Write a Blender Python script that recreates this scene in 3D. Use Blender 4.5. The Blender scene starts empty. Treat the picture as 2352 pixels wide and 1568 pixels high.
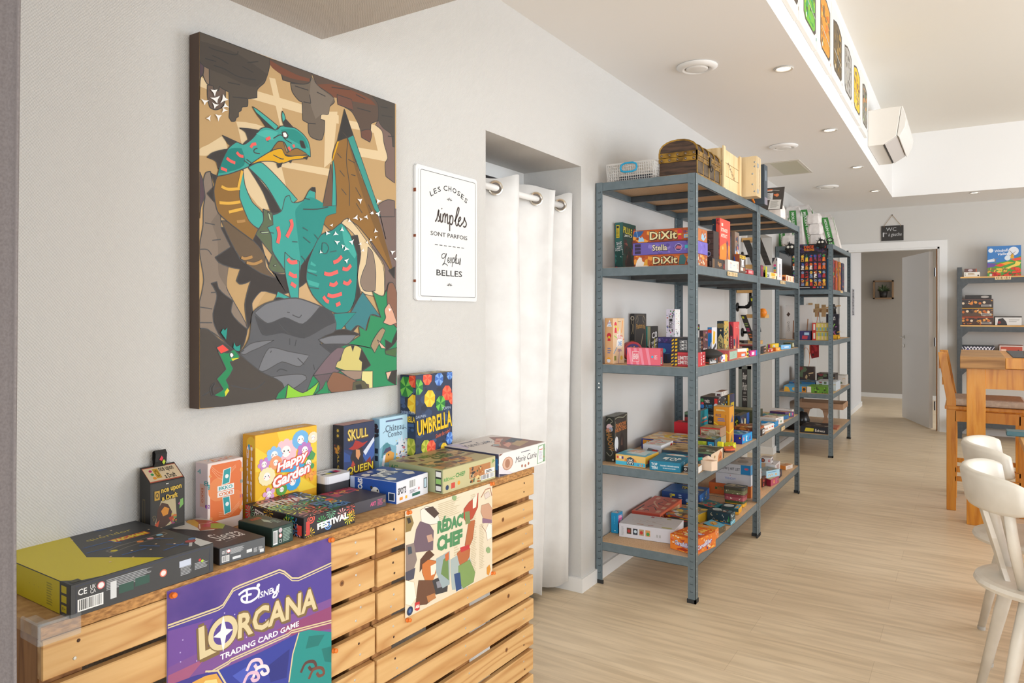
import bpy,bmesh,math,random
from mathutils import Vector,Matrix
# ------------------------------------------------------------------ camera, world, lights, exposure
scene = bpy.context.scene
C = scene.collection
H = 1.32; F = 1646.0; HY = 721.0; YAW = math.radians(32.42); CXW = 1.548
FW = Vector((-math.sin(YAW),math.cos(YAW),0)); RT = Vector((math.cos(YAW),math.sin(YAW),0)); UP = Vector((0,0,1))
CAM = Vector((CXW,0,H))
cd = bpy.data.cameras.new('camera'); cam = bpy.data.objects.new('camera',cd); C.objects.link(cam)
cam.location = CAM; cam.rotation_euler = (math.pi/2,0,YAW)
cd.sensor_fit = 'HORIZONTAL'; cd.sensor_width = 36.0; cd.lens = 36.0*F/2352
cd.shift_y = -(784-HY)/2352; cd.clip_start = .05; cd.clip_end = 60
scene.camera = cam
w = bpy.data.worlds.new('world'); scene.world = w; w.use_nodes = True
nt = w.node_tree; bg = nt.nodes['Background']
bg.inputs[0].default_value = (.92,.96,1,1); bg.inputs[1].default_value = 1.6
scene.view_settings.view_transform = 'Standard'; scene.view_settings.look = 'None'
scene.view_settings.gamma = 1; scene.view_settings.exposure = 0.5; scene.view_settings.use_curve_mapping = False
def area(name,loc,target,sx,sy,power,col=(1,.98,.95)):
    d = bpy.data.lights.new(name,'AREA'); d.shape = 'RECTANGLE'; d.size = sx; d.size_y = sy; d.energy = power; d.color = col
    o = bpy.data.objects.new(name,d); C.objects.link(o); o.location = loc
    o.rotation_euler = (Vector(target)-Vector(loc)).to_track_quat('-Z','Y').to_euler(); return o
# daylight through the right wall's windows and the corridor window, plus an added camera-side fill
area('window_daylight_front',(5.35,1.5,1.45),(0,1.5,1.2),2.6,2.1,42,(.84,.92,1))
area('window_daylight_middle',(5.35,5.6,1.45),(0,5.6,1.2),3.0,2.1,85,(.84,.92,1))
area('window_daylight_back',(2.6,-2.35,1.5),(2.4,3,1.2),3.2,1.9,75,(.86,.93,1))  # added soft fill from the camera side, set at the unseen window
area('corridor_daylight',(2.6,11.2,1.9),(.3,10.6,.9),1.2,1.6,9,(.85,.92,1))
# ------------------------------------------------------------------ picture <-> place helpers
REG = dict(a=(0,1000,2.76),b=(280,950,3.794),c=(740,840,4.356),d=(380,1080,2.735),e=(430,60,3.564),f=(430,480,3.336),
 g=(930,280,3.564),h=(1340,480,4.127),i=(1360,300,3.92),j=(1370,880,4.8),k=(1370,1050,4.48),l=(1760,480,5.227),
 m=(1760,760,5.227),n=(1940,460,2.903),o=(1740,0,3.92),p=(1600,480,7.838),q=(1380,700,9.8),r=(1600,720,9.046),
 s=(1440,890,7.35),t=(1380,1100,6.189),u=(1730,920,6.533),v=(1770,660,9.8),w=(1770,840,8.255),x=(1680,300,6.031),
 y=(2180,540,9.802),z=(2180,680,7.837),A=(2150,780,3.564),B=(2200,960,2.579),C=(1640,540,4.612),P=(0,0,1.0))
def px(reg,x,y):
    a,b,s = REG[reg]; return (a+x/s,b+y/s)
def ray(p): return FW + RT*((p[0]-1176)/F) + UP*((HY-p[1])/F)
def onz(p,z): r = ray(p); return CAM + r*((z-H)/r.z)
def onx(p,x): r = ray(p); return CAM + r*((x-CXW)/r.x)
def ony(p,y): r = ray(p); return CAM + r*(y/r.y)
def onplane(p,O,N): r = ray(p); return CAM + r*((O-CAM).dot(N)/r.dot(N))
def hgt(p,P):   # height z of picture row p[1] above the ground point P
    d = (P-CAM).dot(FW); return H + (HY-p[1])/F*d
# ------------------------------------------------------------------ materials
MC = {}
def lin(c): return c/12.92 if c <= .04045 else ((c+.055)/1.055)**2.4
def hexc(h):
    h = h.lstrip('#'); h = ''.join(c*2 for c in h) if len(h) == 3 else h; return tuple(lin(int(h[i:i+2],16)/255) for i in (0,2,4)) + (1,)
def mat(h,rough=.45,metal=0,emit=0,key=None):
    k = (h,rough,metal,emit)
    if k in MC: return MC[k]
    m = bpy.data.materials.new('card_'+h.strip('#')); m.use_nodes = True; n = m.node_tree; b = n.nodes['Principled BSDF']
    b.inputs['Base Color'].default_value = hexc(h); b.inputs['Roughness'].default_value = rough; b.inputs['Metallic'].default_value = metal
    if emit: b.inputs['Emission Color'].default_value = hexc(h); b.inputs['Emission Strength'].default_value = emit
    MC[k] = m; return m
def nmat(name,c1,c2,rough=.5,scale=(1,1,1),nscale=8,detail=5,bump=0,bscale=None,metal=0,ramp=(.35,.65),rot=0,dist=0):
    """two-colour procedural noise material in object space"""
    m = bpy.data.materials.new(name); m.use_nodes = True; n = m.node_tree; b = n.nodes['Principled BSDF']
    tc = n.nodes.new('ShaderNodeTexCoord'); mp = n.nodes.new('ShaderNodeMapping'); mp.inputs['Scale'].default_value = scale
    mp.inputs['Rotation'].default_value = (0,0,rot)
    ns = n.nodes.new('ShaderNodeTexNoise'); ns.inputs['Scale'].default_value = nscale; ns.inputs['Detail'].default_value = detail
    ns.inputs['Distortion'].default_value = dist
    rp = n.nodes.new('ShaderNodeValToRGB'); rp.color_ramp.elements[0].color = hexc(c1); rp.color_ramp.elements[1].color = hexc(c2)
    rp.color_ramp.elements[0].position = ramp[0]; rp.color_ramp.elements[1].position = ramp[1]
    L = n.links.new
    L(tc.outputs['Object'],mp.inputs[0]); L(mp.outputs[0],ns.inputs['Vector']); L(ns.outputs[0],rp.inputs[0]); L(rp.outputs[0],b.inputs['Base Color'])
    b.inputs['Roughness'].default_value = rough; b.inputs['Metallic'].default_value = metal
    if bump:
        bp = n.nodes.new('ShaderNodeBump'); bp.inputs['Strength'].default_value = bump; bp.inputs['Distance'].default_value = .002
        L(ns.outputs[0],bp.inputs['Height']); L(bp.outputs[0],b.inputs['Normal'])
    return m
def woodmat(name,c1,c2,c3,axis='x',rough=.5,ring=9,scale=1.0,knots=True):
    m = bpy.data.materials.new(name); m.use_nodes = True; n = m.node_tree; b = n.nodes['Principled BSDF']; L = n.links.new
    tc = n.nodes.new('ShaderNodeTexCoord'); oi = n.nodes.new('ShaderNodeObjectInfo')
    mp = n.nodes.new('ShaderNodeMapping'); s = {'x': (.9,9,9),'y': (9,.9,9),'z': (9,9,.9)}[axis]
    mp.inputs['Scale'].default_value = tuple(q*scale for q in s)
    ad = n.nodes.new('ShaderNodeVectorMath'); ad.operation = 'ADD'
    mu = n.nodes.new('ShaderNodeMath'); mu.operation = 'MULTIPLY'; mu.inputs[1].default_value = 37
    L(oi.outputs['Random'],mu.inputs[0]); L(tc.outputs['Object'],mp.inputs[0]); L(mp.outputs[0],ad.inputs[0]); L(mu.outputs[0],ad.inputs[1])
    ns = n.nodes.new('ShaderNodeTexNoise'); ns.inputs['Scale'].default_value = 1.1; ns.inputs['Detail'].default_value = 2; L(ad.outputs[0],ns.inputs['Vector'])
    m2 = n.nodes.new('ShaderNodeMath'); m2.operation = 'MULTIPLY'; m2.inputs[1].default_value = ring; L(ns.outputs[0],m2.inputs[0])
    fr = n.nodes.new('ShaderNodeMath'); fr.operation = 'PINGPONG'; fr.inputs[1].default_value = .5; L(m2.outputs[0],fr.inputs[0])
    rp = n.nodes.new('ShaderNodeValToRGB'); e = rp.color_ramp.elements; e[0].color = hexc(c2); e[0].position = 0; e[1].color = hexc(c1); e[1].position = .28
    L(fr.outputs[0],rp.inputs[0])
    n2 = n.nodes.new('ShaderNodeTexNoise'); n2.inputs['Scale'].default_value = 14; n2.inputs['Detail'].default_value = 3; L(ad.outputs[0],n2.inputs['Vector'])
    mx = n.nodes.new('ShaderNodeMix'); mx.data_type = 'RGBA'; mx.inputs[7].default_value = hexc(c3); L(rp.outputs[0],mx.inputs[6])
    m3 = n.nodes.new('ShaderNodeMapRange'); m3.inputs[1].default_value = .45; m3.inputs[2].default_value = .75; m3.inputs[4].default_value = .55
    L(n2.outputs[0],m3.inputs[0]); L(m3.outputs[0],mx.inputs[0]); L(mx.outputs[2],b.inputs['Base Color'])
    b.inputs['Roughness'].default_value = rough
    bp = n.nodes.new('ShaderNodeBump'); bp.inputs['Strength'].default_value = .25; bp.inputs['Distance'].default_value = .0015
    L(n2.outputs[0],bp.inputs['Height']); L(bp.outputs[0],b.inputs['Normal'])
    return m
def wallmat(name,col,weave=0.0,rough=.75):
    m = bpy.data.materials.new(name); m.use_nodes = True; n = m.node_tree; b = n.nodes['Principled BSDF']; L = n.links.new
    b.inputs['Base Color'].default_value = hexc(col); b.inputs['Roughness'].default_value = rough
    if weave:
        tc = n.nodes.new('ShaderNodeTexCoord')
        nz = n.nodes.new('ShaderNodeTexNoise'); nz.inputs['Scale'].default_value = 60; nz.inputs['Detail'].default_value = 1
        L(tc.outputs['Object'],nz.inputs['Vector'])
        mxv = n.nodes.new('ShaderNodeMix'); mxv.data_type = 'VECTOR'; mxv.inputs[0].default_value = .004
        L(tc.outputs['Object'],mxv.inputs[4]); L(nz.outputs[1],mxv.inputs[5])
        br = n.nodes.new('ShaderNodeSeparateXYZ'); L(mxv.outputs[1],br.inputs[0])
        cm = n.nodes.new('ShaderNodeMath'); cm.operation = 'ADD'; L(br.outputs[0],cm.inputs[0]); L(br.outputs[1],cm.inputs[1])
        def sinw(src,k,ph=None):
            a = n.nodes.new('ShaderNodeMath'); a.operation = 'MULTIPLY'; a.inputs[1].default_value = k; L(src,a.inputs[0])
            s = n.nodes.new('ShaderNodeMath'); s.operation = 'SINE'; L(a.outputs[0],s.inputs[0]); return s.outputs[0]
        s1 = sinw(cm.outputs[0],1050); s2 = sinw(br.outputs[2],900)
        p = n.nodes.new('ShaderNodeMath'); p.operation = 'MULTIPLY'; L(s1,p.inputs[0]); L(s2,p.inputs[1])
        bp = n.nodes.new('ShaderNodeBump'); bp.inputs['Strength'].default_value = weave; bp.inputs['Distance'].default_value = .0012
        L(p.outputs[0],bp.inputs['Height']); L(bp.outputs[0],b.inputs['Normal'])
    return m
def glassmat(name,col,alpha=.35,rough=.15):
    m = bpy.data.materials.new(name); m.use_nodes = True; b = m.node_tree.nodes['Principled BSDF']
    b.inputs['Base Color'].default_value = hexc(col); b.inputs['Roughness'].default_value = rough; b.inputs['Alpha'].default_value = alpha
    return m
WALL = wallmat('painted_wall','#D6D2CC',.0); WEAVE = wallmat('woven_painted_wall','#D4D1CD',.42)
CEIL = wallmat('painted_ceiling','#F5F3F1'); WHITE = mat('#F1EFEC',.4); TRIM = mat('#EFEDEA',.35)
SHELFM = nmat('grey_blue_steel','#66747A','#707D83',.38,nscale=30,metal=.15)
DARKM = nmat('charcoal_steel','#43474A','#4C5053',.45,nscale=30)
CHIP = nmat('chipboard','#CBA57E','#E0BE98',.7,nscale=220,detail=3,bump=.1)
OSB = nmat('rough_osb_edge','#8F6236','#C99457',.75,scale=(1,1,3),nscale=70,detail=6,bump=.8)
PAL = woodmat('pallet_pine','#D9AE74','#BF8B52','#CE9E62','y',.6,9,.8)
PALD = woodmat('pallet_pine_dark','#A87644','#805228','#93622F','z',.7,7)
ORW = woodmat('varnished_pine','#DE962F','#C97C1E','#E3A44A','z',.35,6)
ORX = woodmat('varnished_pine_top','#DE9C45','#CB8028','#E8B060','y',.3,6)
LTW = woodmat('pale_crate_pine','#E6CDA0','#D3AF78','#DDBE8A','z',.6,5)
PLY = woodmat('pale_plywood','#DEC79E','#CDB184','#D8BE92','z',.5,4)
CHW = nmat('worn_white_paint','#D8D0C2','#E6DFD2',.42,nscale=9,detail=8,bump=.1)
# ------------------------------------------------------------------ mesh builder
TX = {}
def glyphs(s,off=0.0,shear=0.0):
    k = (s,off,shear)
    if k in TX: return TX[k]
    cu = bpy.data.curves.new('tmp','FONT'); cu.body = s; cu.resolution_u = 2; cu.offset = off; cu.shear = shear
    ob = bpy.data.objects.new('tmp',cu); C.objects.link(ob); bpy.context.view_layer.update()
    me = ob.evaluated_get(bpy.context.evaluated_depsgraph_get()).to_mesh()
    vs = [(v.co.x,v.co.y) for v in me.vertices]; fs = [tuple(p.vertices) for p in me.polygons]
    ob.to_mesh_clear(); bpy.data.objects.remove(ob); bpy.data.curves.remove(cu)
    if not vs: vs = [(0,0),(1,0),(0,1)]; fs = []
    x0 = min(v[0] for v in vs); x1 = max(v[0] for v in vs); y0 = min(v[1] for v in vs); y1 = max(v[1] for v in vs)
    r = ([((v[0]-x0)/max(x1-x0,1e-6),(v[1]-y0)/max(y1-y0,1e-6)) for v in vs],fs)
    TX[k] = r; return r
class MB:
    def __init__(self): self.v = []; self.f = []; self.m = []; self.mats = []
    def mi(self,m):
        if isinstance(m,str): m = mat(m)
        if m not in self.mats: self.mats.append(m)
        return self.mats.index(m)
    def add(self,vs,fs,m):
        b = len(self.v); i = self.mi(m); self.v += [Vector(q) for q in vs]
        for f in fs: self.f.append([b+k for k in f]); self.m.append(i)
    def box(self,lo,hi,m,M=None):
        x0,y0,z0 = lo; x1,y1,z1 = hi
        vs = [(x0,y0,z0),(x1,y0,z0),(x1,y1,z0),(x0,y1,z0),(x0,y0,z1),(x1,y0,z1),(x1,y1,z1),(x0,y1,z1)]
        if M is not None: vs = [M @ Vector(q) for q in vs]
        self.add(vs,[(3,2,1,0),(4,5,6,7),(0,1,5,4),(1,2,6,5),(2,3,7,6),(3,0,4,7)],m)
    def obox(self,O,U,V,N,m):  # origin + three edge vectors
        vs = [O,O+U,O+U+V,O+V,O+N,O+U+N,O+U+V+N,O+V+N]
        fs = [(3,2,1,0),(4,5,6,7),(0,1,5,4),(1,2,6,5),(2,3,7,6),(3,0,4,7)]
        if U.cross(V).dot(N) < 0: fs = [f[::-1] for f in fs]
        self.add(vs,fs,m)
    def rbox(self,O,U,V,N,m,b=.0015):  # box with chamfered edges
        lu,lv,ln = U.length,V.length,N.length; b = min(b,lu*.3,lv*.3,ln*.3)
        u,v,n = U.normalized(),V.normalized(),N.normalized()
        vs = []; idx = {}
        for a in (0,1):
            for c in (0,1):
                for e in (0,1):
                    for k in range(3):
                        ins = [b if k != q else 0 for q in range(3)]
                        pa = (lu-ins[0]) if a else ins[0]; pc = (lv-ins[1]) if c else ins[1]; pe = (ln-ins[2]) if e else ins[2]
                        idx[(a,c,e,k)] = len(vs); vs.append(O+u*pa+v*pc+n*pe)
        fs = []; I = idx
        for s_ in (0,1):
            fs.append([I[(s_,0,0,0)],I[(s_,1,0,0)],I[(s_,1,1,0)],I[(s_,0,1,0)]])
            fs.append([I[(0,s_,0,1)],I[(1,s_,0,1)],I[(1,s_,1,1)],I[(0,s_,1,1)]])
            fs.append([I[(0,0,s_,2)],I[(1,0,s_,2)],I[(1,1,s_,2)],I[(0,1,s_,2)]])
            for t_ in (0,1):
                fs.append([I[(s_,t_,0,0)],I[(s_,t_,1,0)],I[(s_,t_,1,1)],I[(s_,t_,0,1)]])
                fs.append([I[(s_,0,t_,0)],I[(s_,1,t_,0)],I[(s_,1,t_,2)],I[(s_,0,t_,2)]])
                fs.append([I[(0,s_,t_,1)],I[(1,s_,t_,1)],I[(1,s_,t_,2)],I[(0,s_,t_,2)]])
                for w_ in (0,1): fs.append([I[(s_,t_,w_,0)],I[(s_,t_,w_,1)],I[(s_,t_,w_,2)]])
        cen = O+U*.5+V*.5+N*.5; out = []
        for f in fs:
            p = [vs[q] for q in f]; nn = (p[1]-p[0]).cross(p[2]-p[0])
            out.append(f if nn.dot(sum(p,Vector())/len(p)-cen) > 0 else f[::-1])
        self.add(vs,out,m)
    def poly(self,pts,m): self.add(pts,[tuple(range(len(pts)))],m)
    def prism(self,pts,N,m,cap=None):
        n = len(pts); N = Vector(N); pts = [Vector(p) for p in pts]
        nn = Vector()
        for i in range(n): nn += pts[i].cross(pts[(i+1) % n])
        if nn.dot(N) < 0: pts = pts[::-1]
        vs = pts + [p+N for p in pts]
        self.add(vs,[tuple(range(n))[::-1]] + [(i,(i+1) % n,n+(i+1) % n,n+i) for i in range(n)],m)
        self.add([p+N for p in pts],[tuple(range(n))],cap or m)
    def tube(self,pts,r,m,n=8,caps=True,flat=None):
        pts = [Vector(p) for p in pts]; R = r if isinstance(r,(list,tuple)) else [r]*len(pts); vs = []; fs = []
        up = Vector((0,0,1)); prev = None
        for i,p in enumerate(pts):
            t = (pts[min(i+1,len(pts)-1)]-pts[max(i-1,0)]).normalized()
            a = prev if prev is not None else (up if abs(t.z) < .9 else Vector((1,0,0)))
            x = a - t*a.dot(t)
            x = x.normalized(); y = t.cross(x); prev = x
            for k in range(n):
                an = 2*math.pi*k/n; vs.append(p + (x*math.cos(an)+y*math.sin(an)*(flat or 1))*R[i])
        for i in range(len(pts)-1):
            for k in range(n): fs.append((i*n+k,i*n+(k+1) % n,(i+1)*n+(k+1) % n,(i+1)*n+k))
        if caps: fs.append(tuple(range(n))[::-1]); fs.append(tuple((len(pts)-1)*n+k for k in range(n)))
        self.add(vs,fs,m)
    def lathe(self,c,prof,m,n=24,axis=Vector((0,0,1))):
        axis = Vector(axis).normalized(); x = axis.orthogonal().normalized(); y = axis.cross(x); vs = []; fs = []; c = Vector(c)
        for r,h in prof:
            for k in range(n):
                a = 2*math.pi*k/n; vs.append(c+axis*h+(x*math.cos(a)+y*math.sin(a))*max(r,1e-5))
        for i in range(len(prof)-1):
            for k in range(n): fs.append((i*n+k,i*n+(k+1) % n,(i+1)*n+(k+1) % n,(i+1)*n+k))
        self.add(vs,fs,m)
    def build(self,name,parent=None,base=None,smooth=False,bevel=0,mod=None):
        if base is None:
            if parent is not None and parent.get('_o') is not None: base = Vector(parent['_o'])
            else:
                xs = [v.x for v in self.v]; ys = [v.y for v in self.v]; zs = [v.z for v in self.v]
                base = Vector(((min(xs)+max(xs))/2,(min(ys)+max(ys))/2,min(zs)))
        me = bpy.data.meshes.new(name); me.from_pydata([tuple(v-base) for v in self.v],[],self.f)
        for m in self.mats: me.materials.append(m)
        for p,i in zip(me.polygons,self.m): p.material_index = i; p.use_smooth = smooth
        me.update(); me.validate()
        o = bpy.data.objects.new(name,me); C.objects.link(o)
        if parent is not None: o.parent = parent
        if parent is None: o.location = base
        else:
            o.location = base - Vector(parent['_o'])
        o['_o'] = tuple(base)
        if bevel:
            b = o.modifiers.new('bevel','BEVEL'); b.width = bevel; b.segments = 2; b.limit_method = 'ANGLE'
        return o
def tag(o,label=None,cat=None,group=None,kind=None):
    if label: o['label'] = label
    if cat: o['category'] = cat
    if group: o['group'] = group
    if kind: o['kind'] = kind
    return o
def thing(name,loc,label,cat,group=None):
    o = bpy.data.objects.new(name,None); C.objects.link(o); o.location = loc; o.empty_display_size = .05; o['_o'] = tuple(loc)
    return tag(o,label,cat,group)
def part(mb,name,parent,**k): return mb.build(name,parent,Vector(parent['_o']),**k)
def struct(mb,name,**k): return tag(mb.build(name,None,Vector((0,0,0)),**k),kind='structure')
# ------------------------------------------------------------------ printed art: flat shapes laid on a face, u to the right, v up
class Face:
    def __init__(self,mb,O,U,V,N,eps=.00022):
        self.mb,self.O,self.U,self.V,self.N,self.eps,self.k = mb,O,U,V,N.normalized(),min(eps*.16,.00012),1
        self.a = U.length/max(V.length,1e-6)
    def P(self,u,v): return self.O+self.U*u+self.V*v+self.N*(self.eps*self.k)
    def pol(self,pts,col,clip=True):
        if clip: pts = [(min(max(u,0),1),min(max(v,0),1)) for u,v in pts]
        ar = sum(pts[i][0]*pts[(i+1) % len(pts)][1]-pts[(i+1) % len(pts)][0]*pts[i][1] for i in range(len(pts)))
        flip = (self.U.cross(self.V).dot(self.N) > 0) != (ar > 0)
        if flip: pts = pts[::-1]
        self.mb.poly([self.P(*p) for p in pts],col)
    def draw(self,art):
        for it in art:
            op = it[0]; sc_ = it[4] if op in 'ce' and op == 'c' else it[5] if op in ('r','e') else it[2] if op == 'p' else None
            self.k += 1 if sc_ is None or sc_ != getattr(self,'lc',0) else .35
            self.lc = sc_
            if op == 'r': _,u0,v0,u1,v1,c = it; self.pol([(u0,v0),(u1,v0),(u1,v1),(u0,v1)],c)
            elif op == 'p': self.pol(it[1],it[2])
            elif op == 'c':
                _,u,v,r,c = it[:5]; n = it[5] if len(it) > 5 else 14
                self.pol([(u+r/self.a*math.cos(2*math.pi*i/n+.3),v+r*math.sin(2*math.pi*i/n+.3)) for i in range(n)],c)
            elif op == 'e':
                _,u,v,ru,rv,c = it; self.pol([(u+ru*math.cos(.4488*i),v+rv*math.sin(.4488*i)) for i in range(14)],c)
            elif op == 's': self.stroke(it[1],it[2],it[3])
            elif op == 'l': # ragged lines of small print
                _,u0,v0,u1,v1,n,c = it; R = random.Random(int(u0*977+v0*331))
                for i in range(n):
                    y = v1-(v1-v0)*(i+.5)/n; hh = (v1-v0)/n*.28; self.pol([(u0,y-hh),(u0+(u1-u0)*R.uniform(.6,1),y-hh),(u0+(u1-u0)*R.uniform(.6,1),y+hh),(u0,y+hh)],c)
            elif op == 'b': # bar code
                _,u0,v0,u1,v1,c = it; R = random.Random(5); self.pol([(u0,v0),(u1,v0),(u1,v1),(u0,v1)],'#F2F2F2'); self.k += 1; x = u0+.06*(u1-u0)
                while x < u1-.06*(u1-u0):
                    ww = (u1-u0)*R.choice((.012,.02,.035)); self.pol([(x,v0+.1*(v1-v0)),(x+ww,v0+.1*(v1-v0)),(x+ww,v1-.06*(v1-v0)),(x,v1-.06*(v1-v0))],c); x += ww+(u1-u0)*R.choice((.015,.03))
            elif op == 'x': # burst of rays
                _,u,v,r,n,c = it[:6]; r0 = it[6] if len(it) > 6 else .25
                for i in range(n):
                    t = 2*math.pi*i/n; w_ = .34*math.pi/n; self.pol([(u+r*q/self.a*math.cos(t+s_),v+r*q*math.sin(t+s_)) for q,s_ in ((r0,-w_*.4),(1,-w_),(1.05,0),(1,w_),(r0,w_*.4))],c)
            elif op == 'B': # busy illustration: many small irregular patches
                _,seed,n,cols,u0,v0,u1,v1,sz = it; R = random.Random(seed)
                for i in range(n):
                    cu_,cv_ = R.uniform(u0,u1),R.uniform(v0,v1); s_ = sz*R.uniform(.4,1.2); nn = R.randint(4,8); st = R.uniform(.5,2.0); ph = R.uniform(0,6)
                    self.k += .2
                    pts = [(cu_+s_*R.uniform(.6,1.1)*st/self.a*math.cos(ph+6.283*j/nn),cv_+s_*R.uniform(.5,1.1)*math.sin(ph+6.283*j/nn)) for j in range(nn)]
                    self.pol([(min(max(a,u0),u1),min(max(b,v0),v1)) for a,b in pts],R.choice(cols))
            elif op == 't':
                _,s,u,v,ww,hh,c = it[:7]; o = it[7] if len(it) > 7 else {}
                self.text(s,u,v,ww,hh,c,**o)
    def text(self,s,u,v,w,h,c,rot=0,bold=.0,shear=0,arc=0,out=None,taper=0):
        vs,fs = glyphs(s,bold,shear)
        def T(off):
            r = math.radians(rot); pts = []
            for x,y in vs:
                X = (x-.5)*w*self.a; Y = (y-.5)*h*(1+taper*(x-.5)); Y += arc*h*(1-4*(x-.5)**2)
                X += off[0]*h; Y += off[1]*h
                pts.append(self.P(u+(X*math.cos(r)-Y*math.sin(r))/self.a,v+X*math.sin(r)+Y*math.cos(r)))
            return pts
        if out:
            for d in ((.07,0),(-.07,0),(0,.09),(0,-.09),(.06,-.08),(.1,-.12)): self.mb.add(T(d),fs,out); self.k += .25
            self.k += 1
        self.mb.add(T((0,0)),fs,c)
    def stroke(self,pts,wd,c,taper=False):
        a = self.a; P = [Vector((p[0]*a,p[1],0)) for p in pts]; n = len(P); Lp = []; Rp = []
        for i in range(n):
            t = (P[min(i+1,n-1)]-P[max(i-1,0)]);
            if t.length < 1e-9: t = Vector((1,0,0))
            t.normalize(); q = Vector((-t.y,t.x,0))*wd/2
            Lp.append(((P[i]+q).x/a,(P[i]+q).y)); Rp.append(((P[i]-q).x/a,(P[i]-q).y))
        for i in range(n-1): self.pol([Lp[i],Lp[i+1],Rp[i+1],Rp[i]],c)
def _uvp(self,reg,x,y):
    p = onplane(px(reg,x,y),self.O,self.N)-self.O
    return (p.dot(self.U)/self.U.length_squared,p.dot(self.V)/self.V.length_squared)
def _pp(self,reg,pts,col,ol=0,oc='#2E2A28'):
    q = [self.uvp(r_[0] if isinstance(r_[0],str) else reg,r_[-2],r_[-1]) for r_ in pts]; q = [(min(max(a,0),1),min(max(b,0),1)) for a,b in q]
    self.k += .5
    if getattr(self,'soft',0) and len(q) > 4: q = smc(q,self.soft)
    if col: self.pol(q,mat(col,.85) if getattr(self,'soft',0) and isinstance(col,str) else col)
    if ol: self.k += .1; self.stroke(q+[q[0]],ol,oc)
def smc(q,n):
    N = len(q); o = []
    for i in range(N):
        p0,p1,p2,p3 = q[i-1],q[i],q[(i+1) % N],q[(i+2) % N]; o.append(p1)
        L_ = math.hypot(p2[0]-p1[0],p2[1]-p1[1])
        if L_ < .012: continue
        def tg(a,b,c):   # softened tangent, none at sharp corners
            u = (b[0]-a[0],b[1]-a[1]); v = (c[0]-b[0],c[1]-b[1]); lu,lv = math.hypot(*u)+1e-9,math.hypot(*v)+1e-9
            if (u[0]*v[0]+u[1]*v[1])/(lu*lv) < .35: return (0,0)
            t = (u[0]/lu+v[0]/lv,u[1]/lu+v[1]/lv); m = L_*.34; return (t[0]*m,t[1]*m)
        t1,t2 = tg(p0,p1,p2),tg(p1,p2,p3)
        if t1 == (0,0): t1 = ((p2[0]-p1[0])-t2[0]*.5,(p2[1]-p1[1])-t2[1]*.5)
        if t2 == (0,0): t2 = ((p2[0]-p1[0])-t1[0]*.5,(p2[1]-p1[1])-t1[1]*.5)
        for k in range(1,n):
            t = k/n; a = 2*t**3-3*t*t+1; b = t**3-2*t*t+t; c = -2*t**3+3*t*t; d = t**3-t*t
            o.append(tuple(a*p1[j]+b*t1[j]+c*p2[j]+d*t2[j] for j in (0,1)))
    return [(min(max(u,0),1),min(max(v,0),1)) for u,v in o]
def _ps(self,reg,pts,wd,col,smooth=0):
    self.k += .1; q = [self.uvp(reg,*p) for p in pts]
    if smooth or (getattr(self,'soft',0) and len(q) > 2): q = sm(q,smooth or 4)
    self.stroke(q,wd,col)
def _pt(self,reg,s,bl,brr,top,col,**o):
    self.k += 1; a = self.uvp(reg,*bl); b = self.uvp(reg,*brr); c = self.uvp(reg,*top); W = b[0]-a[0]; Hh = c[1]-a[1]
    rot = math.degrees(math.atan2((b[1]-a[1]),W*self.a)); self.text(s,(a[0]+b[0])/2,(a[1]+b[1])/2+Hh/2,W,Hh,col,rot=rot,**o)
Face.uvp = _uvp; Face.pp = _pp; Face.ps = _ps; Face.pt = _pt
def sm(pts,n=4):  # smooth a polyline (Catmull-Rom)
    out = []
    for i in range(len(pts)-1):
        p0 = pts[max(i-1,0)]; p1 = pts[i]; p2 = pts[i+1]; p3 = pts[min(i+2,len(pts)-1)]
        for k in range(n):
            t = k/n; out.append(tuple(.5*((2*p1[j])+(-p0[j]+p2[j])*t+(2*p0[j]-5*p1[j]+4*p2[j]-p3[j])*t*t+(-p0[j]+3*p1[j]-3*p2[j]+p3[j])*t**3) for j in range(2)))
    return out+[tuple(pts[-1])]
# ------------------------------------------------------------------ boxes of games
def boxat(name,label,A,E1,E2,h,cols,art,cat='game box',group=None,vk=1,eps=.00013,bev=.0015):
    """A near bottom corner, E1 vector to the left corner, E2 vector to the right corner"""
    b = BoxRec(); b.update(name=name,label=label,A=A.copy(),E1=E1.copy(),E2=E2.copy(),h=h,cols=cols,art=art,cat=cat,group=group,vk=vk,eps=eps,bev=bev)
    b['_top'] = A.z+h; b['_o'] = A; BOXES.append(b); return b
class BoxRec(dict): pass
BOXES = []
def aabb(b):
    P = [b['A'],b['A']+b['E1'],b['A']+b['E2'],b['A']+b['E1']+b['E2']]
    return [min(p.x for p in P),max(p.x for p in P),min(p.y for p in P),max(p.y for p in P)]
def remap(b,n):
    o = aabb(b); f = lambda p: Vector((n[0]+(p.x-o[0])*(n[1]-n[0])/(o[1]-o[0]),n[2]+(p.y-o[2])*(n[3]-n[2])/(o[3]-o[2]),p.z))
    A = f(b['A']); E1 = f(b['A']+b['E1'])-A; E2 = f(b['A']+b['E2'])-A; E1.z = E2.z = 0
    b['A'],b['E1'],b['E2'] = A,E1,E2
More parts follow.
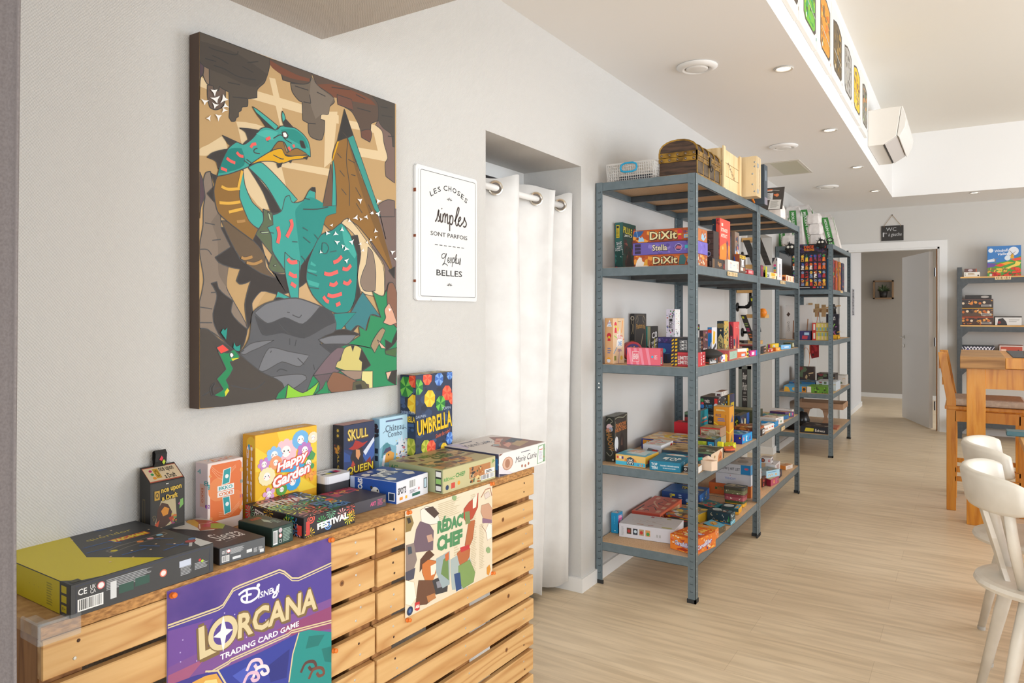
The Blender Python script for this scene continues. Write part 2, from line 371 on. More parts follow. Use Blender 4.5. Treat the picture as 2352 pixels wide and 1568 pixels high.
def settle():   # nothing may share space: shorten the hidden far side of one box of each touching pair, then build all
    for it in range(5):
        for i in range(len(BOXES)):
            for j in range(i+1,len(BOXES)):
                a,b = BOXES[i],BOXES[j]
                if min(a['A'].z+a['h'],b['A'].z+b['h'])-max(a['A'].z,b['A'].z) < .0005: continue
                p,q = aabb(a),aabb(b); dx = min(p[1],q[1])-max(p[0],q[0]); dy = min(p[3],q[3])-max(p[2],q[2])
                tol = .006 if abs(a['A'].z-ZT) < .01 else -.0005
                if dx <= tol or dy <= tol: continue
                dx += .001-min(tol,0); dy += .001-min(tol,0)
                if tol > 0: dx -= tol*.8; dy -= tol*.8
                if dx < dy:
                    r_,l_ = (a,b) if p[0]+p[1] > q[0]+q[1] else (b,a); n = aabb(r_); m = aabb(l_)
                    if n[1]-n[0]-dx > .45*(n[1]-n[0]): n[0] += dx; remap(r_,n)
                    elif m[1]-m[0]-dx > .02: m[1] -= dx; remap(l_,m)
                else:
                    c,f_ = (a,b) if p[2]+p[3] < q[2]+q[3] else (b,a); n = aabb(c); m = aabb(f_)
                    if n[3]-n[2]-dy > .45*(n[3]-n[2]): n[3] -= dy; remap(c,n)
                    elif m[3]-m[2]-dy > .02: m[2] += dy; remap(f_,m)
    for b in BOXES: b['obj'] = buildbox(**{k: b[k] for k in ('name','label','A','E1','E2','h','cols','art','cat','group','vk','eps','bev')})
def buildbox(name,label,A,E1,E2,h,cols,art,cat,group,vk,eps,bev):
    mb = MB(); U = Vector((0,0,h)); base = cols if isinstance(cols,str) else cols[0]
    mb.rbox(A,E2,E1,U,base,bev)
    nl = Vector((E1.y,-E1.x,0)); nl = nl if nl.dot(E2) < 0 else -nl
    nr = Vector((E2.y,-E2.x,0)); nr = nr if nr.dot(E1) < 0 else -nr
    b = bev*.7
    def ins(O,Uv,Vv,N):
        u,v = Uv.normalized(),Vv.normalized(); return Face(mb,O+u*b+v*b,Uv-u*2*b,Vv-v*2*b,N,eps)
    Uk,Ok = U*vk,U*(1-vk)
    fr = dict(L=ins(A+E1+Ok,-E1,Uk,nl),R=ins(A+Ok,E2,Uk,nr),T=ins(A+U,E2,E1,UP),S=ins(A+E1+U,-E1,E2,UP))
    if not isinstance(cols,str):
        for key,cc in zip('LRT',cols[1:]):
            if cc: fr[key].draw([('r',0,0,1,1,cc)])
    for key,aa in (art or {}).items():
        if key == 'S': fr['S'].k = max(fr['S'].k,fr['T'].k)
        fr[key].draw(aa)
    o = mb.build(name); return tag(o,label,cat,group)
def bx(reg,label,z,A,L,R,cols,art=None,name='game_box',cat='game box',group=None,h=None,top=False,clamp=True,dy=0):
    if top:   # A given on the top plane, h known
        Pa = onz(px(reg,A[0],A[1]),z+h); Pa.z = z
    else:
        Pa = onz(px(reg,A[0],A[1]),z)
        if h is None: h = hgt(px(reg,A[0],A[2]),Pa)-z
    def cor(q): p = onz(px(reg,q[0],q[1]),z+(h if len(q) > 2 and q[2] == 't' else 0)); p.z = z; return p
    e1,e2 = cor(L)-Pa,cor(R)-Pa
    # square the two edges up
    a1 = math.atan2(e1.y,e1.x); a2 = math.atan2(e2.y,e2.x); d = (a1-a2) % (2*math.pi); er = d-math.pi/2
    w1,w2 = e2.length/(e1.length+e2.length),e1.length/(e1.length+e2.length)
    a1 -= er*w1; a2 += er*w2
    E1 = Vector((math.cos(a1),math.sin(a1),0))*e1.length; E2 = Vector((math.cos(a2),math.sin(a2),0))*e2.length
    Pa = Pa+Vector((0,dy,0))
    if clamp and abs(z-ZT) > 1e-6: Pa,E1,E2 = fit(Pa,E1,E2)
    return boxat(name,label,Pa,E1,E2,h,cols,art,cat,group)
def fit(A,E1,E2):   # keep a box on its shelf and clear of the posts
    P = [A,A+E1,A+E2,A+E1+E2]; x0,x1 = min(p.x for p in P),max(p.x for p in P); y0,y1 = min(p.y for p in P),max(p.y for p in P)
    ya,yb_ = (3.206,5.594) if y0 < 6 else (7.12,8.32)
    Y0 = max(y0,ya); X0 = max(x0,.008); X1 = min(x1,.502)
    for a,b in ((3.2,3.24),(4.332,4.416),(5.56,5.6),(7.115,7.155),(8.29,8.33)):
        if y1 > a and Y0 < b and X1 > .466:
            if Y0 > a-.0 and b-Y0 < .05: Y0 = b+.001
            elif y1 < b+.1 and y1-a < .06: y1 = a-.001
            else: X1 = .466
    for a,b in ((3.2,3.24),(4.332,4.416),(5.56,5.6),(7.115,7.155),(8.29,8.33)):
        if min(max(y1,Y0+.03),yb_) > a and Y0 < b and X0 < .043: X0 = .043
    Y1 = min(max(y1,Y0+.03),yb_); X0 = min(X0,X1-.02)
    fx = lambda v: X0+(v-x0)*(X1-X0)/max(x1-x0,1e-6); fy = lambda v: Y0+(v-y0)*(Y1-Y0)/max(y1-y0,1e-6)
    m = lambda p: Vector((fx(p.x),fy(p.y),p.z)); A2 = m(A); F1,F2 = m(A+E1)-A2,m(A+E2)-A2
    F1.z = F2.z = 0; return A2,F1,F2
def wallbox(label,z,Lx,Ax,Rx,yt,cols,art,vb=None,dy=0,group=None):
    """upright box standing against the left wall; vb = picture row down to which its front shows"""
    y0 = onx((Lx,0),.012).y+dy; x1 = ony((Ax,0),y0).x; y1 = onx((Rx,0),x1).y
    A = Vector((x1,y0,z)); h = hgt((0,yt),A)-z; k = (h+z-hgt((0,vb),A))/h if vb else 1
    return boxat('game_box',label,A,Vector((.012-x1,0,0)),Vector((0,y1-y0,0)),h,cols,art,'game box',group,vk=k)
def yb(reg,label,z,y0,Lx,Ax,Rx,yt,cols,art=None,name='game_box',cat='game box',group=None,xw=None,dep=None,x0=None,x1=None,h=None):
    """box square to the room: near face at depth y0, picture columns of its left, near and right edges, picture row of its top"""
    X0 = ony(px(reg,Lx,0),y0).x if x0 is None else x0; X1 = ony(px(reg,Ax,0),y0).x if x1 is None else x1
    A = Vector((X1,y0,z)); y1 = onx(px(reg,Rx,0),X1).y if dep is None else y0+dep
    hh = hgt(px(reg,0,yt),A)-z if h is None else h
    X0 = max(X0,.004)
    A,a_,b_ = fit(A,Vector((X0-X1,0,0)),Vector((0,y1-y0,0))); X1 = A.x; X0 = X1+a_.x; y0 = A.y; y1 = y0+b_.y
    o = boxat(name,label,A,Vector((X0-X1,0,0)),Vector((0,y1-y0,0)),hh,cols,art,cat,group)
    return o
Z1,Z2,Z3,Z4,Z5 = .206,.583,1.075,1.546,1.964
ZT = .808
# ================================================================== THE ROOM
YB = 9.37; XS = .8814; ZC = 2.553; ZH = 3.2; YR = 8.54; ZL = 2.10; YL = 1.43; XR = 5.5; YN = -2.5
b = MB()   # vinyl oak floor
fm = bpy.data.materials.new('oak_vinyl_floor'); fm.use_nodes = True
n = fm.node_tree; bs = n.nodes['Principled BSDF']; Lk = n.links.new
tc = n.nodes.new('ShaderNodeTexCoord')
br = n.nodes.new('ShaderNodeTexBrick'); br.inputs['Scale'].default_value = 1; br.inputs['Brick Width'].default_value = 1.25; br.inputs['Row Height'].default_value = .19
br.inputs['Mortar Size'].default_value = .0012; br.inputs['Mortar Smooth'].default_value = .6; br.inputs['Bias'].default_value = 0; br.offset = .37
br.inputs['Color1'].default_value = hexc('#E0CBAC'); br.inputs['Color2'].default_value = hexc('#E6D2B4'); br.inputs['Mortar'].default_value = hexc('#CDB797')
Lk(tc.outputs['Object'],br.inputs[0])
mp = n.nodes.new('ShaderNodeMapping'); mp.inputs['Scale'].default_value = (1.3,14,1); Lk(tc.outputs['Object'],mp.inputs[0])
nz = n.nodes.new('ShaderNodeTexNoise'); nz.inputs['Scale'].default_value = 2.2; nz.inputs['Detail'].default_value = 6; nz.inputs['Distortion'].default_value = .6; Lk(mp.outputs[0],nz.inputs['Vector'])
rp = n.nodes.new('ShaderNodeValToRGB'); rp.color_ramp.elements[0].position = .36; rp.color_ramp.elements[1].position = .62
rp.color_ramp.elements[0].color = (.70,.66,.60,1); rp.color_ramp.elements[1].color = (1.04,1.03,1.02,1); Lk(nz.outputs[0],rp.inputs[0])
mx = n.nodes.new('ShaderNodeMix'); mx.data_type = 'RGBA'; mx.blend_type = 'MULTIPLY'; mx.inputs[0].default_value = .55
Lk(br.outputs[0],mx.inputs[6]); Lk(rp.outputs[0],mx.inputs[7]); Lk(mx.outputs[2],bs.inputs['Base Color']); bs.inputs['Roughness'].default_value = .36
bs.inputs['Specular IOR Level'].default_value = .4
b.box((-1,YN,-.06),(XR+.1,14,0),fm); struct(b,'floor')
def wall(name,boxes,m=WALL):
    q = MB()
    for lo,hi in boxes: q.box(lo,hi,m)
    return struct(q,name)
R0,R1,RZ,RD = 2.25,3.05,2.02,.36
S0,S1,SZ = 6.1,7.0,2.04
wall('wall_left',[((-.45,YN,0),(0,R0,ZH)),((-.45,R0,RZ),(0,R1,ZH)),((-.45,R1,0),(0,S0,ZH)),((-.45,S0,SZ),(0,S1,ZH)),((-.45,S1,0),(0,YB+.12,ZH)),
    ((-.5,R0-.1,0),(-RD,R1+.1,RZ+.1)),((-.5,S0-.1,0),(-.43,S1+.1,SZ+.1))],WEAVE)
DX0,DX1,DZ = .333,1.286,2.075
wall('wall_back',[((0,YB,0),(DX0,YB+.12,ZH)),((DX0,YB,DZ),(DX1,YB+.12,ZH)),((DX1,YB,0),(XR,YB+.12,ZH))])
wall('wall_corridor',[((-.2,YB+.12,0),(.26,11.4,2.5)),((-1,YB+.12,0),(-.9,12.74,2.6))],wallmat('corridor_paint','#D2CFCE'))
wall('wall_corridor_end',[((-1,12.74,0),(3,12.86,2.6))],wallmat('corridor_end_paint','#A8A096'))  # corridor paint darkened on the end wall to stand for dimmer light
wall('ceiling_corridor',[((-1,YB+.12,2.5),(3,12.86,2.6))])
WZ0,WZ1 = .4,2.5
wall('wall_right',[((XR,YN,0),(XR+.12,YB+.12,WZ0)),((XR,YN,WZ1),(XR+.12,YB+.12,ZH)),((XR,YN,WZ0),(XR+.12,.2,WZ1)),((XR,2.8,WZ0),(XR+.12,4.1,WZ1)),((XR,7.1,WZ0),(XR+.12,YB+.12,WZ1))])
wall('wall_front',[((-.45,YN-.12,0),(1.0,YN,ZH)),((4.2,YN-.12,0),(XR+.12,YN,ZH)),((1.0,YN-.12,0),(4.2,YN,.5)),((1.0,YN-.12,2.5),(4.2,YN,ZH))])
SOFF = wallmat('woven_soffit','#C8C0BA',.3)  # the soffit's shade is put into its darker base colour
wall('ceiling_soffit',[((0,YN,ZL),(1.3,YL,ZC+.3))],SOFF)
wall('ceiling',[((0,YL,ZC),(XS,YB,ZH+.05)),((XS,YR,ZC),(XR,YB,ZH+.05)),((0,YN,ZC+.3),(XS,YL,ZH+.05))],CEIL)
wall('ceiling_raised',[((0,YN,ZH),(XR+.1,YR+.1,ZH+.12))],wallmat('raised_ceiling_paint','#EDE8DF'))
def base(name,segs):
    q = MB()
    for lo,hi in segs: q.box(lo,hi,TRIM)
    return struct(q,name)
T = .013; BH = .066
base('baseboard_left',[((0,YN,0),(T,R0,BH)),((0,R1,0),(T,S0,BH)),((0,S1,0),(T,YB,BH)),((-RD,R1-T,0),(T,R1,BH)),((-.42,S1-T,0),(T,S1,BH)),((-RD,R0,0),(T,R0+T,BH)),((-.42,S0,0),(T,S0+T,BH))])
base('baseboard_back',[((T,YB-T,0),(.25,YB,BH)),((1.365,YB-T,0),(XR,YB,BH))])
base('baseboard_corridor',[((.26,YB+.15,0),(.26+T,11.4+T,BH)),((-.8,12.74-T,0),(3,12.74,BH)),((-.2,11.4,0),(.26,11.4+T,BH))])
q = MB()   # door casing with stop
for x0,x1 in ((DX0-.075,DX0),(DX1,DX1+.075)): q.box((x0,YB-.016,0),(x1,YB,DZ+.075),TRIM)
q.box((DX0,YB-.016,DZ),(DX1,YB,DZ+.075),TRIM)
q.box((DX0,YB,0),(DX0+.02,YB+.12,DZ),TRIM); q.box((DX1-.02,YB,0),(DX1,YB+.07,DZ),TRIM); q.box((DX0,YB,DZ-.02),(DX1,YB+.12,DZ),TRIM)
q.box((DX1-.035,YB+.071,0),(DX1,YB+.13,DZ-.02),woodmat('oak_rebate','#B5793E','#96602C','#A56C36','z',.5))
struct(q,'trim_1')
q = MB(); q.box((-RD+.001,R0+.03,RZ-.12),(-RD+.03,R1-.03,RZ-.06),mat('#2E2725')); q.box((-RD+.001,R0,RZ-.06),(-RD+.04,R1,RZ),TRIM)
struct(q,'trim_2')
# open corridor door
h0,h1 = Vector((1.214,9.52,0)),Vector((.887,10.39,0)); dv = (h1-h0).normalized(); dn = Vector((dv.y,-dv.x,0))
q = MB(); q.obox(h0+UP*.012,h1-h0,-dn*.04,UP*2.025,mat('#D9D6D2',.4)); dr = struct(q,'door_1')
q = MB(); hp = h0+dv*.86+UP*1.03; dn2 = -dn
for zz,kk in ((0,1),(-.11,0)):
    c_ = hp+UP*zz
    for sg,of in ((1,0),(-1,.04)):
        q.lathe(c_+dn*(-of if sg < 0 else 0),[(0,.008*1),(.024,.008),(.024,0)],mat('#B9B7B2',.25,1),16,dn*sg)
        if kk: q.tube([c_+dn*(-of if sg < 0 else 0),c_+dn*(sg*.045-(of if sg < 0 else 0)),c_+dn*(sg*.05-(of if sg < 0 else 0))-dv*.12],.008,mat('#B9B7B2',.25,1))
o = q.build('door_handle',None,Vector((0,0,0))); o.parent = dr
q = MB()
for zz in (.22,.95,1.75): q.tube([h0+Vector((.02,-.0,zz)),h0+Vector((.02,-.0,zz+.1))],.009,mat('#8A8E90',.3,1))
o = q.build('hinge',None,Vector((0,0,0))); o.parent = dr
# ------------------------------------------------------------------ windows of the right and front walls (behind and beside the camera)
for i,(a0,a1) in enumerate(((.2,2.8),(4.1,7.1))):
    q = MB(); x0 = XR+.02
    for yy in (a0,(a0+a1)/2-.03,a1-.06): q.box((x0,yy,WZ0),(x0+.06,yy+.06,WZ1),WHITE)
    q.box((x0,a0,WZ0),(x0+.06,a1,WZ0+.06),WHITE); q.box((x0,a0,WZ1-.06),(x0+.06,a1,WZ1),WHITE); struct(q,'window_%d' % (i+1))
q = MB()
for xx in (1.0,2.57,4.14): q.box((xx,YN-.08,.5),(xx+.06,YN-.02,2.5),WHITE)
q.box((1,YN-.08,.5),(4.2,YN-.02,.56),WHITE); q.box((1,YN-.08,2.44),(4.2,YN-.02,2.5),WHITE); struct(q,'window_3')
# ================================================================== CEILING FITTINGS
for k,(X,Y,lab) in enumerate(((1601,152,'large round white air vent in the ceiling, nearest of the three'),(1800,335,'round white air vent in the ceiling above the wooden crates'),(1901,428,'round white air vent in the ceiling above the flour sacks, farthest of the three'))):
    p = onz((X,Y),ZC); t = thing('ceiling_vent',p,lab,'air vent','round air vents in the ceiling')
    q = MB(); q.lathe(p,[(.062,0),(.1,-.002),(.1,-.006),(.075,-.019),(.062,-.016),(.06,0)],WHITE,32); part(q,'vent_ring',t,smooth=True)
    q = MB(); q.lathe(p,[(.053,-.004),(.053,-.016),(.045,-.019),(.0,-.019)],WHITE,32); q.lathe(p,[(.062,-.0005),(.0,-.0005)],mat('#8C8680'),32); part(q,'vent_disc',t,smooth=True)
spots = [(1800,157),(1906,298),(1969,383),(2010,438),(2238,442)]
sl = ['recessed ceiling spotlight nearest the camera','recessed ceiling spotlight, second along the row beside the ceiling edge','recessed ceiling spotlight, third along the row beside the ceiling edge',
      'recessed ceiling spotlight next to the inner corner of the lowered ceiling','recessed ceiling spotlight above the far door wall, right of the hanging slate']
for (X,Y),lab in zip(spots,sl):
    p = onz((X,Y),ZC); t = thing('ceiling_spotlight',p,lab,'ceiling light','recessed ceiling spotlights')
    q = MB(); q.lathe(p,[(.034,0),(.042,-.001),(.048,-.004),(.042,-.008),(.034,-.004),(.031,.0)],mat('#D8D2C8',.3),24); part(q,'trim_ring',t,smooth=True)
    q = MB(); q.lathe(p,[(.033,-.002),(.0,-.002)],mat('#FFF1DC',.5,0,7),24); part(q,'bulb',t)
    d = bpy.data.lights.new('spot_lamp','SPOT'); d.energy = 5; d.spot_size = 1.6; d.spot_blend = .9; d.shadow_soft_size = .04; d.color = (1,.9,.75)
    lo = bpy.data.objects.new('spot_lamp',d); C.objects.link(lo); lo.location = p-UP*.02
pa = [onz(px('x',*c),ZC) for c in ((500,490),(905,450),(1020,545),(510,600))]
q = MB(); xa,ya = min(v.x for v in pa),min(v.y for v in pa)
c0 = onz(px('x',915,505),ZC); q.box((c0.x-.52,c0.y-.33,ZC-.004),(c0.x+.07,c0.y+.3,ZC),mat('#DCD5CA')); q.box((c0.x-.16,c0.y-.29,ZC-.0055),(c0.x+.05,c0.y+.26,ZC-.004),mat('#C9C4AE'))
tag(q.build('ceiling_hatch'),'flat square access hatch in the ceiling between the round vents','ceiling hatch')
# air conditioner on the ceiling riser
def rp2(X,Y,reg='n'): return onx(px(reg,X,Y),XS)
a_ = onx((1993,255),XS); y0,y1 = a_.y,onx((2014,375),XS).y+.62
y0 = onx((1993,300),XS).y; y1 = onx((2016,375),XS).y
zt_ = hgt((0,253),Vector((XS,y0,0))); zb_ = hgt((0,336),Vector((XS,y0,0)))
y1 = y0+.85
dp = ony((2071,250),y0).x-XS
t = thing('air_conditioner',Vector((XS,(y0+y1)/2,zb_)),'white wall air conditioner hanging on the ceiling riser beyond the poster row','air conditioner')
Ha = zt_-zb_; prof = [(0,0),(dp*.45,0),(dp*.85,Ha*.2),(dp*.985,Ha*.99),(dp*.6,Ha),(0,Ha*.98)]
q = MB(); q.prism([Vector((XS+a,y0,zb_+c)) for a,c in prof],(0,y1-y0,0),mat('#EFE9E0',.4)); part(q,'body',t,bevel=.006)
prof = [(dp*.865,Ha*.215),(dp*.93,Ha*.15),(dp*1.1,Ha*.42),(dp*1.14,Ha*.62),(dp*1.1,Ha*.8),(dp*1.02,Ha*1.01),(dp*.995,Ha*.99)]
q = MB(); q.prism([Vector((XS+a,y0+.004,zb_+c)) for a,c in prof],(0,y1-y0-.008,0),mat('#F2EEE8',.3)); part(q,'front_panel',t,bevel=.004)
q = MB(); q.obox(Vector((XS+dp*.455,y0+.03,zb_-.002)),Vector((.014,0,.008)),Vector((0,y1-y0-.06,0)),UP*.006,mat('#2A2622')); part(q,'air_outlet',t)
q = MB(); q.obox(Vector((XS+dp*.50,y0+.006,zb_+Ha*.022)),Vector((dp*.36,0,Ha*.18)),Vector((0,y1-y0-.012,0)),Vector((.003,0,-.006)),mat('#E4DDD8',.4)); part(q,'louvre_flap',t)
# poster row on the riser
cards = [((205,0),(335,190),(275,330),-60,60,['#6B4A2C','#8C6A3A','#3A3430']),((335,195),(500,470),(372,505),-40,355,['#6FBF2E','#45B5A0','#2FA04A','#B8D62A','#4A5A3A']),
         ((500,475),(630,680),(527,628),70,565,['#F09A20','#E87A18','#FFC050','#8A6A3C','#F5A838']),((635,680),(735,855),(648,740),285,770,['#6A5634','#A8823A','#4A4238','#8C7040','#C09A50']),
         ((735,855),(825,1012),(752,825),505,925,['#B8B4AE','#8C8A84','#D0C8B0','#7A746C','#A8A098']),((825,1012),(900,1140),(838,900),680,1070,['#F0CC10','#E8B418','#8A6A60','#FFE040','#C08A30']),
         ((908,1152),(965,1250),(917,967),835,1200,['#8A8478','#5A5650','#E09A50','#7A9A50','#A09888'])]
cl = ['brown and gold','bright green and teal','orange','dark gold and brown','silver grey','yellow','dark grey with orange specks']
for k,(a0,a1,(xl,xr),yt,ybm,cols) in enumerate(cards):
    P0,P1 = rp2(*a0,'o'),rp2(*a1,'o'); zb = (P0.z+P1.z)/2
    q = MB(); W = P1.y-P0.y-.012; Hh = .42
    q.rbox(Vector((XS,P0.y+.004,zb)),Vector((0,W-.008,0)),Vector((.02,0,0)),Vector((0,0,Hh)),mat('#F2EFEA',.5),.002)
    fr = Face(q,Vector((XS+.02,P0.y+.004,zb)),Vector((0,W-.008,0)),Vector((0,0,Hh)),Vector((1,0,0)),.0006)
    A0 = rp2(xl,(ybm-(xr-xl)*.9),'o'); A1 = rp2(xr,ybm,'o')
    u0 = max(.06,(A0.y-P0.y)/W); u1 = min(.94,(A1.y-P0.y)/W)
    if u1-u0 < .4: u0,u1 = .12,.88
    vb = .13; vt = .86
    out = [(u0,vb+.06),(u0+.1,vb),(u1-.1,vb),(u1,vb+.06),(u1,vt-.06),((u0+u1)/2+.1,vt),((u0+u1)/2-.1,vt),(u0,vt-.06)]
    art = [('p',out,'#4A3E34'),('p',[(.5+(a-.5)*.88,.5+(c_-.5)*.92) for a,c_ in out],cols[0]),('B',k+3,46,cols[1:],u0+.06,vb+.07,u1-.06,vt-.09,.055),
           ('s',[(u0+.08,.42),(u1-.06,.34)],.018,'#C8C8C0'),('c',u0+.14,.2,.03,'#F2EEE4'),('r',u1+.01,.1,u1+.03,.14,cols[1])]
    fr.draw(art)
    tag(q.build('game_poster'),'%s poster on a white board on the ceiling riser' % cl[k],'poster','posters along the ceiling riser')
# ================================================================== SHELVING UNITS
def shelving(x0,x1,y0,y1,levels,label,group):
    t = thing('shelving_unit',Vector(((x0+x1)/2,(y0+y1)/2,0)),label,'shelving unit',group)
    top = levels[-1]; w_,th = .036,.0022
    for (cx,cy,sx,sy) in ((x0,y0,1,1),(x1,y0,-1,1),(x0,y1,1,-1),(x1,y1,-1,-1)):
        q = MB()
        q.box((min(cx,cx+sx*w_),min(cy,cy+sy*th),.012),(max(cx,cx+sx*w_),max(cy,cy+sy*th),top),SHELFM)
        q.box((min(cx,cx+sx*th),min(cy,cy+sy*w_),.012),(max(cx,cx+sx*th),max(cy,cy+sy*w_),top),SHELFM)
        zz = .05; slot = mat('#3C464A',.6)
        while zz < top-.02:
            q.box((cx+sx*.012,cy-sy*.0004,zz),(cx+sx*.025,cy+sy*(th+.0004),zz+.0028),slot); q.box((cx+sx*.025,cy-sy*.0004,zz),(cx+sx*.0265,cy+sy*(th+.0004),zz+.009),slot)
            q.box((cx-sx*.0004,cy+sy*.014,zz),(cx+sx*(th+.0004),cy+sy*.021,zz+.005),mat('#A9B3B5',.5)); zz += .0345
        p = part(q,'post',t)
        f = MB(); f.box((min(cx-sx*.002,cx+sx*.04),min(cy-sy*.002,cy+sy*.006),0),(max(cx-sx*.002,cx+sx*.04),max(cy-sy*.002,cy+sy*.006),.018),mat('#26282A',.6))
        f.box((min(cx-sx*.002,cx+sx*.006),min(cy-sy*.002,cy+sy*.04),0),(max(cx-sx*.002,cx+sx*.006),max(cy-sy*.002,cy+sy*.04),.018),mat('#26282A',.6)); o = f.build('foot_cap',p,Vector(t['_o']))
    for L_ in levels:
        bh = .043; g = .003
        for k,(a,c_) in enumerate((((x0+th,y0+th,0),(x1-th,y0+th+.0015,0)),((x0+th,y1-th-.0015,0),(x1-th,y1-th,0)),((x0+th,y0+th,0),(x0+th+.0015,y1-th,0)),((x1-th-.0015,y0+th,0),(x1-th,y1-th,0)))):
            q = MB(); q.box((a[0],a[1],L_-bh),(c_[0],c_[1],L_-.001),SHELFM)
            if k < 2: yy = a[1] if k == 0 else c_[1]; s_ = 1 if k == 0 else -1; q.box((a[0],min(yy,yy+s_*.012),L_-bh),(c_[0],max(yy,yy+s_*.012),L_-bh+.0015),SHELFM)
            else: xx = a[0] if k == 2 else c_[0]; s_ = 1 if k == 2 else -1; q.box((min(xx,xx+s_*.012),a[1],L_-bh),(max(xx,xx+s_*.012),c_[1],L_-bh+.0015),SHELFM)
            part(q,'beam',t)
        q = MB(); q.box((x0+.005,y0+.005,L_-.009),(x1-.005,y1-.005,L_),CHIP); part(q,'shelf_board',t)
        if True:
            for f_ in (.36,.68):
                q = MB(); yy = y0+(y1-y0)*f_; q.box((x0+.006,yy,L_-.04),(x1-.006,yy+.002,L_-.0095),DARKM); q.box((x0+.006,yy,L_-.011),(x1-.006,yy+.03,L_-.0095),DARKM)
                q.box((x0+.006,yy,L_-.041),(x1-.006,yy+.02,L_-.039),DARKM); part(q,'cross_brace',t)
    q = MB()
    for (zz) in (.98,.96):
        q.lathe((x0+.018,y0-.0005,zz),[(0,.001),(.004,.001),(.004,0)],mat('#F4F4F2'),10,Vector((0,-1,0)))
    part(q,'bolt',t)
    return t
LV = [Z1,Z2,Z3,Z4,Z5]
GS = 'grey steel shelving units along the left wall'
shelving(.004,.505,3.2,4.372,LV,'grey steel shelving unit with chipboard shelves, nearest the camera and beside the white curtain',GS)
shelving(.004,.505,4.376,5.6,LV,'grey steel shelving unit joined to the far side of the nearest one',GS)
shelving(.004,.508,7.115,8.33,LV,'grey steel shelving unit near the far doorway with flour sacks on top',GS)
# shelf labels of small wooden letter tiles
def tiles(P,U,V,N,n,label):
    q = MB(); w_ = U.length/n; u = U.normalized()
    R = random.Random(n)
    for i in range(n):
        q.rbox(P+u*(w_*i+.0006),u*(w_-.0012),V,N*.004,LTW,.0008)
        Face(q,P+u*(w_*i+.0006)+N*.004,u*(w_-.0012),V,N,.0003).draw([('t','CARTESJEUXAMBI'[(i*3+n) % 14],.5,.5,.55,.6,'#6A4A30',dict(bold=.02))])
    tag(q.build('letter_tile_strip'),label,'letter tiles','wooden letter tiles stuck to shelf edges')
N_ = Vector((1,0,0))
for reg,xa,ya,xb,yb_,yc,X,n_,lab in (('p',550,1120,725,1150,1195,.5055,8,'wooden letter tiles on the upper shelf edge of the nearest unit'),('p',1503,1290,1593,1300,1340,.5055,4,'row of wooden letter tiles on the upper shelf edge of the middle unit'),
     ('u',420,400,465,385,455,.5055,3,'wooden letter tiles on the second lowest shelf edge of the middle unit'),('l',890,975,915,985,1003,.5085,3,'wooden letter tiles on the far unit beneath the row of upright box spines')):
    P0,P1 = onx(px(reg,xa,yc),X),onx(px(reg,xb,yc),X); hh = hgt(px(reg,xa,ya),P0)-P0.z
    tiles(P0,Vector((0,P1.y-P0.y,0)),UP*hh,N_,n_,lab)
# ================================================================== PALLET COUNTER
P0 = onz((94,1442),ZT); P1 = onz((1227,1072),ZT)
ev = (P1-P0).normalized(); nv = Vector((ev.y,-ev.x,0)); LEN = (P1-P0).length
def fp(p,off=0.0): return onplane(p,P0+nv*off,nv)       # picture point on the counter's front plane
sS = (fp((864,1250))-P0).dot(ev)
TT = .02; SL = .018
q = MB()
back = lambda P: Vector((.006,P.y,P.z))
B0,B1 = P0-UP*TT,P1-UP*TT
q.prism([B0-nv*.004,B1-ev*.004-nv*.004,back(B1),back(B0)],UP*TT,nmat('board_top','#B08452','#C79C68',.6,scale=(1,1,1),nscale=60),None)
# splintered front edge
Fq = MB(); q.obox(P0-UP*TT-nv*.004,ev*LEN,nv*.004,UP*(TT-.0002),OSB)
tag(q.build('counter_board'),'long rough chipboard top lying on the pallets, under the game boxes','counter top')
def wrapped(): return glassmat('clear_plastic','#E8ECEF',.14,.06)
def pallet(s0,s1,dz,label,seed):
    R = random.Random(seed); o0 = P0+ev*s0; t = thing('pallet',Vector((o0.x,o0.y,0)),label,'pallet','pallets forming the counter')
    for k in range(10):
        zt = ZT-TT-.001-dz-.0832*k+R.uniform(-.003,.003); zb = zt-.067
        if zb < .01: break
        q = MB(); a = s0+.001+R.uniform(0,.004); c_ = s1-.001-R.uniform(0,.004)
        if k >= 3: a -= .0; 
        O = P0+ev*a; O.z = zb; O = O-nv*SL
        # slat in its own frame so the grain follows it
        q.rbox(O,ev*(c_-a),nv*SL,UP*(zt-zb),PAL,.002)
        for sx in (.06,(s1-s0)*.5,s1-s0-.06):
            for j in range(2):
                c0 = P0+ev*(s0+sx+R.uniform(-.012,.012)); c0.z = zb+.02+.028*j; c0 = c0+nv*.0003
                q.lathe(c0,[(0,.0006),(.0026,.0005),(.0032,0)],mat('#D8D8D4',.3,.8) if R.random() < .7 else mat('#4A3020',.8),8,nv)
        if R.random() < .6:
            c0 = P0+ev*(R.uniform(a+.08,c_-.08)); c0.z = zb+.034; Face(q,c0+nv*.0001,ev*.02,UP*.016,nv).draw([('c',.5,.5,.45,'#8A5A30',10),('c',.5,.5,.22,'#5E3A1E',8)])
        o = q.build('slat',t,Vector((P0.x,P0.y,0))+ev*s0)
    for k,s_ in enumerate((.0,(s1-s0)/2-.035,s1-s0-.075)):
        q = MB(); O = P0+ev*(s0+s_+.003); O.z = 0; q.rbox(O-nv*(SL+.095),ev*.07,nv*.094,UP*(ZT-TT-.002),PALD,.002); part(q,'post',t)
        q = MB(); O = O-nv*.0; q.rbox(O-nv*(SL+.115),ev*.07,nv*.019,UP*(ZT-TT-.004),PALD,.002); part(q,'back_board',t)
    return t
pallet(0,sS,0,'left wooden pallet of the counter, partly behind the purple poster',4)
pallet(sS+.003,LEN,.002,'right wooden pallet of the counter, the one carrying the cream poster',9)
